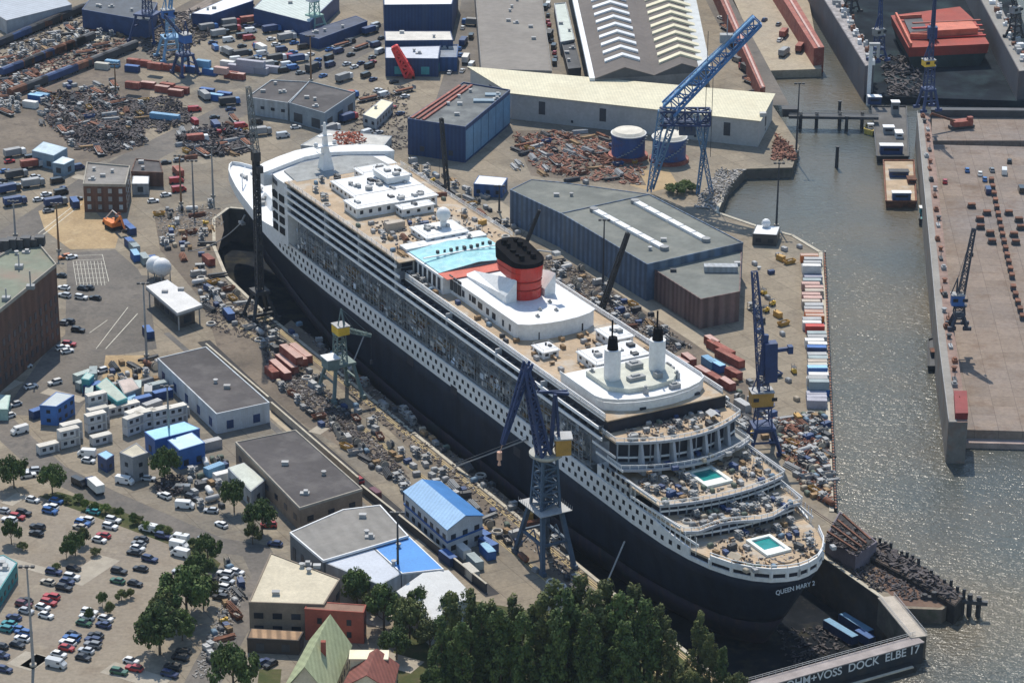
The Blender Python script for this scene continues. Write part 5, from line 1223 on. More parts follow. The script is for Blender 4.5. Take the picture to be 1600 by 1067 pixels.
# left far floating dock with red walls
t,c=pxthing('floating_dock','pale-decked floating dock with rusty red walls at the top','floating dock',[(1180,0),(1270,0),(1280,110),(1205,110)],0)
mb=MB();mb.prism(ccw(lp(c,[(1120,-60),(1252,-60),(1284,108),(1196,111)],-.6)),-5,-.6);mb.build('pontoon_deck',ground_mat('pale_dock_deck',(.4,.34,.25),(.36,.31,.24),(.43,.36,.27),patch=.03,dirt=(.25,.2,.15)),t)
for pts in([(1098,-60),(1188,138),(1196,136),(1112,-60)],[(1186,-60),(1272,76),(1288,74),(1208,-60)]):
    mb=MB();mb.prism(ccw(lp(c,pts,7)),-5,7);wg=mb.build('wing_wall',oxide,t)
    m_=[((pts[0][0]+pts[3][0])/2,pts[0][1]),((pts[1][0]+pts[2][0])/2,pts[1][1])];mb=MB();a,b_=lp(c,m_,7);mb.beam((*a,7.3),(*b_,7.3),.9,.6);mb.build('walkway',pink,wg)
# pontoon bridge across the inlet
t,c=pxthing('foot_bridge','dark pontoon foot bridge across the inlet','bridge',[(1236,180),(1370,186),(1370,190),(1236,186)],1)
mb=MB();a,b_=lp(c,[(1232,181),(1372,183)],1);mb.beam((*a,1),(*b_,1),4.5,1.1);mb.build('deck',dark,t)
mb=MB()
for o_ in(-2.2,2.2):
    for z in(2,2.6):mb.beam((a[0],a[1]+o_,z),(b_[0],b_[1]+o_,z),.15)
mb.build('railing',grey,t)
for u in(1250,1275,1311,1346):
    q=lp(c,[(u,183)],0)[0];mb=MB();mb.cyl(q[0],q[1]-2.6,-8,2.8,.7,8);mb.build('pile',blacksteel,t)
t=thing('bridge_hut','black hut at the shore end of the pontoon foot bridge','hut',(*G(1234,181),0))
mb=MB();mb.cbox(0,0,.05,6,4,3);mb.build('wall',dark,t);mb=MB();mb.cbox(0,0,3.05,6.6,4.6,.3);mb.build('roof',blacksteel,t)
# mooring dolphins
for u,v,h_,lb in((1307,262,7,'tall black mooring pile alone in the open inlet'),(1311,184,5.5,'short black mooring pile beyond the pontoon foot bridge'),(1322,206,5.,'black mooring pile just in front of the pontoon foot bridge')):
    x,y=G(u,v,-4);t=thing('mooring_pile',lb,'pile',(x,y,-6))
    mb=MB();mb.cyl(0,0,0,h_+3,.75,10,.6);mb.build('post',blacksteel,t);mb=MB();mb.cyl(0,0,h_+3,h_+3.4,.8,10);mb.build('cap',dark,t)
# service pontoons and tug moored against the right dock
def barge(label,pts,hullm_,deckm_,z=-1.5,name='barge'):
    t,c=pxthing(name,label,'barge',pts,z);p=ccw(lp(c,pts,z));mb=MB();mb.frust([(x*.95,y*.95) for x,y in p],p,-4.6,z);mb.build('hull',hullm_,t)
    mb=MB();mb.prism(inset(p,.5),z+.003,z+.12);mb.build('deck',deckm_,t)
    mb=MB()
    for a,b_ in zip(p,p[1:]+p[:1]):mb.beam((*a,z+.3),(*b_,z+.3),.35,.6)
    mb.build('bulwark',hullm_,t);return t,c
def onb(t,c,u,v,l,w_,h_,z,mat,roofm=steelw,nm='deckhouse'):
    q=lp(c,[(u,v)],z)[0];mb=MB();mb.cbox(*q,z,l,w_,h_);d_=mb.build(nm,mat,t);mb=MB();mb.cbox(*q,z+h_,l+.5,w_+.5,.25);mb.build('house_roof',roofm,d_)
    mb=MB();mb.cbox(q[0],q[1]-w_/2-.03,z+h_*.45,l*.7,.1,h_*.3);mb.build('house_window',glass,d_)
t,c=barge('flat work barge with blue cabin and tan deck moored beside the floating dock',[(1384,316),(1432,316),(1428,252),(1380,252)],rust,tan)
onb(t,c,1408,312,6.6,2.6,2.8,-1.4,bluewall);onb(t,c,1404,276,7,3,2.2,-1.4,navy,dark);onb(t,c,1424,285,3,4,1.6,-1.4,rust,rust)
t,c=barge('dark service pontoon with small sheds between inlet and floating dock',[(1370,246),(1420,246),(1416,168),(1362,168)],dark,dconc)
onb(t,c,1392,240,8.5,3,3.4,-1.4,navy);onb(t,c,1388,208,4,3,2.6,-1.4,grey);onb(t,c,1404,214,2.6,4.6,2,-1.4,steelw);onb(t,c,1366,162,5.2,3,3,-1.4,navy);onb(t,c,1398,178,3,3,5,-1.4,grey)
t,c=barge('small yellow work boat at the end of the pontoon foot bridge',[(1350,203),(1364,207),(1367,200),(1354,196)],M('boat_yellow',(.6,.45,.1),.6),tan,-2.4,'work_boat');onb(t,c,1360,201,2,1.6,1.8,-2.3,steelw)
t,c=barge('small white-roofed launch tied to the floating dock wall',[(1436,344),(1448,346),(1450,328),(1438,326)],dark,teal,-2,'launch');onb(t,c,1442,334,2.4,2.6,2.4,-1.9,teal)
t,c=barge('black fender pontoon by the near end of the floating dock wall',[(1450,574),(1466,574),(1464,528),(1450,532)],blacksteel,dark,-2.5,'fender_pontoon');onb(t,c,1458,555,1.6,3,1.6,-2.4,dark,rust)
# slim white light mast / vent column on the dock corner
x,y=G(1357,150,0);t=thing('lattice_mast','tall white square mast at the corner of the dark floating dock','mast',(x,y,-4))
mb=MB();mb.box(-.7,-.7,0,.7,.7,25);mb.build('column',steelw,t);mb=MB();mb.box(-.9,-1,25,3.4,1,26);mb.box(2.4,-.8,20,3.4,.8,25);mb.build('head',lgrey,t)
# ---------------- dock gate with lettering ----------------
t=thing('dock_gate','black dock gate with white lettering closing the dry dock','dock gate',SW(-133.2,4),HD)
# local x runs to the right along the gate, local y away from the viewer
gx0,gx1=-27.,27.5
gm_=M('gate_black',(.02,.026,.035),.6,noise=.3,scale=.2,stain=((.06,.05,.04),.3,.5))
mb=MB();mb.box(gx0,-1.6,-9,gx1,1.8,1.9);mb.build('gate_body',gm_,t)
mb=MB();mb.box(gx0,-1.9,1.9,gx1,2.,2.2);mb.build('walkway',M('gate_walkway',(.33,.29,.28),.85,noise=.2,scale=.3),t)
mb=MB()
for k in range(28):
    x=gx0+.4+k*1.97;mb.beam((x,1.9,2.2),(x,1.9,3.3),.09)
for z in(2.8,3.3):mb.beam((gx0,1.9,z),(gx1,1.9,z),.09)
mb.build('railing',lgrey,t)
mb=MB();mb.box(gx0,-4.6,-4.8,gx1-4,-1.7,-2.6);fe=mb.build('fender_beam',M('fender_black',(.025,.025,.025),.8),t)
mb=MB();mb.box(gx0,-4.7,-2.6,gx1-5,-3.9,-2.3);mb.build('fender_edge',kerb,fe)
wl2=M('lettering_white',(.72,.74,.76),.6,noise=.1)
text_on('BLOHM+VOSS  DOCK  ELBE 17',3.2,wl2,t,(gx1-1.2,-1.63,-.55),(math.pi/2,0,0),align='RIGHT',ext=.02)
# side arm of the gate up to the pier head
a,b_=SW(-132.6,-23.6),SW(-111,-29);m_=((a[0]+b_[0])/2,(a[1]+b_[1])/2)
t=thing('gate_walkway','pale concrete walkway from the gate end to the pier head','walkway',(*m_,0))
mb=MB();mb.beam((a[0]-m_[0],a[1]-m_[1],-1.6),(b_[0]-m_[0],b_[1]-m_[1],-1.6),4.2,7.6);mb.build('wall',qw,t)
mb=MB();mb.beam((a[0]-m_[0],a[1]-m_[1],2.32),(b_[0]-m_[0],b_[1]-m_[1],2.32),4.6,.24);mb.build('deck',M('walk_concrete',(.45,.4,.34),.85,noise=.15),t)
mb=MB()
for sg in(-2.1,2.1):
    o_=Vector((b_[1]-a[1],-(b_[0]-a[0]))).normalized()*sg
    for z in(3,3.5):mb.beam((a[0]-m_[0]+o_.x,a[1]-m_[1]+o_.y,z),(b_[0]-m_[0]+o_.x,b_[1]-m_[1]+o_.y,z),.1)
mb.build('railing',lgrey,t)
# pump house at the pier head
b=bld('pump_house','long dark flat-roofed pump house beside the stern of the ship','building',[(1290,840),(1337,870),(1370,848),(1312,801)],4.6,M('violet_grey_wall',(.15,.13,.16),.8,noise=.25),M('dark_cluttered_roof',(.032,.03,.032),.9,noise=.5,scale=.4),vents=6,parapet=.4,ventm=dark)
mb=MB()
for k in range(4):
    a,c2=on_roof(b,1292+k*8,846-k*9),on_roof(b,1338+k*7,876-k*6);mb.beam((*a,7.6),(*c2,7.6),.5)
mb.build('roof_pipe',rust,b)
# rust-coloured pier head paving
poly_sheet('pier_head',[px([(1376,850),(1426,884),(1500,931),(1468,949),(1412,946),(1375,915),(1342,884)])],.02,ground_mat('rusty_paving',(.16,.1,.075),(.2,.14,.1),(.12,.08,.065),patch=.06,dirt=(.1,.06,.05)))
t=thing('timber_fender','black timber fender at the tip of the pier head','fender',(*G(1488,940),0))
for k in range(7):
    mb=MB();mb.cyl(-7+k*2.3,1.6-k*.35,-8,1.6+R.uniform(-.4,.8),.7,8);mb.build('pile',blacksteel,t)
mb=MB();mb.beam((-8,2,.3),(9,-1.2,.3),1.2,1);mb.build('beam',dark,t)
# timber fender wall along the pier edge
t=thing('fender_wall','long row of dark fender piles along the right-hand pier edge','fender',(*G(1296,600),0))
c=G(1296,600);mb=MB()
for k in range(90):
    f=k/89;u=1287+(1304-1287)*f**1.1;v=398+400*f;q=G(u+2,v);mb.cyl(q[0]-c[0],q[1]-c[1],-8,.9,.32,6)
tag(mb.build('pile',blacksteel,t),kind='stuff')
mb=MB();a,b_=G(1288,398),G(1306,798);mb.beam((a[0]-c[0],a[1]-c[1],.5),(b_[0]-c[0],b_[1]-c[1],.5),.5,.4);mb.build('waling',rust,t)

# work cranes and gear standing in the dark floating dock
for u,v,lb in((1372,96,'slim blue crane on the near corner of the dark floating dock'),(1585,60,'tall black crane on the right wall of the dark floating dock'),(1330,20,'small dark crane on the left wall of the dark floating dock')):
    portal_crane(lb,(*G(u,v,11),11.2),.6,2.6,2.6,5,5,((0,0,0),(3 if u<1500 else -4,4,15)),blacksteel if u>1300 and u!=1372 else craneblue,grey,1.5,(4,3,2.6))

t,c=pxthing('jetty','long low black timber jetty along the water side of the pier head','jetty',[(1368,846),(1430,880),(1506,930),(1490,944)],1.6)
p=ccw(lp(c,[(1364,842),(1430,876),(1508,928),(1492,946),(1418,902),(1352,866)],1.6))
mb=MB();mb.prism(p,-7,1.4);mb.build('wall',M('jetty_dark',(.03,.027,.026),.95,noise=.5,scale=.4),t)
mb=MB();mb.prism(inset(p,.3),1.4,1.6);mb.build('deck',M('jetty_deck',(.085,.065,.055),.95,noise=.5,scale=.4,wave=(.9,1.2,.4)),t)
for k in range(16):
    f=k/15;u,v=(1366+64*f*2,844+34*f*2) if f<.5 else (1430+76*(f-.5)*2,878+52*(f-.5)*2);q=lp(c,[(u,v)],1.6)[0]
    mb=MB();mb.cyl(q[0],q[1],-8,2.2+R.random()*1.4,.45,8);mb.build('pile',blacksteel,t)
# ---------------- prototypes (kept below view: first use moves the prototype itself) ----------------
PROTO={}
def proto(k,fn):PROTO[k]=[fn,None]
def put(k,xy,rz=0,z=0.,mats=None,group=None,scale=None):
    p=PROTO[k]
    if p[1] is None:
        p[1]=p[0]()
        for o in list(p[1].children_recursive)+[p[1]]:kids(o)
        # a hidden-free master: the master is used for its first placement only through copies
        PM.append(p[1])
    o=copy_tree(p[1],None,mats);o.location=(*xy,z);o.rotation_euler=(0,0,rz)
    if scale:o.scale=(scale,)*3
    if group:o['group']=group
    return o
PM=[]
def rrect(l,w_,r,n=3):
    p=[]
    for cx,cy,a0 in((l/2-r,w_/2-r,0),(-l/2+r,w_/2-r,90),(-l/2+r,-w_/2+r,180),(l/2-r,-w_/2+r,270)):
        for k in range(n+1):
            a=math.radians(a0+90*k/n);p.append((cx+r*math.cos(a),cy+r*math.sin(a)))
    return p
def wheels(t,xs,y,r=.34,w_=.22,nm='wheel'):
    for x in xs:
        for s in(-1,1):
            mb=MB();mb.tube((x,s*y-w_/2*s,r),(x,s*y+w_/2*s,r),r,12);mb.build(nm,tyre,t)
paintm={}
def pm(n,c,r=.3):
    if n not in paintm:paintm[n]=M('car_'+n.replace(' ','_'),c,r,noise=.06,scale=.5,coat=.5,rand=.1,fine=.04)
    return paintm[n]
CARC=[('white',(.75,.75,.74)),('silver',(.48,.5,.52)),('grey',(.2,.21,.22)),('black',(.018,.019,.022)),('dark blue',(.02,.04,.12)),('red',(.4,.03,.03)),('green',(.03,.12,.07)),('blue',(.04,.14,.38)),('teal',(.03,.25,.28)),('maroon',(.14,.03,.04)),('beige',(.45,.4,.32)),('orange',(.6,.2,.05))]
for n,c in CARC:pm(n,c)
def mk_car():
    t=thing('car','','car')
    mb=MB();l,w_=4.3,1.76
    mb.loft([[(x*.97,y*.94,.2) for x,y in rrect(l,w_,.35)],[(x,y,.5) for x,y in rrect(l,w_,.35)],[(x*.985,y*.97,.78) for x,y in rrect(l,w_,.4)],[(x*.93,y*.9,.9) for x,y in rrect(l,w_,.4)]])
    mb.build('body',pm('white',0),t)
    mb=MB();mb.frust([(1.05,-.78),(1.05,.78),(-1.75,.78),(-1.75,-.78)],[(.25,-.6),(.25,.6),(-1.35,.6),(-1.35,-.6)],.88,1.4);mb.build('cabin_glass',glass,t)
    mb=MB();mb.loft([[(x-.55,y,1.4) for x,y in rrect(1.66,1.24,.15,2)],[(x-.55,y,1.47) for x,y in rrect(1.5,1.1,.15,2)]]);mb.build('roof',pm('white',0),t)
    wheels(t,(1.35,-1.35),.82)
    for s in(-1,1):
        mb=MB();mb.cbox(2.08,s*.6,.55,.12,.34,.16);mb.build('headlight',lgrey,t)
    return t
proto('car',mk_car)
def mk_estate():
    t=thing('car','','car')
    mb=MB();l,w_=4.6,1.82
    mb.loft([[(x*.97,y*.94,.24) for x,y in rrect(l,w_,.25)],[(x,y,.55) for x,y in rrect(l,w_,.25)],[(x*.99,y*.98,.92) for x,y in rrect(l,w_,.28)],[(x*.95,y*.93,1.0) for x,y in rrect(l,w_,.3)]])
    mb.build('body',pm('white',0),t)
    mb=MB();mb.frust([(1.0,-.82),(1.0,.82),(-2.15,.82),(-2.15,-.82)],[(.3,-.66),(.3,.66),(-1.85,.66),(-1.85,-.66)],.98,1.55);mb.build('cabin_glass',glass,t)
    mb=MB();mb.loft([[(x-.78,y,1.55) for x,y in rrect(2.2,1.36,.12,2)],[(x-.78,y,1.63) for x,y in rrect(2.1,1.24,.12,2)]]);mb.build('roof',pm('white',0),t)
    wheels(t,(1.45,-1.4),.85,.36)
    for s in(-1,1):
        mb=MB();mb.cbox(2.22,s*.62,.6,.12,.34,.16);mb.build('headlight',lgrey,t)
    return t
proto('estate',mk_estate)
def mk_van():
    t=thing('van','','van')
    mb=MB();l,w_=5.4,1.95
    mb.loft([[(x,y,.28) for x,y in rrect(l,w_,.25)],[(x,y,1.1) for x,y in rrect(l,w_,.25)],[(x-.3,y,1.5) for x,y in rrect(l-.6,w_,.22)],[(x-.55,y*.95,2.2) for x,y in rrect(l-1.25,w_,.2)]])
    mb.build('body',pm('white',0),t)
    mb=MB();mb.loft([[(2.2,-.8,1.28),(2.2,.8,1.28),(2.0,.8,1.28),(2.0,-.8,1.28)],[(1.72,-.76,2.0),(1.72,.76,2.0),(1.5,.76,2.),(1.5,-.76,2.)]]);mb.box(.6,-.985,1.3,1.5,.985,1.8);mb.build('windscreen',glass,t)
    wheels(t,(1.7,-1.6),.9,.38)
    return t
proto('van',mk_van)
def mk_truck():
    t=thing('truck','','truck')
    mb=MB();mb.box(-4.2,-.5,.6,4.2,.5,.95);mb.build('chassis',dark,t)
    mb=MB();mb.frust([(2.3,-1.2),(4.2,-1.2),(4.2,1.2),(2.3,1.2)],[(2.4,-1.15),(3.9,-1.15),(3.9,1.15),(2.4,1.15)],.7,2.7);cb=mb.build('cab',pm('blue',0),t)
    mb=MB();mb.frust([(4.1,-1.05),(4.16,-1.05),(4.16,1.05),(4.1,1.05)],[(3.95,-1.05),(4.,-1.05),(4.,1.05),(3.95,1.05)],1.6,2.4);mb.build('windscreen',glass,cb)
    mb=MB();mb.box(-4.3,-1.25,1.0,2.1,1.25,3.3);mb.box(-4.34,-.06,1.05,-4.28,.06,3.2);mb.build('cargo_box',white,t)
    wheels(t,(3.2,-2.2,-3.4),1.,.5,.35)
    return t
proto('truck',mk_truck)
def mk_flat():
    t=thing('flatbed_trailer','','trailer')
    mb=MB();mb.box(-5,-1.2,1.,5,1.2,1.25);mb.box(4.8,-1.2,1.25,5,1.2,2.4);mb.build('bed',grey,t)
    mb=MB();mb.box(-4.4,-.9,1.26,3.8,.2,1.8);mb.box(-3.,-.2,1.26,4.4,.95,1.6);mb.build('load',rust,t)
    wheels(t,(-2.4,-3.4,3),1.,.48,.35);return t
proto('trailer',mk_flat)
def mk_cont(L_=6.06):
    def f():
        t=thing('shipping_container','','container')
        mb=MB();h=L_/2
        mb.box(-h+.05,-1.16,.12,h-.05,1.16,2.55)
        n=int(L_/.5)
        for k in range(n):
            x=-h+.3+k*(L_-.6)/n
            for s in(-1,1):mb.box(x,s*1.16-.04,.2,x+.22,s*1.16+.04,2.45)
        for x in(-h+.09,h-.09):
            for s in(-1,1):mb.box(x-.09,s*1.13-.09,0,x+.09,s*1.13+.09,2.6)
        for s in(-1,1):mb.box(-h,s*1.13-.08,0,h,s*1.13+.08,.16);mb.box(-h,s*1.13-.08,2.45,h,s*1.13+.08,2.6)
        mb.build('body',oxide,t)
        mb=MB();mb.box(-h+.03,-1.1,2.55,h-.03,1.1,2.62)
        for k in range(int(L_/.8)):
            x=-h+.4+k*.8;mb.box(x,-1.05,2.62,x+.3,1.05,2.65)
        mb.build('roof',oxide,t)
        for s in(-1,1):
            mb=MB();a,b_=sorted((s*.04,s*1.04));mb.box(h-.06,a,.2,h+.02,b_,2.42);mb.box(h+.02,s*.3-.03,.25,h+.06,s*.3+.03,2.4);mb.build('door',oxide,t)
        return t
    return f
proto('container',mk_cont());proto('long_container',mk_cont(12.2))
def mk_cabin():
    t=thing('portable_cabin','','cabin')
    mb=MB();mb.box(-3,-1.2,.1,3,1.2,2.55)
    for x in(-3,3):
        for s in(-1,1):mb.box(x-.08,s*1.2-.08,0,x+.08,s*1.2+.08,2.62)
    mb.build('body',M('cabin_white',(.52,.53,.54),.7,noise=.1,rand=.12,scale=.3),t)
    mb=MB();mb.box(-3.08,-1.28,2.56,3.08,1.28,2.74);mb.build('roof',M('cabin_roof',(.62,.59,.53),.75,noise=.15,rand=.15,scale=.3),t)
    for x in(-1.6,.6):
        for s in(-1,1):
            mb=MB();mb.cbox(x,s*1.22,1.,1.1,.08,1.);mb.build('window',glass,t)
    mb=MB();mb.cbox(2.2,-1.22,.15,.9,.08,2.);mb.build('door',grey,t)
    return t
proto('cabin',mk_cabin)
def mk_skip():
    t=thing('open_skip','','skip')
    mb=MB();a=rrect(3.2,1.6,.05,1);b_=rrect(4.4,1.9,.05,1);c_=[(x*.95,y*.9) for x,y in b_];d_=[(x*.95,y*.9) for x,y in a]
    mb.loft([[(x,y,0) for x,y in a],[(x,y,1.4) for x,y in b_],[(x,y,1.4) for x,y in c_],[(x,y,.5) for x,y in d_]]);mb.build('body',rust,t)
    mb=MB()
    for k in range(9):mb.cbox(R.uniform(-1.3,1.3),R.uniform(-.5,.5),.5,R.uniform(.3,1.1),R.uniform(.3,.8),R.uniform(.3,.9))
    tag(mb.build('rubbish',M('rubbish_mix',(.3,.27,.24),.9,noise=.6,scale=1.2),t),kind='stuff')
    return t
proto('skip',mk_skip)
def mk_crate():
    t=thing('crate','','crate')
    mb=MB();mb.box(-1,-.7,.14,1,.7,1.3)
    for x in(-1,0,1):mb.box(x-.07,-.75,.14,x+.07,.75,1.36)
    mb.build('box',wood,t)
    mb=MB()
    for y in(-.55,0,.55):mb.box(-1,y-.07,0,1,y+.07,.14)
    mb.build('pallet',wood,t);return t
proto('crate',mk_crate)
def mk_pallet():
    t=thing('covered_pallet','','pallet')
    mb=MB();mb.loft([[(x,y,.14) for x,y in rrect(2,1.4,.15,2)],[(x*.97,y*.97,1.1) for x,y in rrect(2,1.4,.2,2)],[(x*.7,y*.6,1.35) for x,y in rrect(2,1.4,.3,2)]]);mb.build('cover',lblue,t)
    mb=MB()
    for y in(-.5,0,.5):mb.box(-1,y-.07,0,1,y+.07,.14)
    mb.build('pallet',wood,t);return t
proto('pallet',mk_pallet)
def mk_drum():
    t=thing('cable_drum','','cable drum')
    for x in(-.6,.6):
        mb=MB();mb.tube((x-.07,0,1.2),(x+.07,0,1.2),1.2,18);mb.build('flange',M('drum_pale',(.4,.36,.3),.85,noise=.15,rand=.2),t)
    mb=MB();mb.tube((-.55,0,1.2),(.55,0,1.2),.85,16);mb.build('cable',dark,t);return t
proto('drum',mk_drum)
def mk_coil():
    t=thing('hose_coil','','coil')
    for k,(r,z) in enumerate(((1.5,.2),(1.35,.5))):
        mb=MB();n=20
        rs=[[((r+.25*math.cos(b_*1.047))*math.cos(a*6.2832/n),(r+.25*math.cos(b_*1.047))*math.sin(a*6.2832/n),z+.22*math.sin(b_*1.047)) for b_ in range(6)] for a in range(n)]
        rs.append(rs[0]);mb.loft(rs,False);mb.build('hose',M('hose_white',(.5,.48,.44),.7,noise=.15,rand=.2),t)
    return t
proto('coil',mk_coil)
def mk_pipes():
    t=thing('pipe_bundle','','pipes')
    mb=MB()
    for z,n in((.3,5),(.75,4),(1.2,3)):
        for k in range(n):y=(k-(n-1)/2)*.5;mb.tube((-3+R.uniform(-.2,.2),y,z),(3+R.uniform(-.2,.2),y,z),.22,8)
    tag(mb.build('pipe',rust,t),kind='stuff')
    for x in(-1.8,1.8):
        mb=MB();mb.box(x-.1,-1.3,0,x+.1,1.3,.1);mb.build('bearer',wood,t)
    return t
proto('pipes',mk_pipes)
def mk_gen():
    t=thing('generator','','generator')
    mb=MB();mb.box(-1.6,-.8,.25,1.6,.8,1.9);mb.box(-1.7,-.9,.1,1.7,.9,.28);mb.build('body',yellow,t)
    mb=MB();mb.cyl(1.,.3,1.9,2.5,.12,8);mb.build('exhaust',dark,t)
    mb=MB();mb.box(-1.3,-.83,.6,-.2,-.78,1.6);mb.box(.2,-.83,.6,1.3,-.78,1.6);mb.build('vent_grille',dark,t);return t
proto('generator',mk_gen)
def mk_tank():
    t=thing('gas_tank','','tank')
    mb=MB();n=14;rs=[]
    for x,r in((-2.2,.1),(-2.1,.55),(-1.8,.85),(1.8,.85),(2.1,.55),(2.2,.1)):rs.append([(x,r*math.cos(6.2832*i/n),1.15+r*math.sin(6.2832*i/n)) for i in range(n)])
    mb.loft(rs);mb.build('shell',white,t,True)
    for x in(-1.2,1.2):
        mb=MB();mb.box(x-.15,-.7,0,x+.15,.7,.6);mb.build('saddle',grey,t)
    return t
proto('tank',mk_tank)
def mk_lift():
    t=thing('boom_lift','','lift')
    mb=MB();mb.box(-1.5,-1,.5,1.5,1,1.1);mb.box(-1.3,-.8,1.1,.6,.8,2.);mb.build('body',orange,t)
    mb=MB();mb.beam((-.8,0,2.),(2.6,0,5.6),.35);mb.beam((2.6,0,5.6),(4.8,0,4.6),.28);mb.build('arm',white,t)
    mb=MB();mb.box(4.6,-.7,4.,5.6,.7,4.1)
    for x in(4.6,5.6):
        for y in(-.7,.7):mb.beam((x,y,4.1),(x,y,5.1),.08)
    mb.beam((4.6,-.7,5.1),(5.6,-.7,5.1),.08);mb.beam((4.6,.7,5.1),(5.6,.7,5.1),.08);mb.build('basket',orange,t)
    wheels(t,(1.,-1.),1.,.45,.3);return t
proto('lift',mk_lift)
def mk_exc():
    t=thing('excavator','','excavator')
    for s in(-1,1):
        mb=MB();mb.loft([[(x,s*1.1-.28,z+.45) for x,z in((-1.7,-.1),(-1.4,-.45),(1.4,-.45),(1.7,-.1),(1.4,.35),(-1.4,.35))],[(x,s*1.1+.28,z+.45) for x,z in((-1.7,-.1),(-1.4,-.45),(1.4,-.45),(1.7,-.1),(1.4,.35),(-1.4,.35))]]);mb.build('track',tyre,t)
    mb=MB();mb.box(-1.9,-1.2,.85,1.2,1.2,1.9);bd=mb.build('body',orange,t)
    mb=MB();mb.frust([(.0,.2),(1.4,.2),(1.4,1.15),(0,1.15)],[(.1,.3),(1.1,.3),(1.1,1.1),(.1,1.1)],1.9,3.);mb.build('cab',glass,t)
    mb=MB();mb.beam((1.,-.3,1.6),(3.6,-.3,4.),.45);mb.beam((3.6,-.3,4.),(5.2,-.3,1.6),.35);mb.build('arm',orange,t)
    mb=MB();mb.loft([[(5.0,-.8,1.6),(5.5,-.8,1.5),(5.2,-.8,.7),(4.6,-.8,.9)],[(5.0,.2,1.6),(5.5,.2,1.5),(5.2,.2,.7),(4.6,.2,.9)]]);mb.build('bucket',dark,t)
    return t
proto('excavator',mk_exc)
def mk_fork():
    t=thing('forklift','','forklift')
    mb=MB();mb.box(-1.2,-.6,.35,.8,.6,1.1);mb.box(-1.2,-.55,1.1,-.5,.55,1.5);mb.build('body',yellow,t)
    mb=MB()
    for x in(-.7,.6):
        for y in(-.5,.5):mb.beam((x,y,1.1),(x,y,2.1),.09)
    mb.box(-.8,-.6,2.1,.7,.6,2.2);mb.build('guard',dark,t)
    mb=MB();mb.beam((.95,-.4,.2),(.95,-.4,2.8),.12);mb.beam((.95,.4,.2),(.95,.4,2.8),.12);mb.box(.95,-.45,.12,2.1,-.3,.2);mb.box(.95,.3,.12,2.1,.45,.2);mb.build('mast',grey,t)
    wheels(t,(.5,-.8),.6,.33,.24);return t
proto('forklift',mk_fork)
def mk_beams():
    t=thing('steel_stack','','steel stack')
    mb=MB()
    for k in range(14):
        y=R.uniform(-1.2,1.2);z=.2+(k//5)*.36;a=R.uniform(-.1,.1);l=R.uniform(2,3.4);mb.beam((-l,y-a,z),(l,y+a,z),.3,.3)
    tag(mb.build('beam',rust,t),kind='stuff')
    for x in(-1.5,1.5):
        mb=MB();mb.box(x-.1,-1.4,0,x+.1,1.4,.1);mb.build('bearer',wood,t)
    return t
proto('beams',mk_beams)
def mk_rack():
    t=thing('equipment_rack','','rack')
    mb=MB()
    for x in(-1.4,1.4):
        for y in(-.8,.8):mb.beam((x,y,0),(x,y,2.3),.12)
    for z in(.15,1.2,2.25):mb.box(-1.45,-.85,z,1.45,.85,z+.07)
    mb.build('frame',grey,t)
    mb=MB()
    for k in range(7):mb.cbox(R.uniform(-1.1,1.1),R.uniform(-.4,.4),R.choice((.22,1.27,2.32)),R.uniform(.4,.9),R.uniform(.4,.7),R.uniform(.3,.7))
    tag(mb.build('stored_goods',M('goods_mix',(.34,.33,.32),.8,noise=.5,scale=1.1,rand=.3),t),kind='stuff')
    return t
proto('rack',mk_rack)
def mk_awning():
    t=thing('work_tent','','tent')
    mb=MB();q=[(-2.4,-1.8),(2.4,-1.8),(2.4,1.8),(-2.4,1.8)];mb.gable(q,2.2,3.1,0,th=.06);mb.build('canopy',white,t)
    for x,y in q:
        mb=MB();mb.tube((x*.97,y*.97,0),(x*.97,y*.97,2.3),.06,6);mb.build('pole',grey,t)
    mb=MB();mb.cbox(0,0,0.01,2.4,1,.9);mb.cbox(.3,.1,.91,1.2,.6,.4);mb.build('bench',wood,t);return t
proto('tent',mk_awning)
def mk_lounger():
    t=thing('stacked_loungers','','loungers')
    for k in range(5):
        mb=MB();z=.15+k*.2;mb.box(-.9,-.33,z,.5,.33,z+.07);mb.add([(.5,-.33,z),(.5,.33,z),(1.05,.33,z+.35),(1.05,-.33,z+.35),(.5,-.33,z+.07),(.5,.33,z+.07),(1.0,.33,z+.42),(1.0,-.33,z+.42)],[(0,1,2,3),(7,6,5,4),(0,4,5,1),(1,5,6,2),(2,6,7,3),(3,7,4,0)]);mb.build('lounger',M('lounger_wood',(.4,.27,.16),.8,noise=.2,rand=.3),t)
    return t
proto('loungers',mk_lounger)
# ---------------- placing the repeats ----------------
def dirpx(u0,v0,u1,v1):
    a,b_=G(u0,v0),G(u1,v1);return math.atan2(b_[1]-a[1],b_[0]-a[0])
OCC=[]
def free(x,y,r):
    for a,b_,c in OCC:
        if (a-x)**2+(b_-y)**2<(r+c)**2:return False
    return True
def blocked(x,y,m_=1.0):
    for q,foot,h in b_foot.values():
        n=len(foot);ins=True
        for i in range(n):
            a,b_=foot[i],foot[(i+1)%n];L_=math.hypot(b_[0]-a[0],b_[1]-a[1])
            if ((b_[0]-a[0])*(y-a[1])-(b_[1]-a[1])*(x-a[0]))/L_<-m_:ins=False;break
        if ins:return True
    return False
def inpoly(x,y,p):
    r=False
    for i in range(len(p)):
        a,b_=p[i],p[i-1]
        if (a[1]>y)!=(b_[1]>y) and x<(b_[0]-a[0])*(y-a[1])/(b_[1]-a[1])+a[0]:r=not r
    return r
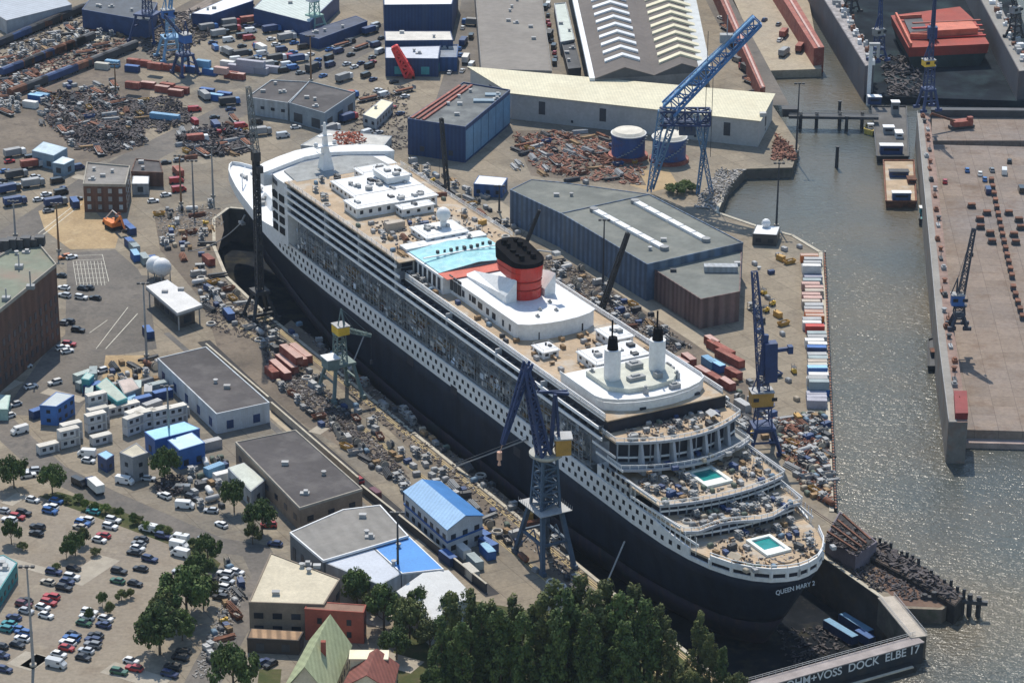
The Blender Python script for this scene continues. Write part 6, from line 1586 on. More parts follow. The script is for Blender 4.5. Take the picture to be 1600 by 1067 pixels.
# car park: hand-placed from the picture: (u,v,colour)
cp='''15 815 w;27 810 r;37 804 k;59 826 k;78 801 b;146 802 t;135 815 w;129 820 b;125 826 e;177 815 w;172 825 w;162 839 r;155 846 w;255 840 d;221 845 k;217 852 g;215 859 w;210 866 k;234 876 d;220 891 k;211 914 k;186 895 k;184 910 n;281 896 s;84 896 d;115 890 k;112 904 w;105 911 d;100 921 k;75 912 e;81 935 r;76 944 r;67 951 w;72 964 w;37 947 m;40 941 k;41 957 s;22 967 d;15 977 t;27 985 b;7 985 t;37 991 b;35 1000 w;27 1010 k;1 1012 k;7 1048 d;140 959 w;136 966 w;131 976 n;165 969 w;162 979 d;115 994 k;112 1000 b;150 995 k;146 1003 d;106 1007 w;104 1015 r;145 1010 g;135 1019 s;92 1025 w;130 1030 k;205 1035 w;186 1052 n;210 1047 r;352 899 w;370 896 w;355 910 s;347 920 w;345 936 k;287 1020 k;282 1030 k;270 1045 k;265 1056 d;51 783 w;88 785 b;80 795 w;147 797 w;57 836 k;5 800 s;3 1026 d;330 905 k;338 930 g'''
CK={'w':'white','k':'black','s':'silver','g':'grey','d':'dark blue','r':'red','n':'green','b':'blue','t':'teal','m':'maroon','e':'beige','o':'orange'}
lampxy=G(52,1040)
cang=dirpx(100,960,128,966)
def car(u,v,c,ang,zone,lm,lmxy,kind='car',jit=.06,z=0.02):
    x,y=G(u,v);m_=pm(CK.get(c,c),0)
    o=put('estate' if kind=='car' and R.random()<.4 else kind,(x,y),ang+R.uniform(-jit,jit)+(math.pi if R.random()<.5 else 0),z,{'body':m_,'roof':m_} if kind=='car' else {'body':m_},'cars and vans parked around the yard');OCC.append((x,y,2.4))
    return rep(o,CK.get(c,c)+' parked '+kind,zone,lm,lmxy)
for it in cp.split(';'):
    u,v,c=it.split();car(int(u),int(v),c,cang,'in the lower-left car park','the tall lamp mast',lampxy)
for u,v,c in((232,829,'w'),(281,845,'w'),(280,856,'w'),(282,868,'w'),(88,1041,'s')):
    car(u,v,c,cang,'in the lower-left car park','the tall lamp mast',lampxy,'van')
gl=G(229,555)
for u,v,c,a in((100,452,'w',0),(101,464,'s',0),(130,453,'k',0),(127,467,'w',0),(149,468,'k',0),(107,505,'k',0),(122,518,'k',.1),(112,404,'w',.9),(101,404,'o',.9),(95,433,'k',.2),(138,452,'k',0),(97,507,'g',.2),(98,546,'w',.9),(105,551,'w',.9),(108,540,'r',.2),(48,606,'w',1),(40,575,'s',1),(24,634,'s',1),(14,652,'w',1),(86,600,'w',1),(155,604,'w',.4),(158,582,'w',1)):
    car(u,v,c,cang+a,'in the yard by the brick warehouse','the gate lamp mast',gl)
rl=G(265,692)
for u,v,c,a,k in((31,676,'w',1.1,'van'),(195,755,'w',.1,'van'),(232,750,'s',.2,'car'),(257,777,'w',-.3,'car'),(289,793,'w',.2,'van'),(136,712,'w',.2,'van'),(138,722,'w',0,'car'),(51,738,'s',.6,'car'),(44,745,'w',.7,'car'),(124,758,'k',-.4,'van'),(346,822,'w',-.3,'car'),(420,823,'r',.4,'car'),(585,775,'m',-.6,'van'),(560,752,'r',-.6,'car'),(423,1040,'k',1.3,'car'),(411,1037,'d',1.3,'car'),(430,852,'d',.2,'car'),(318,845,'g',-.5,'car'),(260,760,'k',0,'car'),(283,768,'g',.3,'van'),(330,800,'s',.3,'car'),(300,780,'k',-.2,'car')):
    car(u,v,c,cang+a,'along the curved road','the site lamp mast',rl,k)
x,y=G(148,766);o=put('truck',(x,y),dirpx(160,775,140,757),.02,{'cab':pm('dark blue',0)});tag(o,'blue and white box truck on the curved road by the hedge','truck');OCC.append((x,y,5))
# far truck yards
def lot(n,poly,zone,lm,lmxy,kinds=('car','car','van'),ang=None,minr=2.2,cols='wkkgsdbrw',tz=.02):
    P_=px(poly);xs=[p[0] for p in P_];ys=[p[1] for p in P_];k=0;tr=0
    while k<n and tr<n*40:
        tr+=1;x,y=R.uniform(min(xs),max(xs)),R.uniform(min(ys),max(ys))
        kd=R.choice(kinds);r=minr*(1.8 if kd in('truck','trailer') else 1)
        if not inpoly(x,y,P_) or not free(x,y,r) or blocked(x,y,2):continue
        c=R.choice(cols);m_=pm(CK[c],0);a=(ang if ang is not None else R.uniform(0,3.1))+R.choice((0,0,math.pi/2))*(R.random()<.25)+R.uniform(-.1,.1)
        mats={'car':{'body':m_,'roof':m_},'van':{'body':m_},'truck':{'cab':m_,'cargo_box':R.choice((white,grey,dark,navy,oxide,grey,dark))},'trailer':{}}[kd]
        o=put(kd,(x,y),a,tz,mats,'vehicles in the far yards');OCC.append((x,y,r));k+=1
        ph={'car':CK[c]+' car','van':CK[c]+' van','truck':CK[c]+'-cabbed truck','trailer':'flatbed trailer'}[kd]
        rep(o,ph,zone,lm,lmxy)
ml=G(486,124)
lot(44,[(300,35),(395,15),(480,62),(470,120),(400,110),(330,80)],'in the far truck yard','the brown lamp mast',ml,('car','truck','van','truck'),.5)
lot(26,[(490,70),(598,40),(598,130),(500,125),(470,118)],'on the yard before the blue sheds','the brown lamp mast',ml,('car','truck','van','trailer','car'),.9)
lot(16,[(560,130),(635,125),(640,180),(560,235),(510,205)],'left of the blue hall','the long white-roofed cabin',G(590,172),('car','truck','van','trailer'),.75)
lot(16,[(300,150),(385,160),(470,200),(470,218),(380,210),(280,235)],'near the grey building','the bow mast',G(513,250),('truck','car','trailer','van'),.4)
lot(22,[(0,235),(50,245),(125,262),(125,330),(60,335),(0,330)],'below the pale blue sheds','the brick office block',G(165,330),('car','truck','van','car'),.5)
lot(10,[(720,40),(745,40),(750,110),(700,120)],'in the lane between sheds','the cream shed',G(800,190),('car','truck','van'),1.4)
lot(12,[(835,10),(862,10),(882,112),(862,112)],'in the alley beside the skylight hall','the cream shed',G(800,190),('car','van','truck'),1.5)
lot(14,[(1118,30),(1140,20),(1200,150),(1180,158)],'along the lane by the red dock wall','the cream shed end',G(1200,200),('car','truck','van','trailer'),2.)
lot(9,[(1470,285),(1530,240),(1600,250),(1600,320),(1540,330)],'on the pink floating dock','the work pontoon',G(1500,215),('truck','car','van'),1.5,tz=.62)
lot(6,[(1190,15),(1230,20),(1260,100),(1210,100)],'on the pale floating dock deck','the deck end',G(1240,108),('truck','car'),1.2,tz=-.58)
lot(8,[(215,270),(290,245),(290,300),(240,320)],'beside the brick office block','the brick office block',G(165,330),('car','van','truck'),.4)
# containers ------------------------------------------------------------
colm={'red-brown':(oxide,oxide),'pink-topped red':(oxide,pink),'dark blue':(navy,blue),'blue':(blue,lblue),'white':(white,white),'grey':(lgrey,lgrey),'lavender':(M('lavender_paint',(.36,.36,.42),.65,noise=.12,rand=.1),)*2,'teal-grey':(M('teal_grey_paint',(.3,.36,.37),.65,noise=.12),)*2,'pink':(pink,pink),'orange':(orange,M('faded_orange',(.46,.32,.26),.7,noise=.15)),'cream':(M('off_white_paint',(.5,.48,.42),.65,noise=.12),)*2,'mint':(M('mint_paint',(.42,.5,.48),.6,noise=.1),)*2,'red':(red,red),'sky-blue':(M('sky_paint',(.16,.34,.52),.55,noise=.1),)*2,'beige':(M('beige_paint',(.45,.39,.33),.7,noise=.15),)*2}
def cont(u,v,col,ang,zone,lm,lmxy,kind='container',z=0.,xy=None,group='shipping containers'):
    x,y=xy or G(u,v,z);b_,r_=colm[col];o=put(kind,(x,y),ang,z,{'body':b_,'roof':r_,'door':b_},group);OCC.append((x,y,3.2 if kind=='container' else 5))
    return rep(o,col+(' long' if kind!='container' else '')+' container',zone,lm,lmxy)
pe=G(1285,408)
seq='orange grey grey white white lavender lavender teal-grey pink pink beige pink pink beige grey grey orange orange grey white red - teal-grey grey white white dark_blue - grey teal-grey beige cream cream white mint white mint sky-blue blue lavender lavender lavender'.split()
for i,c in enumerate(seq):
    if c=='-':continue
    f=i/(len(seq)-1);u=1267+8*f;v=409+227*f
    if i>21:u+=2.5
    cont(u+R.uniform(-3,3),v,c.replace('_',' '),R.uniform(-.035,.035),'in the pier-edge row','the far row end',pe,'container')
    if R.random()<.22:
        x,y=G(u+R.uniform(-2,2),v);cont(0,0,R.choice(('white','grey','pink','teal-grey','blue')),R.uniform(-.03,.03),'on top of the pier-edge row','the far row end',pe,'container',2.66,(x,y))
rq=G(1140,520)
ship_a=math.pi/2+HD
for u,v,c,k,dz in((1064,574,'pink-topped red','container',0),(1076,568,'pink-topped red','container',0),(1098,588,'pink-topped red','container',0),(1116,598,'red-brown','container',0),(1136,606,'pink-topped red','container',0),(1126,552,'red-brown','long_container',0),(1140,566,'red-brown','long_container',0),(1108,572,'sky-blue','container',0),(1120,578,'blue','container',0),(1146,590,'red-brown','container',0),(1112,540,'pink-topped red','container',0),(1160,640,'grey','container',0)):
    cont(u,v,c,ship_a+R.uniform(-.1,.1),'behind the ship stern','the quay annex',rq,k,dz)
nq=G(530,612)
for u,v,c,k,dz in((470,558,'pink-topped red','long_container',0),(462,563,'pink-topped red','long_container',0),(448,575,'pink-topped red','long_container',0),(438,584,'pink-topped red','long_container',0),(425,588,'red-brown','container',0),(455,560,'pink-topped red','long_container',2.65)):
    cont(u,v,c,ship_a+R.uniform(-.04,.04),'on the near quay','the yellow-cabbed crane',nq,k,dz)
ry=G(180,145)
for u,v,c,dz,k in((208,138,'dark blue',0,0),(208,138,'red-brown',2.65,0),(232,138,'pink-topped red',0,0),(254,144,'pink-topped red',0,0),(275,150,'pink-topped red',0,0),(284,146,'red-brown',0,0),(262,140,'red-brown',0,0),(207,112,'dark blue',0,0),(210,102,'red-brown',0,0),(226,104,'red-brown',0,0),(242,108,'red-brown',0,0),(242,108,'red-brown',2.65,0),(262,110,'red-brown',0,0),(280,112,'red-brown',0,0),(296,113,'dark blue',0,0),(324,148,'dark blue',0,0),(338,157,'blue',0,0),(351,154,'dark blue',0,0),(318,104,'mint',0,0),(318,104,'sky-blue',2.65,0),(328,117,'blue',0,0),(346,115,'red-brown',0,0),(346,115,'pink',2.65,0),(372,124,'pink-topped red',0,0),(378,112,'lavender',0,1),(398,114,'lavender',0,1),(392,104,'lavender',2.65,1),(415,112,'lavender',0,1),(356,105,'white',0,0),(362,122,'red-brown',0,0),(56,158,'blue',0,0),(66,156,'sky-blue',0,0),(48,168,'white',0,0),(258,188,'sky-blue',0,1),(160,108,'cream',0,0),(176,104,'sky-blue',0,0)):
    cont(u,v,c,-.35+R.uniform(-.05,.05),'in the far container yard','the thin yard lamp mast',ry,'long_container' if k else 'container',dz)
for u,v,c,dz in((210,392,'teal-grey',0),(204,386,'dark blue',0),(212,405,'blue',0),(226,410,'teal-grey',0),(241,414,'dark blue',0),(197,358,'dark blue',0),(204,364,'dark blue',0),(117,322,'dark blue',0),(232,525,'dark blue',0),(358,497,'dark blue',0),(326,412,'red-brown',0)):
    cont(u,v,c,dirpx(195,352,250,410)+R.uniform(-.1,.1),'along the old dock rail','the white spherical tanks',G(250,440))
for u,v,c in((700,878,'dark blue'),(722,866,'white'),(742,884,'teal-grey'),(763,858,'dark blue'),(752,842,'dark blue'),(735,900,'cream'),(660,792,'orange'),(645,785,'dark blue'),(762,868,'blue'),(748,350,'teal-grey'),(738,346,'dark blue')):
    cont(u,v,c,ship_a+R.uniform(-.2,.2),'near the blue gabled building' if v>400 else 'on the quay behind the funnel','the dock crane legs' if v>400 else 'the black crawler crane',G(845,880) if v>400 else G(697,334))
for u,v,dz,c in((1338,967,0,'sky-blue'),(1314,976,0,'sky-blue'),(1352,985,0,'dark blue')):
    x,y=G(u,v,-9.2);o=put('long_container' if c!='dark blue' else 'container',(x,y),ship_a+.1,-12.4,{'body':navy,'roof':colm[c][1],'door':navy},'shipping containers',.95);rep(o,c+'-roofed container','on the dry dock floor','the dock gate',SW(-133,0))
# freight wagons on the yard railway
WG=[]
def wagon():
    t=thing('freight_wagon','','wagon',(0,0,0),0,'freight wagons on the yard railway')
    mb=MB();mb.box(-6.5,-1.35,1.1,6.5,1.35,3.4);mb.loft([[(-6.5,-1.35,3.4),(6.5,-1.35,3.4),(6.5,1.35,3.4),(-6.5,1.35,3.4)],[(-6.5,-.6,3.9),(6.5,-.6,3.9),(6.5,.6,3.9),(-6.5,.6,3.9)]]);mb.build('body',dark,t)
    mb=MB();mb.box(-6.3,-1,.7,6.3,1,1.1);mb.build('chassis',blacksteel,t)
    wheels(t,(-5,-3.2,3.2,5),.8,.46,.16);return t
w0=wagon()
for tr,(u0,v0,u1,v1,n) in enumerate(((-10,78,135,18,12),(10,118,140,66,8),(20,152,210,78,8))):
    for k in range(n):
        f=(k+.5)/n;x,y=G(u0+(u1-u0)*f,v0+(v1-v0)*f)
        o=w0 if (tr,k)==(0,0) else copy_tree(w0,None,{'body':R.choice((dark,navy,rust,dark))});o.location=(x,y,.05);o.rotation_euler=(0,0,dirpx(u0,v0,u1,v1));OCC.append((x,y,5))
        rep(o,'dark freight wagon',('in the far train','in the middle train','in the near train')[tr],'the far dark hall',G(190,34))
# cabins of the site compound, stacked
sc=G(265,692)
def cabs(u,v,n,lv,ang,du,dv):
    for k in range(n):
        for l in range(lv):
            x,y=G(u+du*k,v+dv*k);o=put('cabin',(x,y),ang,l*2.78,None,'portable cabins of the site compound');OCC.append((x,y,3.2))
            rep(o,('upper' if l==lv-1 and lv>1 else 'ground-level' if l==0 else 'middle')+' white cabin','in the site compound','the site lamp mast',sc)
ca=dirpx(130,660,172,650)
cabs(150,672,2,2,ca,4,-9);cabs(108,696,2,2,ca,4,-9);cabs(158,692,1,1,ca,0,0);cabs(152,654,1,3,ca,0,0);cabs(209,676,2,2,ca+.2,3,-9);cabs(228,668,3,2,ca,24,-4);cabs(235,658,3,1,ca,22,-4);cabs(182,646,2,1,ca,20,-4);cabs(75,706,1,1,ca,0,0)
for u,v,c in((146,590,'teal-grey'),(134,606,'teal-grey'),(140,620,'mint'),(206,632,'blue'),(222,632,'dark blue'),(232,618,'grey'),(246,610,'teal-grey'),(215,612,'mint'),(160,640,'teal-grey'),(238,640,'grey'),(254,622,'dark blue'),(130,594,'mint'),(62,650,'dark blue'),(146,612,'dark blue'),(200,640,'white'),(330,700,'grey'),(335,740,'sky-blue'),(350,750,'white')):
    cont(u,v,c,ca+R.choice((0,1.1,.2)),'in the site compound','the site lamp mast',sc)
# clutter: scattered over quays and decks --------------------------------
PH={'skip':('rusty open skip',),'crate':('timber crate',),'pallet':('covered pallet',),'drum':('cable drum',),'coil':('white hose coil',),'pipes':('rusty pipe bundle',),'generator':('yellow generator',),'tank':('white gas tank',),'lift':('orange boom lift',),'excavator':('orange excavator',),'forklift':('yellow forklift',),'beams':('rusty steel stack',),'rack':('loaded equipment rack',),'tent':('white work tent',),'container':('container',),'cabin':('white cabin',),'trailer':('flatbed trailer',),'loungers':('stack of wooden loungers',),'van':('van',)}
VAR={'pallet':[('cover','pale blue',M('tarp_blue',(.16,.24,.32),.8)),('cover','white',lgrey),('cover','grey',grey),('cover','grey-green',M('tarp_green',(.12,.15,.12),.8)),('cover','dark',dark),('cover','dark',dark),('cover','beige',M('tarp_beige',(.4,.34,.26),.8))],
 'skip':[('body','rusty',rust),('body','blue',navy),('body','ochre',MATS['crane_ochre']),('body','grey',grey),('body','dark',dark)],
 'generator':[('body','ochre',MATS['crane_ochre']),('body','pale',lgrey),('body','dark grey',dark),('body','dark blue',navy)],
 'tank':[('shell','white',white),('shell','grey',lgrey),('shell','rusty',rust)],
 'pipes':[('pipe','rusty',rust),('pipe','grey',grey),('pipe','dark',dark)],
 'beams':[('beam','rusty',rust),('beam','dark',dark),('beam','dark',dark),('beam','grey',grey),('beam','timber',wood),('beam','pale',lgrey)],
 'crate':[('box','timber',wood),('box','pale',lgrey),('box','grey',grey),('box','dark blue',navy)],
 'tent':[('canopy','white',lgrey),('canopy','blue',lblue),('canopy','beige',M('tarp_beige',(.5,.42,.3)))]}
NM={'pallet':'covered pallet','skip':'open skip','generator':'generator','tank':'gas tank','pipes':'pipe bundle','beams':'stacked beams','crate':'crate','tent':'work tent'}
RAD={'skip':2.3,'crate':1.2,'pallet':1.2,'drum':1.4,'coil':1.9,'pipes':2.6,'generator':1.8,'tank':2.3,'lift':2.5,'excavator':3.2,'forklift':1.8,'beams':2.8,'rack':1.7,'tent':2.8,'loungers':1.3,'container':3.2,'cabin':3.2,'trailer':4.6,'van':2.8}
def scatter(n,poly,mix,zone,lm,lmxy,ang=ship_a,group=None,z=0.,pts=None,tight=.85,ship_=False,scale=None):
    P_=pts or px(poly,z);xs=[p[0] for p in P_];ys=[p[1] for p in P_];k=0;tr=0
    ks=[m_ for m_,w_ in mix for _ in range(w_)]
    while k<n and tr<n*40:
        tr+=1;x,y=R.uniform(min(xs),max(xs)),R.uniform(min(ys),max(ys));kd=R.choice(ks);r=RAD[kd]*tight
        if not inpoly(x,y,P_):continue
        if not free(x,y,r):continue
        if not ship_ and blocked(x,y,1.2):continue
        mats=None;ph=PH[kd][0]
        if kd in VAR:
            pt,cn,mm=R.choice(VAR[kd]);mats={pt:mm};ph=cn+' '+NM[kd]
        o=put(kd,(x,y),ang+R.choice((0,0,math.pi/2))+R.uniform(-.25,.25),z,mats,group or 'equipment lying '+zone,scale)
        OCC.append((x,y,r));k+=1;rep(o,ph,zone,lm,lmxy)
mixq=[('crate',6),('pallet',8),('drum',3),('coil',3),('pipes',7),('generator',3),('tank',2),('skip',6),('rack',8),('beams',7),('forklift',1)]
# keep crane feet and the sheds free
for s_,l in((-47.5,36.6),(78,36.7)):
    for a in(-6,0,6):OCC.append((*SW(s_+a,l),3.6))
OCC.append((*G(407,497),6))
for k in range(70):
    for l in(32.5,45.5):OCC.append((*SW(-122+k*4,l),1.6 if l<40 else 2.0))
for a,b_ in zip(((770,318),(850,372),(960,442),(1100,534)),((850,372),(960,442),(1100,534),(1180,590))):
    for k in range(9):OCC.append((*G(a[0]+(b_[0]-a[0])*k/9,a[1]+(b_[1]-a[1])*k/9),3.0))
OCC.append((*G(1190,704),6))
cr=G(530,612);cb=G(845,880)
scatter(74,[(385,505),(455,520),(560,640),(660,745),(640,770),(560,720),(430,600),(400,560)],mixq,'on the near quay','the yellow-cabbed crane',cr)
scatter(26,[(500,640),(545,655),(620,735),(600,750),(520,675)],[('coil',4),('drum',5)],'in the cable store on the near quay','the yellow-cabbed crane',cr,tight=.75)
scatter(46,[(640,700),(700,730),(850,850),(930,925),(880,925),(760,850),(690,770)],mixq,'along the dock edge','the blue dock crane',cb)
scatter(34,[(455,500),(480,515),(640,650),(820,800),(905,880),(890,890),(790,800),(600,640)],[('crate',2),('pallet',3),('pipes',1),('generator',1),('rack',2),('coil',1)],'beside the dock rails','the blue dock crane',cb)
scatter(34,[(240,330),(330,320),(340,360),(350,430),(320,440),(250,380)],mixq,'on the quay by the bow','the tall dark mast',G(407,497),ang=.3)
scatter(30,[(300,420),(350,440),(400,490),(385,520),(330,510)],mixq,'between canopy and dock','the tall dark mast',G(407,497))
sq=G(934,500)
scatter(56,[(845,400),(905,420),(1000,480),(1085,545),(1040,555),(940,510),(860,450)],mixq+[('van',2),('trailer',1)],'on the far quay','the leaning crawler crane',sq)
scatter(34,[(1080,545),(1175,600),(1230,690),(1190,700),(1090,610)],mixq,'on the quay by the stern','the slewing crane',G(1190,704))
scatter(85,[(1200,655),(1290,645),(1300,795),(1262,775),(1225,715)],mixq+[('beams',4),('skip',2)],'on the pier head clutter yard','the slewing crane',G(1190,704),tight=.72)
scatter(26,[(1175,400),(1245,385),(1285,400),(1245,430),(1245,640),(1215,650),(1165,580),(1165,470)],[('crate',2),('pallet',2),('skip',2),('generator',1),('rack',2),('forklift',1)],'on the open pier','the slewing crane',G(1190,704))
scatter(50,[(640,250),(700,280),(820,330),(830,370),(760,360),(690,330),(640,290)],mixq+[('van',1),('trailer',2)],'on the quay behind the funnel','the black crawler crane',G(697,334))
scatter(44,[(810,215),(950,205),(1000,260),(980,290),(860,285),(800,265)],[('beams',6),('pipes',4),('skip',2),('crate',1),('trailer',1)],'in the steel store by the tanks','the left blue tank',G(982,252),tight=.8)
scatter(60,[(60,140),(150,120),(230,140),(225,235),(140,245),(60,200)],[('beams',5),('pipes',4),('skip',4),('crate',2),('trailer',2),('rack',2)],'in the scrap yard','the thin yard lamp mast',ry,tight=.8)
scatter(26,[(0,120),(60,105),(80,140),(30,180),(0,180)],[('beams',2),('rack',2),('pipes',1),('trailer',2)],'beside the railway tracks','the thin yard lamp mast',ry)
scatter(26,[(280,205),(385,195),(395,240),(290,250)],[('beams',4),('skip',2),('pipes',2),('trailer',3)],'in the dark stock yard','the brick office block',G(165,330))
scatter(34,[(20,40),(120,30),(200,55),(140,85),(40,105),(0,110)],[('beams',2),('rack',2),('trailer',2)],'along the flood wall','the far dark hall',G(190,34))
scatter(24,[(290,740),(350,710),(362,760),(345,800),(300,790)],mixq,'beside the lean-to','the site lamp mast',rl)
scatter(22,[(150,575),(245,560),(270,610),(260,640),(170,620)],mixq,'in the site compound','the site lamp mast',rl)
scatter(12,[(1225,960),(1290,950),(1360,1000),(1250,1040),(1200,1040)],[('crate',2),('skip',2),('generator',1),('rack',1),('lift',1)],'on the dry dock floor','the dock gate',SW(-133,0),z=-12.4,pts=[SW(-128,22),SW(-128,-24),SW(-114,-24),SW(-116,22)])
scatter(26,[(355,875),(380,890),(372,960),(330,1040),(318,1020),(350,960)],mixq,'along the lane by the cream building','the cream building',G(450,930),tight=.8)
# individually seen machines
x,y=G(178,358);o=put('excavator',(x,y),-.9,0,None,None,1.6);tag(o,'large orange excavator on the sandy patch below the brick office block','excavator')
x,y=G(168,350);o=put('lift',(x,y),-.6,0);tag(o,'orange boom lift just behind the large orange excavator','lift')
# ship decks ------------------------------------------------------------
n0=len(OCC);OCC2=OCC;OCC=[]
dmix=[('crate',6),('pallet',8),('rack',5),('pipes',2),('generator',1),('coil',2),('tent',1),('beams',1)]
def deck(n,s0,s1,l0,l1,z,zone,lm,lmxy,mix=dmix,holes=()):
    for a in holes:
        s_,l_,r=a;OCC.append((*SW(s_,l_),r))
    scatter(n,None,mix,zone,lm,lmxy,z=z,pts=[SW(s0,l0),SW(s1,l0),SW(s1,l1),SW(s0,l1)],ship_=True,tight=.7,group='work gear on the ship decks',scale=.8)
hf=[(130,s_,8.5) for s_ in(-8,0,6)]+[(124,-8,6),(136,-8,6),(124,6,6),(114,-7,6),(114,1,6),(114,9,7),(106,-4,5.5),(143,-7,5.5),(85.5,-1,7),(87,-5,5),(82,2,5)]
bm_=SW(158,3);fn_=SW(31,0)
deck(46,74,149,-18,18,42.45,'on the forward top deck','the bow mast',bm_,holes=hf)
deck(40,-19,7,-16,16,37.36,'on the deck behind the funnel','the red funnel',fn_,[('crate',3),('pallet',3),('loungers',3)])
deck(8,56,70,16.2,17.2,37.36,'beside the pool house','the red funnel',fn_)
st=SW(-31.6,7.2)
deck(18,-58,-48,-15,15,33.78,'on the terrace below the stacks','the port white stack',st)
deck(9,-66,-60,-17,17,27.65,'on the lower balcony terrace','the port white stack',st,[('crate',2),('pallet',3),('loungers',2)])
deck(40,-77,-62,-17.5,17.5,24.64,'on the teal pool deck','the teal pool',SW(-68,-1),dmix+[('loungers',4)],holes=[(-68.2,-1.2,4.6),(-66,-1.2,4.6),(-70.4,-1.2,4.6)])
deck(28,-86.5,-79.5,-15.5,15.5,21.24,'on the middle stern deck','the teal pool',SW(-68,-1),dmix+[('loungers',2)])
deck(34,-109,-89.5,-14,14,18.04,'on the stern deck','the ship stern rail',SW(-112,0),dmix+[('loungers',4)],holes=[(-98.4,-.2,4.8),(-96,-.2,4.6),(-101,-.2,4.6),(-104,0,5)])
deck(12,178,204,-7,7,17.64,'on the bow deck','the bow tip',SW(240,0))
deck(9,10,58,13.2,16.8,37.36,'beside the funnel deckhouse','the red funnel',fn_,[('crate',2),('pallet',3)])
for s_,l,c in((96,9,'beige'),(98,4,'sky-blue'),(99,-1,'blue'),(98,-7,'grey'),(-76,9,'red-brown'),(-82,-7.5,'red-brown'),(-52,-9,'grey'),(-66,-11,'lavender')):
    z={True:42.45}.get(s_>0,24.64 if s_ in(-76,-66) else 21.24 if s_==-82 else 33.78)
    if free(*SW(s_,l),1.5):
        cont(0,0,c,ship_a+(1.57 if s_>0 else .1),'on the ship decks','the red funnel',fn_,'container',z,SW(s_,l))
OCC=OCC2
# scaffolding with sheets along the open boat deck
sc_m=M('scaffold_tube',(.36,.38,.4),.5,noise=.2)
for i in range(12):
    s0=-38+i*15.4
    t=thing('scaffolding','','scaffold',(*SW(s0+7.5,18.3),21.2),ship_a,'scaffolds along the open boat deck')
    rep(t,'boat-deck scaffold','on the port side of the ship','the blue dock crane',cb)
    mb=MB();h_=R.choice((6.4,7.8,8.6))
    for k in range(8):
        x=-7+k*2
        for y in(-1.3,1.3):mb.beam((x,y,0),(x,y,h_),.11)
        mb.beam((x,-1.3,0),(x,1.3,2),.08)
    for z in(2,4,6,8):
        if z<h_:
            for y in(-1.3,1.3):mb.beam((-7,y,z+1),(7,y,z+1),.1);mb.beam((-7,y,z),(-3,y,z+1.9),.07);mb.beam((1,y,z),(5,y,z+1.9),.07)
    tag(mb.build('scaffold_tube',sc_m,t),kind='stuff')
    for z in(2,4,6):
        mb=MB();a=R.uniform(-7,-2);b_=R.uniform(2,7);mb.box(a,-1.1,z,b_,1.1,z+.12);mb.build('platform',R.choice((wood,lgrey,grey)),t)
    for k in range(R.randint(16,24)):
        a=R.uniform(-7.4,5.5);z=R.uniform(.2,h_-1);yy=R.uniform(-.6,1.9);mb=MB();mb.box(a,yy,z,a+R.uniform(.8,2.6),yy+.06,z+R.uniform(.5,1.7));mb.build('sheet',R.choice((grey,steelw,lgrey,lgrey,dark,sc_m,M('sheet_grey_blue',(.36,.42,.5),.8,noise=.3,rand=.4),M('sheet_grey_blue',(.2,.25,.32)),M('sheet_grey_blue',(.2,.25,.32)))),t)
    for k in range(7):
        mb=MB();mb.cbox(R.uniform(-6,6),R.uniform(-.8,.8),R.choice((.02,2.13,4.13)),R.uniform(.6,1.6),R.uniform(.5,1.1),R.uniform(.4,1.2));mb.build('stored_box',R.choice((lgrey,wood,rust,white,grey)),t)
# scrap heaps: countless bits, one object each -------------------------------
def heap(name,label,poly,n,mat,hmax,sz,z=0.,seed=1):
    rr=random.Random(seed);P_=px(poly,z);c=mean(P_);xs=[p[0] for p in P_];ys=[p[1] for p in P_];mb=MB();k=0
    ce=[(rr.uniform(min(xs),max(xs)),rr.uniform(min(ys),max(ys)),rr.uniform(4,10)) for _ in range(9)]
    while k<n:
        x,y=rr.uniform(min(xs),max(xs)),rr.uniform(min(ys),max(ys))
        if not inpoly(x,y,P_):continue
        k+=1;hh=max(0,max(1-math.hypot(x-a,y-b_)/r for a,b_,r in ce))*hmax;zz=z+rr.uniform(.05,1)*hh
        v=Vector((rr.uniform(-1,1),rr.uniform(-1,1),rr.uniform(-.5,.7))).normalized()*sz*rr.uniform(.4,1.6)
        mb.beam((x-v.x,y-v.y,max(zz-v.z,z+.15)),(x+v.x,y+v.y,max(zz+v.z,z+.2)),sz*rr.uniform(.2,1.),sz*rr.uniform(.15,.5))
    o=mb.build(name,mat);tag(o,label,'scrap heap',None,'stuff');return o
scd=M('scrap_dark',(.07,.06,.062),.8,noise=.8,scale=.45,fine=.5);scr=M('scrap_rust',(.24,.11,.075),.85,noise=.7,scale=.4,fine=.5);scp=M('scrap_pale',(.3,.285,.27),.8,noise=.6,scale=.5,fine=.4)
A1=[(72,150),(150,140),(222,160),(225,225),(165,242),(110,225),(70,190)];A2=[(205,160),(255,150),(300,175),(300,190),(250,208),(205,190)];A3=[(275,215),(340,198),(395,215),(390,240),(300,246)]
heap('scrap_heap','sprawling dark violet scrap metal heap in the scrap yard',A1,2000,scd,3.5,1.0,0,1)
heap('scrap_heap','rusty scrap pieces mixed through the dark scrap yard heap',A1,240,scr,3.6,.8,0,2)
heap('scrap_heap','pale metal scraps scattered over the dark scrap yard heap',A1,260,scp,3.8,.6,0,3)
heap('scrap_heap','dark scrap heap between the container rows and the lane',A2,800,scd,3,.9,0,4)
heap('scrap_heap','dark stock heap of steel left of the tall crane mast',A3,1100,scd,3,1.1,0,5)
heap('scrap_heap','long untidy scrap strip beside the railway tracks',[(0,90),(130,70),(215,60),(150,90),(60,140),(0,160)],420,scr,2,.9,0,6)
heap('scrap_heap','rust-brown steel scrap in front of the cream shed',[(800,215),(870,205),(955,222),(1010,262),(1000,290),(900,280),(835,265)],700,scr,2,1.0,0,7)
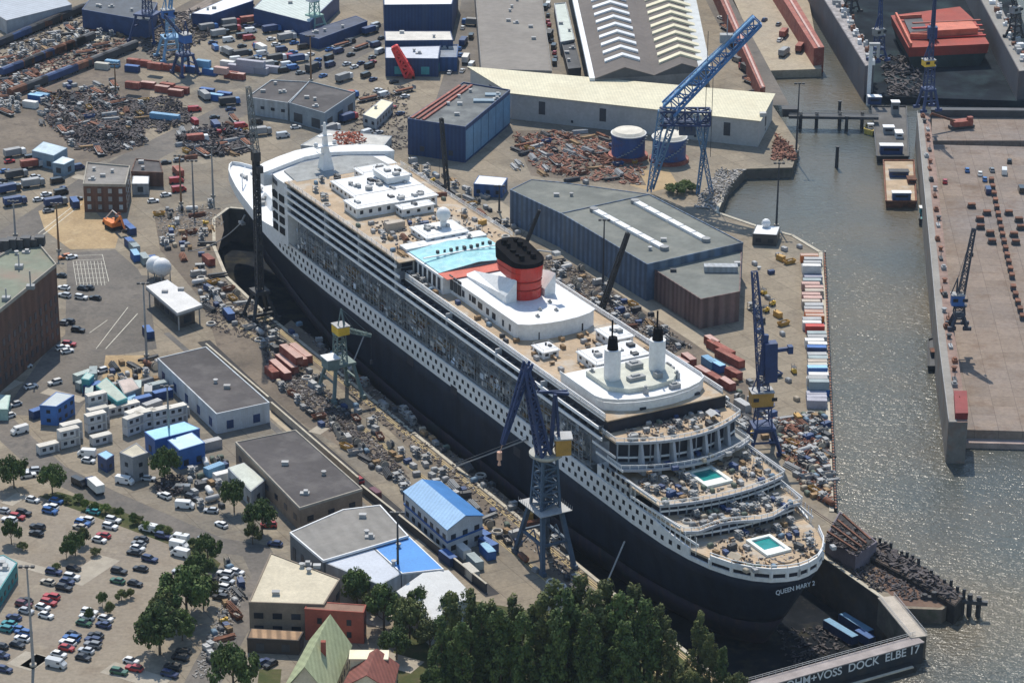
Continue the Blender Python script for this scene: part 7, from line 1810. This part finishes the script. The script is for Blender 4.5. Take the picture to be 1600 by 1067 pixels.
heap('scrap_heap','pale offcuts strewn over the rust-brown steel scrap',[(800,215),(870,205),(955,222),(1010,262),(1000,290),(900,280),(835,265)],260,scp,2,.7,0,8)
heap('scrap_heap','rubble shore of pale stones beside the inlet',[(1085,325),(1120,330),(1150,280),(1165,265),(1120,268)],520,scp,1.6,.7,0,9)
heap('scrap_heap','small dark gear strewn over the near quay around the cable drums',[(410,540),(480,575),(600,700),(640,750),(600,745),(500,660),(420,590)],1500,scd,1.2,.55,0,10)
heap('scrap_heap','small pale gear strewn over the near quay around the cable drums',[(410,540),(480,575),(600,700),(640,750),(600,745),(500,660),(420,590)],450,scp,1.2,.4,0,11)
heap('scrap_heap','rusty bits heaped over the pier clutter yard',[(1205,660),(1292,650),(1300,790),(1262,775),(1228,720)],1100,scr,1.8,.6,0,12)
heap('scrap_heap','pale bits strewn through the pier clutter yard',[(1205,660),(1292,650),(1300,790),(1262,775),(1228,720)],450,scp,1.8,.5,0,13)
heap('scrap_heap','rusty red scrap piled on the quay workshop roof',[(520,212),(560,206),(572,222),(530,232)],160,M('scrap_red',(.34,.1,.06),.8,noise=.6,scale=.5),1.8,.7,9.2,14)
heap('scrap_heap','dark bits strewn along the far quay of the dock',[(845,400),(905,420),(1085,545),(1040,555),(860,450)],1100,scd,1.3,.5,0,15)
heap('scrap_heap','pale bits strewn along the far quay of the dock',[(845,400),(905,420),(1085,545),(1040,555),(860,450)],500,scp,1.3,.45,0,16)
heap('scrap_heap','low stony rubble edge beside the car park lane',[(350,930),(385,900),(372,960),(318,1060),(300,1060)],420,scp,.9,.4,0,17)
heap('scrap_heap','dark mound of coal-like spoil by the curved road',[(238,765),(262,742),(290,752),(285,775),(255,780)],300,scd,2.6,.6,0,18)
heap('scrap_heap','dark bits strewn along the dock edge beside the rails',[(460,500),(640,650),(820,800),(930,915),(890,915),(700,750),(560,630)],700,scd,.8,.5,0,20)
heap('scrap_heap','pale bits strewn along the dock edge beside the rails',[(460,500),(640,650),(820,800),(930,915),(890,915),(700,750),(560,630)],250,scp,.8,.4,0,21)
heap('scrap_heap','dark gear strewn on the quay between canopy and dock',[(300,425),(350,440),(440,510),(420,540),(330,515)],700,scd,1.,.5,0,22)
heap('scrap_heap','pale gear strewn on the quay by the bow',[(240,330),(330,320),(350,350),(320,370),(250,370)],350,scp,1.,.45,0,23)
heap('scrap_heap','dark rusty debris on the quay end beside the cream shed',[(1205,250),(1245,252),(1240,232),(1212,212)],300,scr,1.6,.8,0,24)
heap('scrap_heap','dark debris on the rusty pier head',[(1345,880),(1415,900),(1480,934),(1420,940),(1375,912)],220,scd,.8,.6,0,25)
heap('scrap_heap','black broken timber lying on the long low jetty',[(1374,846),(1428,880),(1498,930),(1482,938),(1420,900),(1364,864)],200,scd,.9,1.0,1.6,30)
heap('scrap_heap','dark gear between pump house and dock edge',[(1290,850),(1345,885),(1385,922),(1370,925),(1285,862)],260,scd,1.,.6,0,31)
heap('scrap_heap','dark equipment heaps inside the dark floating dock',[(1375,90),(1440,90),(1440,150),(1390,150)],260,scd,2.4,1.2,-.9,26)
heap('scrap_heap','dark gear covering the pump house roof',[(1290,846),(1338,872),(1362,850),(1308,810)],240,scd,.8,.6,4.9,29)
heap('scrap_heap','dark strips of gear along the far railway',[(0,60),(130,10),(240,40),(225,60),(100,110),(0,150)],900,scd,1.6,.9,0,32)
heap('scrap_heap','dark machinery mass between the far harbour cranes',[(215,35),(330,10),(400,8),(330,60),(250,100),(225,85)],900,scd,3,1.1,0,33)
heap('scrap_heap','dark violet scrap heap just above the pale blue sheds',[(110,195),(215,190),(230,225),(165,245),(120,235)],700,scd,3.2,.9,0,34)
heap('scrap_heap','dark goods packed behind the blue hall and the bow',[(560,150),(640,130),(640,235),(600,240),(545,205)],420,scd,1.6,.7,0,35)
heap('scrap_heap','dark muddy debris on the dry dock floor behind the stern',[(1215,985),(1300,975),(1330,1010),(1230,1045)],180,scd,.6,.6,-12.4,28)
def ship_litter(label,s0,s1,l0,l1,z,n,mat,sz,seed):
    rr=random.Random(seed);mb=MB()
    for k in range(n):
        s_,l_=rr.uniform(s0,s1),rr.uniform(l0,l1)
        if abs(l_)>hw(s_)-1.8 and z<21 or (z>24 and z<25 and abs(s_+68.2)<6 and abs(l_+1.2)<5) or (z<18.5 and abs(s_+98.4)<5.6 and abs(l_)<4.5):continue
        x,y=SW(s_,l_);v=Vector((rr.uniform(-1,1),rr.uniform(-1,1),rr.uniform(-.1,.2))).normalized()*sz*rr.uniform(.4,1.5)
        mb.beam((x-v.x,y-v.y,z+.25),(x+v.x,y+v.y,z+.25+abs(v.z)),sz*rr.uniform(.3,1),sz*rr.uniform(.2,.8))
    tag(mb.build('deck_litter',mat),label,'building rubble',None,'stuff')
for i,(nm,s0,s1,z,hwd,n) in enumerate((('forward top deck',76,104,42.45,17,150),('teal pool deck',-77,-61,24.64,17,170),('middle stern deck',-87,-79,21.24,15,130),('stern deck',-108,-90,18.02,13,150),('terrace below the stacks',-57,-48,33.78,14,90),('boat deck edge',-40,148,21.05,18.6,300))):
    for mm,mn,sd in((scp,'pale',0),(scd,'dark',1)):
        ship_litter(mn+' refit rubble strewn over the '+nm,s0,s1,(-hwd if i<5 else 16.8),hwd if i<5 else 19.6,z,n//(1 if sd else 2),mm,.5,50+i*2+sd)
# lamp masts -------------------------------------------------------------
def lamp(u,v,hp,label,mat=grey,heads=2):
    x,y=G(u,v);k=F/(y*math.cos(P)+H*math.sin(P));h_=hp/k/math.cos(P)
    t=thing('lamp_mast',label,'lamp mast',(x,y,0),0,'lamp masts around the yard')
    mb=MB();mb.cyl(0,0,.6,h_,.42,10,.2);mb.build('pole',mat,t)
    mb=MB();mb.cyl(0,0,0,.65,.9,10);mb.build('base',conc,t)
    mb=MB();mb.beam((-1.6,0,h_),(1.6,0,h_),.25);mb.build('cross_arm',mat,t)
    for a in(-1.5,0,1.5):
        mb=MB();mb.cbox(a,-.3,h_-.1,.9,.8,.55);mb.build('lamp',dark,t)
brownpole=M('brown_pole',(.22,.13,.07),.8,noise=.2)
for a in((52,1040,160,'tall grey lamp mast in the lower-left car park',grey),(92,392,72,'brown lamp mast by the corner of the brick warehouse',brownpole),(24,368,52,'lamp mast on the road behind the brick warehouse roof',grey),(229,556,112,'grey lamp mast beside the canopy building',grey),(265,695,92,'dark lamp mast in front of the turquoise-roofed store',grey),(622,920,122,'dark lamp mast in front of the bright blue roof',dark),(486,126,66,'brown lamp mast on the far truck yard',brownpole),(181,145,42,'thin lamp mast beside the red container row',brownpole),(1244,237,102,'dark lamp mast on the quay end by the inlet',dark),(1213,353,95,'thin dark lamp mast next to the quay office',dark),(942,452,106,'thin dark lamp mast before the quay hall wall',dark),(333,307,74,'grey lamp mast left of the bow, nearest to it',grey),(283,318,72,'leaning-shadowed lamp mast on the quay between brick office and bow',brownpole),(303,332,78,'slim lamp mast amid the gear by the dock head',grey),(780,332,40,'short dark lamp mast just behind the red funnel',dark)):
    lamp(*a)
# gangway and hoses at the hull
t=thing('gangway','long thin gangway sloping from the near quay to the hull','gangway',(*SW(8,30),0))
a,b_=Vector(SW(14,31)),Vector(SW(-9,20.6));o_=Vector(SW(8,30))
mb=MB();mb.beam((a.x-o_.x,a.y-o_.y,1),(b_.x-o_.x,b_.y-o_.y,16.6),.9,.3);mb.build('deck',grey,t)
mb=MB();mb.beam((a.x-o_.x,a.y-o_.y,2),(b_.x-o_.x,b_.y-o_.y,17.6),.1);mb.build('railing',lgrey,t)
for s_,z,lb in((88,11,'thin pale prop leaning on the hull beside the yellow-cabbed crane'),(-68,9,'thin pale prop leaning on the hull near the stern trees')):
    x,y=SW(s_,29.8);t=thing('hull_prop',lb,'prop',(x,y,0));e=SW(s_+5,21.2)
    mb=MB();mb.tube((0,0,.2),(e[0]-x,e[1]-y,z),.22,6);mb.build('pole',lgrey,t);mb=MB();mb.cbox(0,0,.01,1,1,.3);mb.build('foot',dark,t)
# mooring rope at the bow
x,y=SW(232,9);t=thing('mooring_rope','pale mooring rope sagging from the bow to the quay','rope',(x,y,0));mb=MB();pp=[]
for k in range(13):
    f=k/12;q0=SW(212,30);q1=SW(206,12);pp.append(((q0[0]*(1-f)+q1[0]*f)-x,(q0[1]*(1-f)+q1[1]*f)-y,.4+10*f*f+0*f))
for a,b_ in zip(pp,pp[1:]):mb.tube(a,b_,.16,5)
mb.build('rope',lgrey,t)
# remove the masters that were only copied from
for o in PM:
    for c_ in list(o.children_recursive):bpy.data.objects.remove(c_)
    bpy.data.objects.remove(o)
# ---------------- trees ----------------
def leafmat(n,c):
    m=bpy.data.materials.new(n);m.use_nodes=True;N=m.node_tree.nodes;L=m.node_tree.links;b=N['Principled BSDF']
    g=N.new('ShaderNodeNewGeometry');no=N.new('ShaderNodeTexNoise');no.inputs['Scale'].default_value=.55;no.inputs['Detail'].default_value=4;L.new(g.outputs['Position'],no.inputs['Vector'])
    oi=N.new('ShaderNodeObjectInfo');rp=N.new('ShaderNodeValToRGB');e=rp.color_ramp.elements
    e[0].position=.3;e[0].color=(c[0]*.55,c[1]*.6,c[2]*.6,1);e[1].position=.72;e[1].color=(c[0]*1.6,c[1]*1.4,c[2]*1.1,1)
    L.new(no.outputs[0],rp.inputs[0])
    x=N.new('ShaderNodeMix');x.data_type='RGBA';x.blend_type='MULTIPLY';x.inputs[0].default_value=1;L.new(rp.outputs[0],x.inputs[6])
    r=N.new('ShaderNodeMapRange');L.new(oi.outputs['Random'],r.inputs[0]);r.inputs[3].default_value=.75;r.inputs[4].default_value=1.25;L.new(r.outputs[0],x.inputs[7])
    L.new(x.outputs[2],b.inputs['Base Color']);b.inputs['Roughness'].default_value=.7;b.inputs['Specular IOR Level'].default_value=.25
    return m
leafA=leafmat('leaf_dark_green',(.068,.112,.034));leafB=leafmat('leaf_olive',(.098,.122,.045));leafC=leafmat('leaf_bright',(.1,.16,.035))
bark=M('bark',(.09,.07,.05),.95,noise=.3,scale=1.5)
def crown_mesh(seed,kind,n):
    rr=random.Random(seed);mb=MB();cl=[]
    if kind=='round':
        for k in range(44):
            a=rr.uniform(0,6.28);e=rr.uniform(-.5,1);r=rr.uniform(.25,.78);cl.append((r*math.cos(a)*math.cos(e*1.3),r*math.sin(a)*math.cos(e*1.3),.62+.42*r*math.sin(e*1.4),rr.uniform(.12,.26)))
        cl+= [(0,0,.75,.4),(0,0,.95,.22)]
    else:
        for k in range(60):
            z=rr.uniform(.1,1);w_=.22*(1-z)**.5+.04;a=rr.uniform(0,6.28);r=rr.uniform(.2,1)*w_*1.1;cl.append((r*math.cos(a),r*math.sin(a),z,rr.uniform(.03,.085)))
    for k in range(n):
        c=rr.choice(cl);d=Vector((rr.gauss(0,1),rr.gauss(0,1),rr.gauss(0,1))).normalized()*c[3]*rr.uniform(.45,1)**.5
        zs=1.4 if kind!='round' else .8
        p=Vector((c[0]+d.x,c[1]+d.y,c[2]+d.z*zs));s=rr.uniform(.022,.05) if kind=='round' else rr.uniform(.009,.02)
        nn=(d.normalized()+Vector((rr.uniform(-.8,.8),rr.uniform(-.8,.8),rr.uniform(-.2,1)))).normalized();a=nn.orthogonal().normalized();b_=nn.cross(a);t=rr.uniform(0,6.28);a,b_=a*math.cos(t)+b_*math.sin(t),b_*math.cos(t)-a*math.sin(t)
        mb.add([p-a*s-b_*s*.6,p+a*s-b_*s*.7,p+a*s*.8+b_*s*.7,p-a*s*.9+b_*s*.6],[(0,1,2,3)])
    me=bpy.data.meshes.new('crown');me.from_pydata(mb.v,[],mb.f);return me
def trunk_mesh(seed,kind):
    rr=random.Random(seed);mb=MB();top=.75 if kind=='round' else .9
    w_=.045 if kind=='round' else .012
    mb.tube((0,0,0),(0,0,top*.5),w_,8,w_*.7);mb.tube((0,0,top*.5),(0,0,top),w_*.7,6,w_*.2)
    for k in range(7):
        z=.25+k*.07 if kind=='round' else .15+k*.1;a=k*2.4;l=.5 if kind=='round' else .08
        mb.tube((0,0,z),(l*math.cos(a),l*math.sin(a),z+l*.6),w_*.4,5,w_*.1)
    me=bpy.data.meshes.new('trunk');me.from_pydata(mb.v,[],mb.f);me.materials.append(bark);return me
CR={}
for kind in('round','poplar'):
    for i in range(4):
        for m,mn in((leafA,'a'),(leafB,'b'),(leafC,'c')):
            if mn=='a':base=crown_mesh(i+(0 if kind=='round' else 10),kind,4200 if kind=='round' else 5200)
            me=base if mn=='a' else base.copy();me.materials.clear();me.materials.append(m);CR[kind,i,mn]=me
        CR[kind,i,'t']=trunk_mesh(i,kind)
def tree(u,v,h,r,kind='round',m='a',zone='',lm='',lmxy=(0,0),ph=None,base=True):
    x,y=G(u,v);t=thing('poplar_tree' if kind!='round' else 'broadleaf_tree','','tree',(x,y,0),R.uniform(0,6.28),'trees around the yard')
    i=R.randrange(4)
    c=bpy.data.objects.new('crown',CR[kind,i,m]);C.objects.link(c);c.parent=t
    c.scale=(r,r,h) if kind=='round' else (r*4,r*4,h)
    k=bpy.data.objects.new('trunk',CR[kind,i,'t']);C.objects.link(k);k.parent=t;k.scale=(r,r,h) if kind=='round' else (h*1.2,h*1.2,h)
    rep(t,ph or ('tall poplar' if kind!='round' else 'leafy tree'),zone,lm,lmxy)
lx=G(52,1040)
for u,v,h,r,m in((292,965,13,9.0,'a'),(250,1022,13,8.6,'a'),(310,915,9,5,'a'),(325,880,8,5,'a'),(262,975,9,5.5,'b'),(318,950,9,5,'b'),(285,1000,8,5,'a')):
    tree(u,v,h,r,'round',m,'on the car park edge','the tall car-park lamp',lx,'large dark tree')
for u,v,h,r,m in((118,868,6.5,3.6,'a'),(104,874,5,2.6,'a'),(18,850,7,3.6,'a'),(130,852,5,2.6,'b'),(160,948,4,2.,'a'),(172,960,3.6,2.,'b'),(190,938,3,2.2,'b'),(150,868,2.2,1.9,'b'),(88,892,2.2,1.8,'b'),(36,860,2.4,2.,'b'),(204,934,2.6,1.7,'b'),(140,968,3.2,1.8,'a')):
    tree(u,v,h,r,'round',m,'among the parked cars','the tall car-park lamp',lx,'small bushy tree' if h>4 else 'low shrub')
for u,v,h,r,m in((258,752,10,5.4,'a'),(22,762,9,5.4,'a'),(82,772,8.4,4.8,'a'),(366,800,9,4.8,'a'),(410,835,9.6,5.6,'a'),(395,850,6,3.4,'b')):
    tree(u,v,h,r,'round',m,'along the curved road','the site lamp mast',rl,'dark roadside tree')
for k in range(16):
    f=k/15;u=95+f*205+R.uniform(-6,6);v=778+f*72+R.uniform(-4,4);tree(u,v,R.uniform(1.6,3.2),R.uniform(1.5,2.4),'round',R.choice('abc'),'in the hedge along the curved road','the site lamp mast',rl,'low shrub')
for u,v,h,r,m in((365,1085,13,8,'a'),(558,945,10,5.6,'a'),(600,985,12,7,'a'),(640,1000,11,6.5,'b'),(655,970,9,5,'a'),(590,960,8,4.5,'b'),(620,1030,8,5,'a'),(672,1020,9,5.5,'b'),(700,985,10,5,'a')):
    tree(u,v,h,r,'round',m,'behind the red brick block','the red brick block',G(525,985),'dark leafy tree')
cen=G(850,1060)
for u,v,h,m in((705,1040,19,'b'),(735,1050,22,'b'),(752,1075,22,'a'),(722,1090,20,'a'),(782,1088,23,'a'),(800,1050,20,'b'),(815,1090,22,'a'),(842,1075,24,'b'),(862,1058,25,'b'),(885,1075,26,'a'),(905,1052,26,'b'),(925,1078,26,'b'),(945,1062,26,'b'),(965,1080,26,'a'),(988,1062,25,'b'),(1005,1080,24,'a'),(1026,1066,20,'b'),(1090,1052,16,'b'),(1108,1066,13,'b'),(870,1100,24,'a'),(1045,1088,17,'b'),(1128,1076,11,'a'),(770,1066,21,'b'),(690,1075,19,'a'),(918,1102,24,'a'),(972,1104,22,'a')):
    tree(u,v,h,h*.2,'poplar',m,'in the grove below the stern','the grove centre',cen)
for u,v,h,r,m in((815,1100,6,4.5,'c'),(1150,1095,7,4.5,'b'),(680,1095,9,5,'a'),(1075,1085,6,4,'b')):
    tree(u,v,h,r,'round',m,'in front of the poplar grove','the grove centre',cen,'bright leafy bush')
for u,v,h,r,m in((1058,305,4,4.5,'a'),(1070,298,3.6,4,'c'),(1046,300,3,3,'b'),(1082,300,3,3,'a')):
    tree(u,v,h,r,'round',m,'on the inlet shore','the quay office',G(1196,366),'green bush')
poly_sheet('grass',[px([(170,790),(300,845),(345,880),(330,905),(290,860),(170,815),(60,775),(90,768)]),px([(640,980),(720,935),(1040,990),(1150,1090),(600,1110),(600,1040)]),px([(405,1045),(440,1045),(436,1090),(400,1090)])],.02,ground_mat('grass_green',(.05,.065,.022),(.075,.08,.03),(.1,.085,.045),patch=.08,dirt=(.12,.1,.06)))
finish_labels()
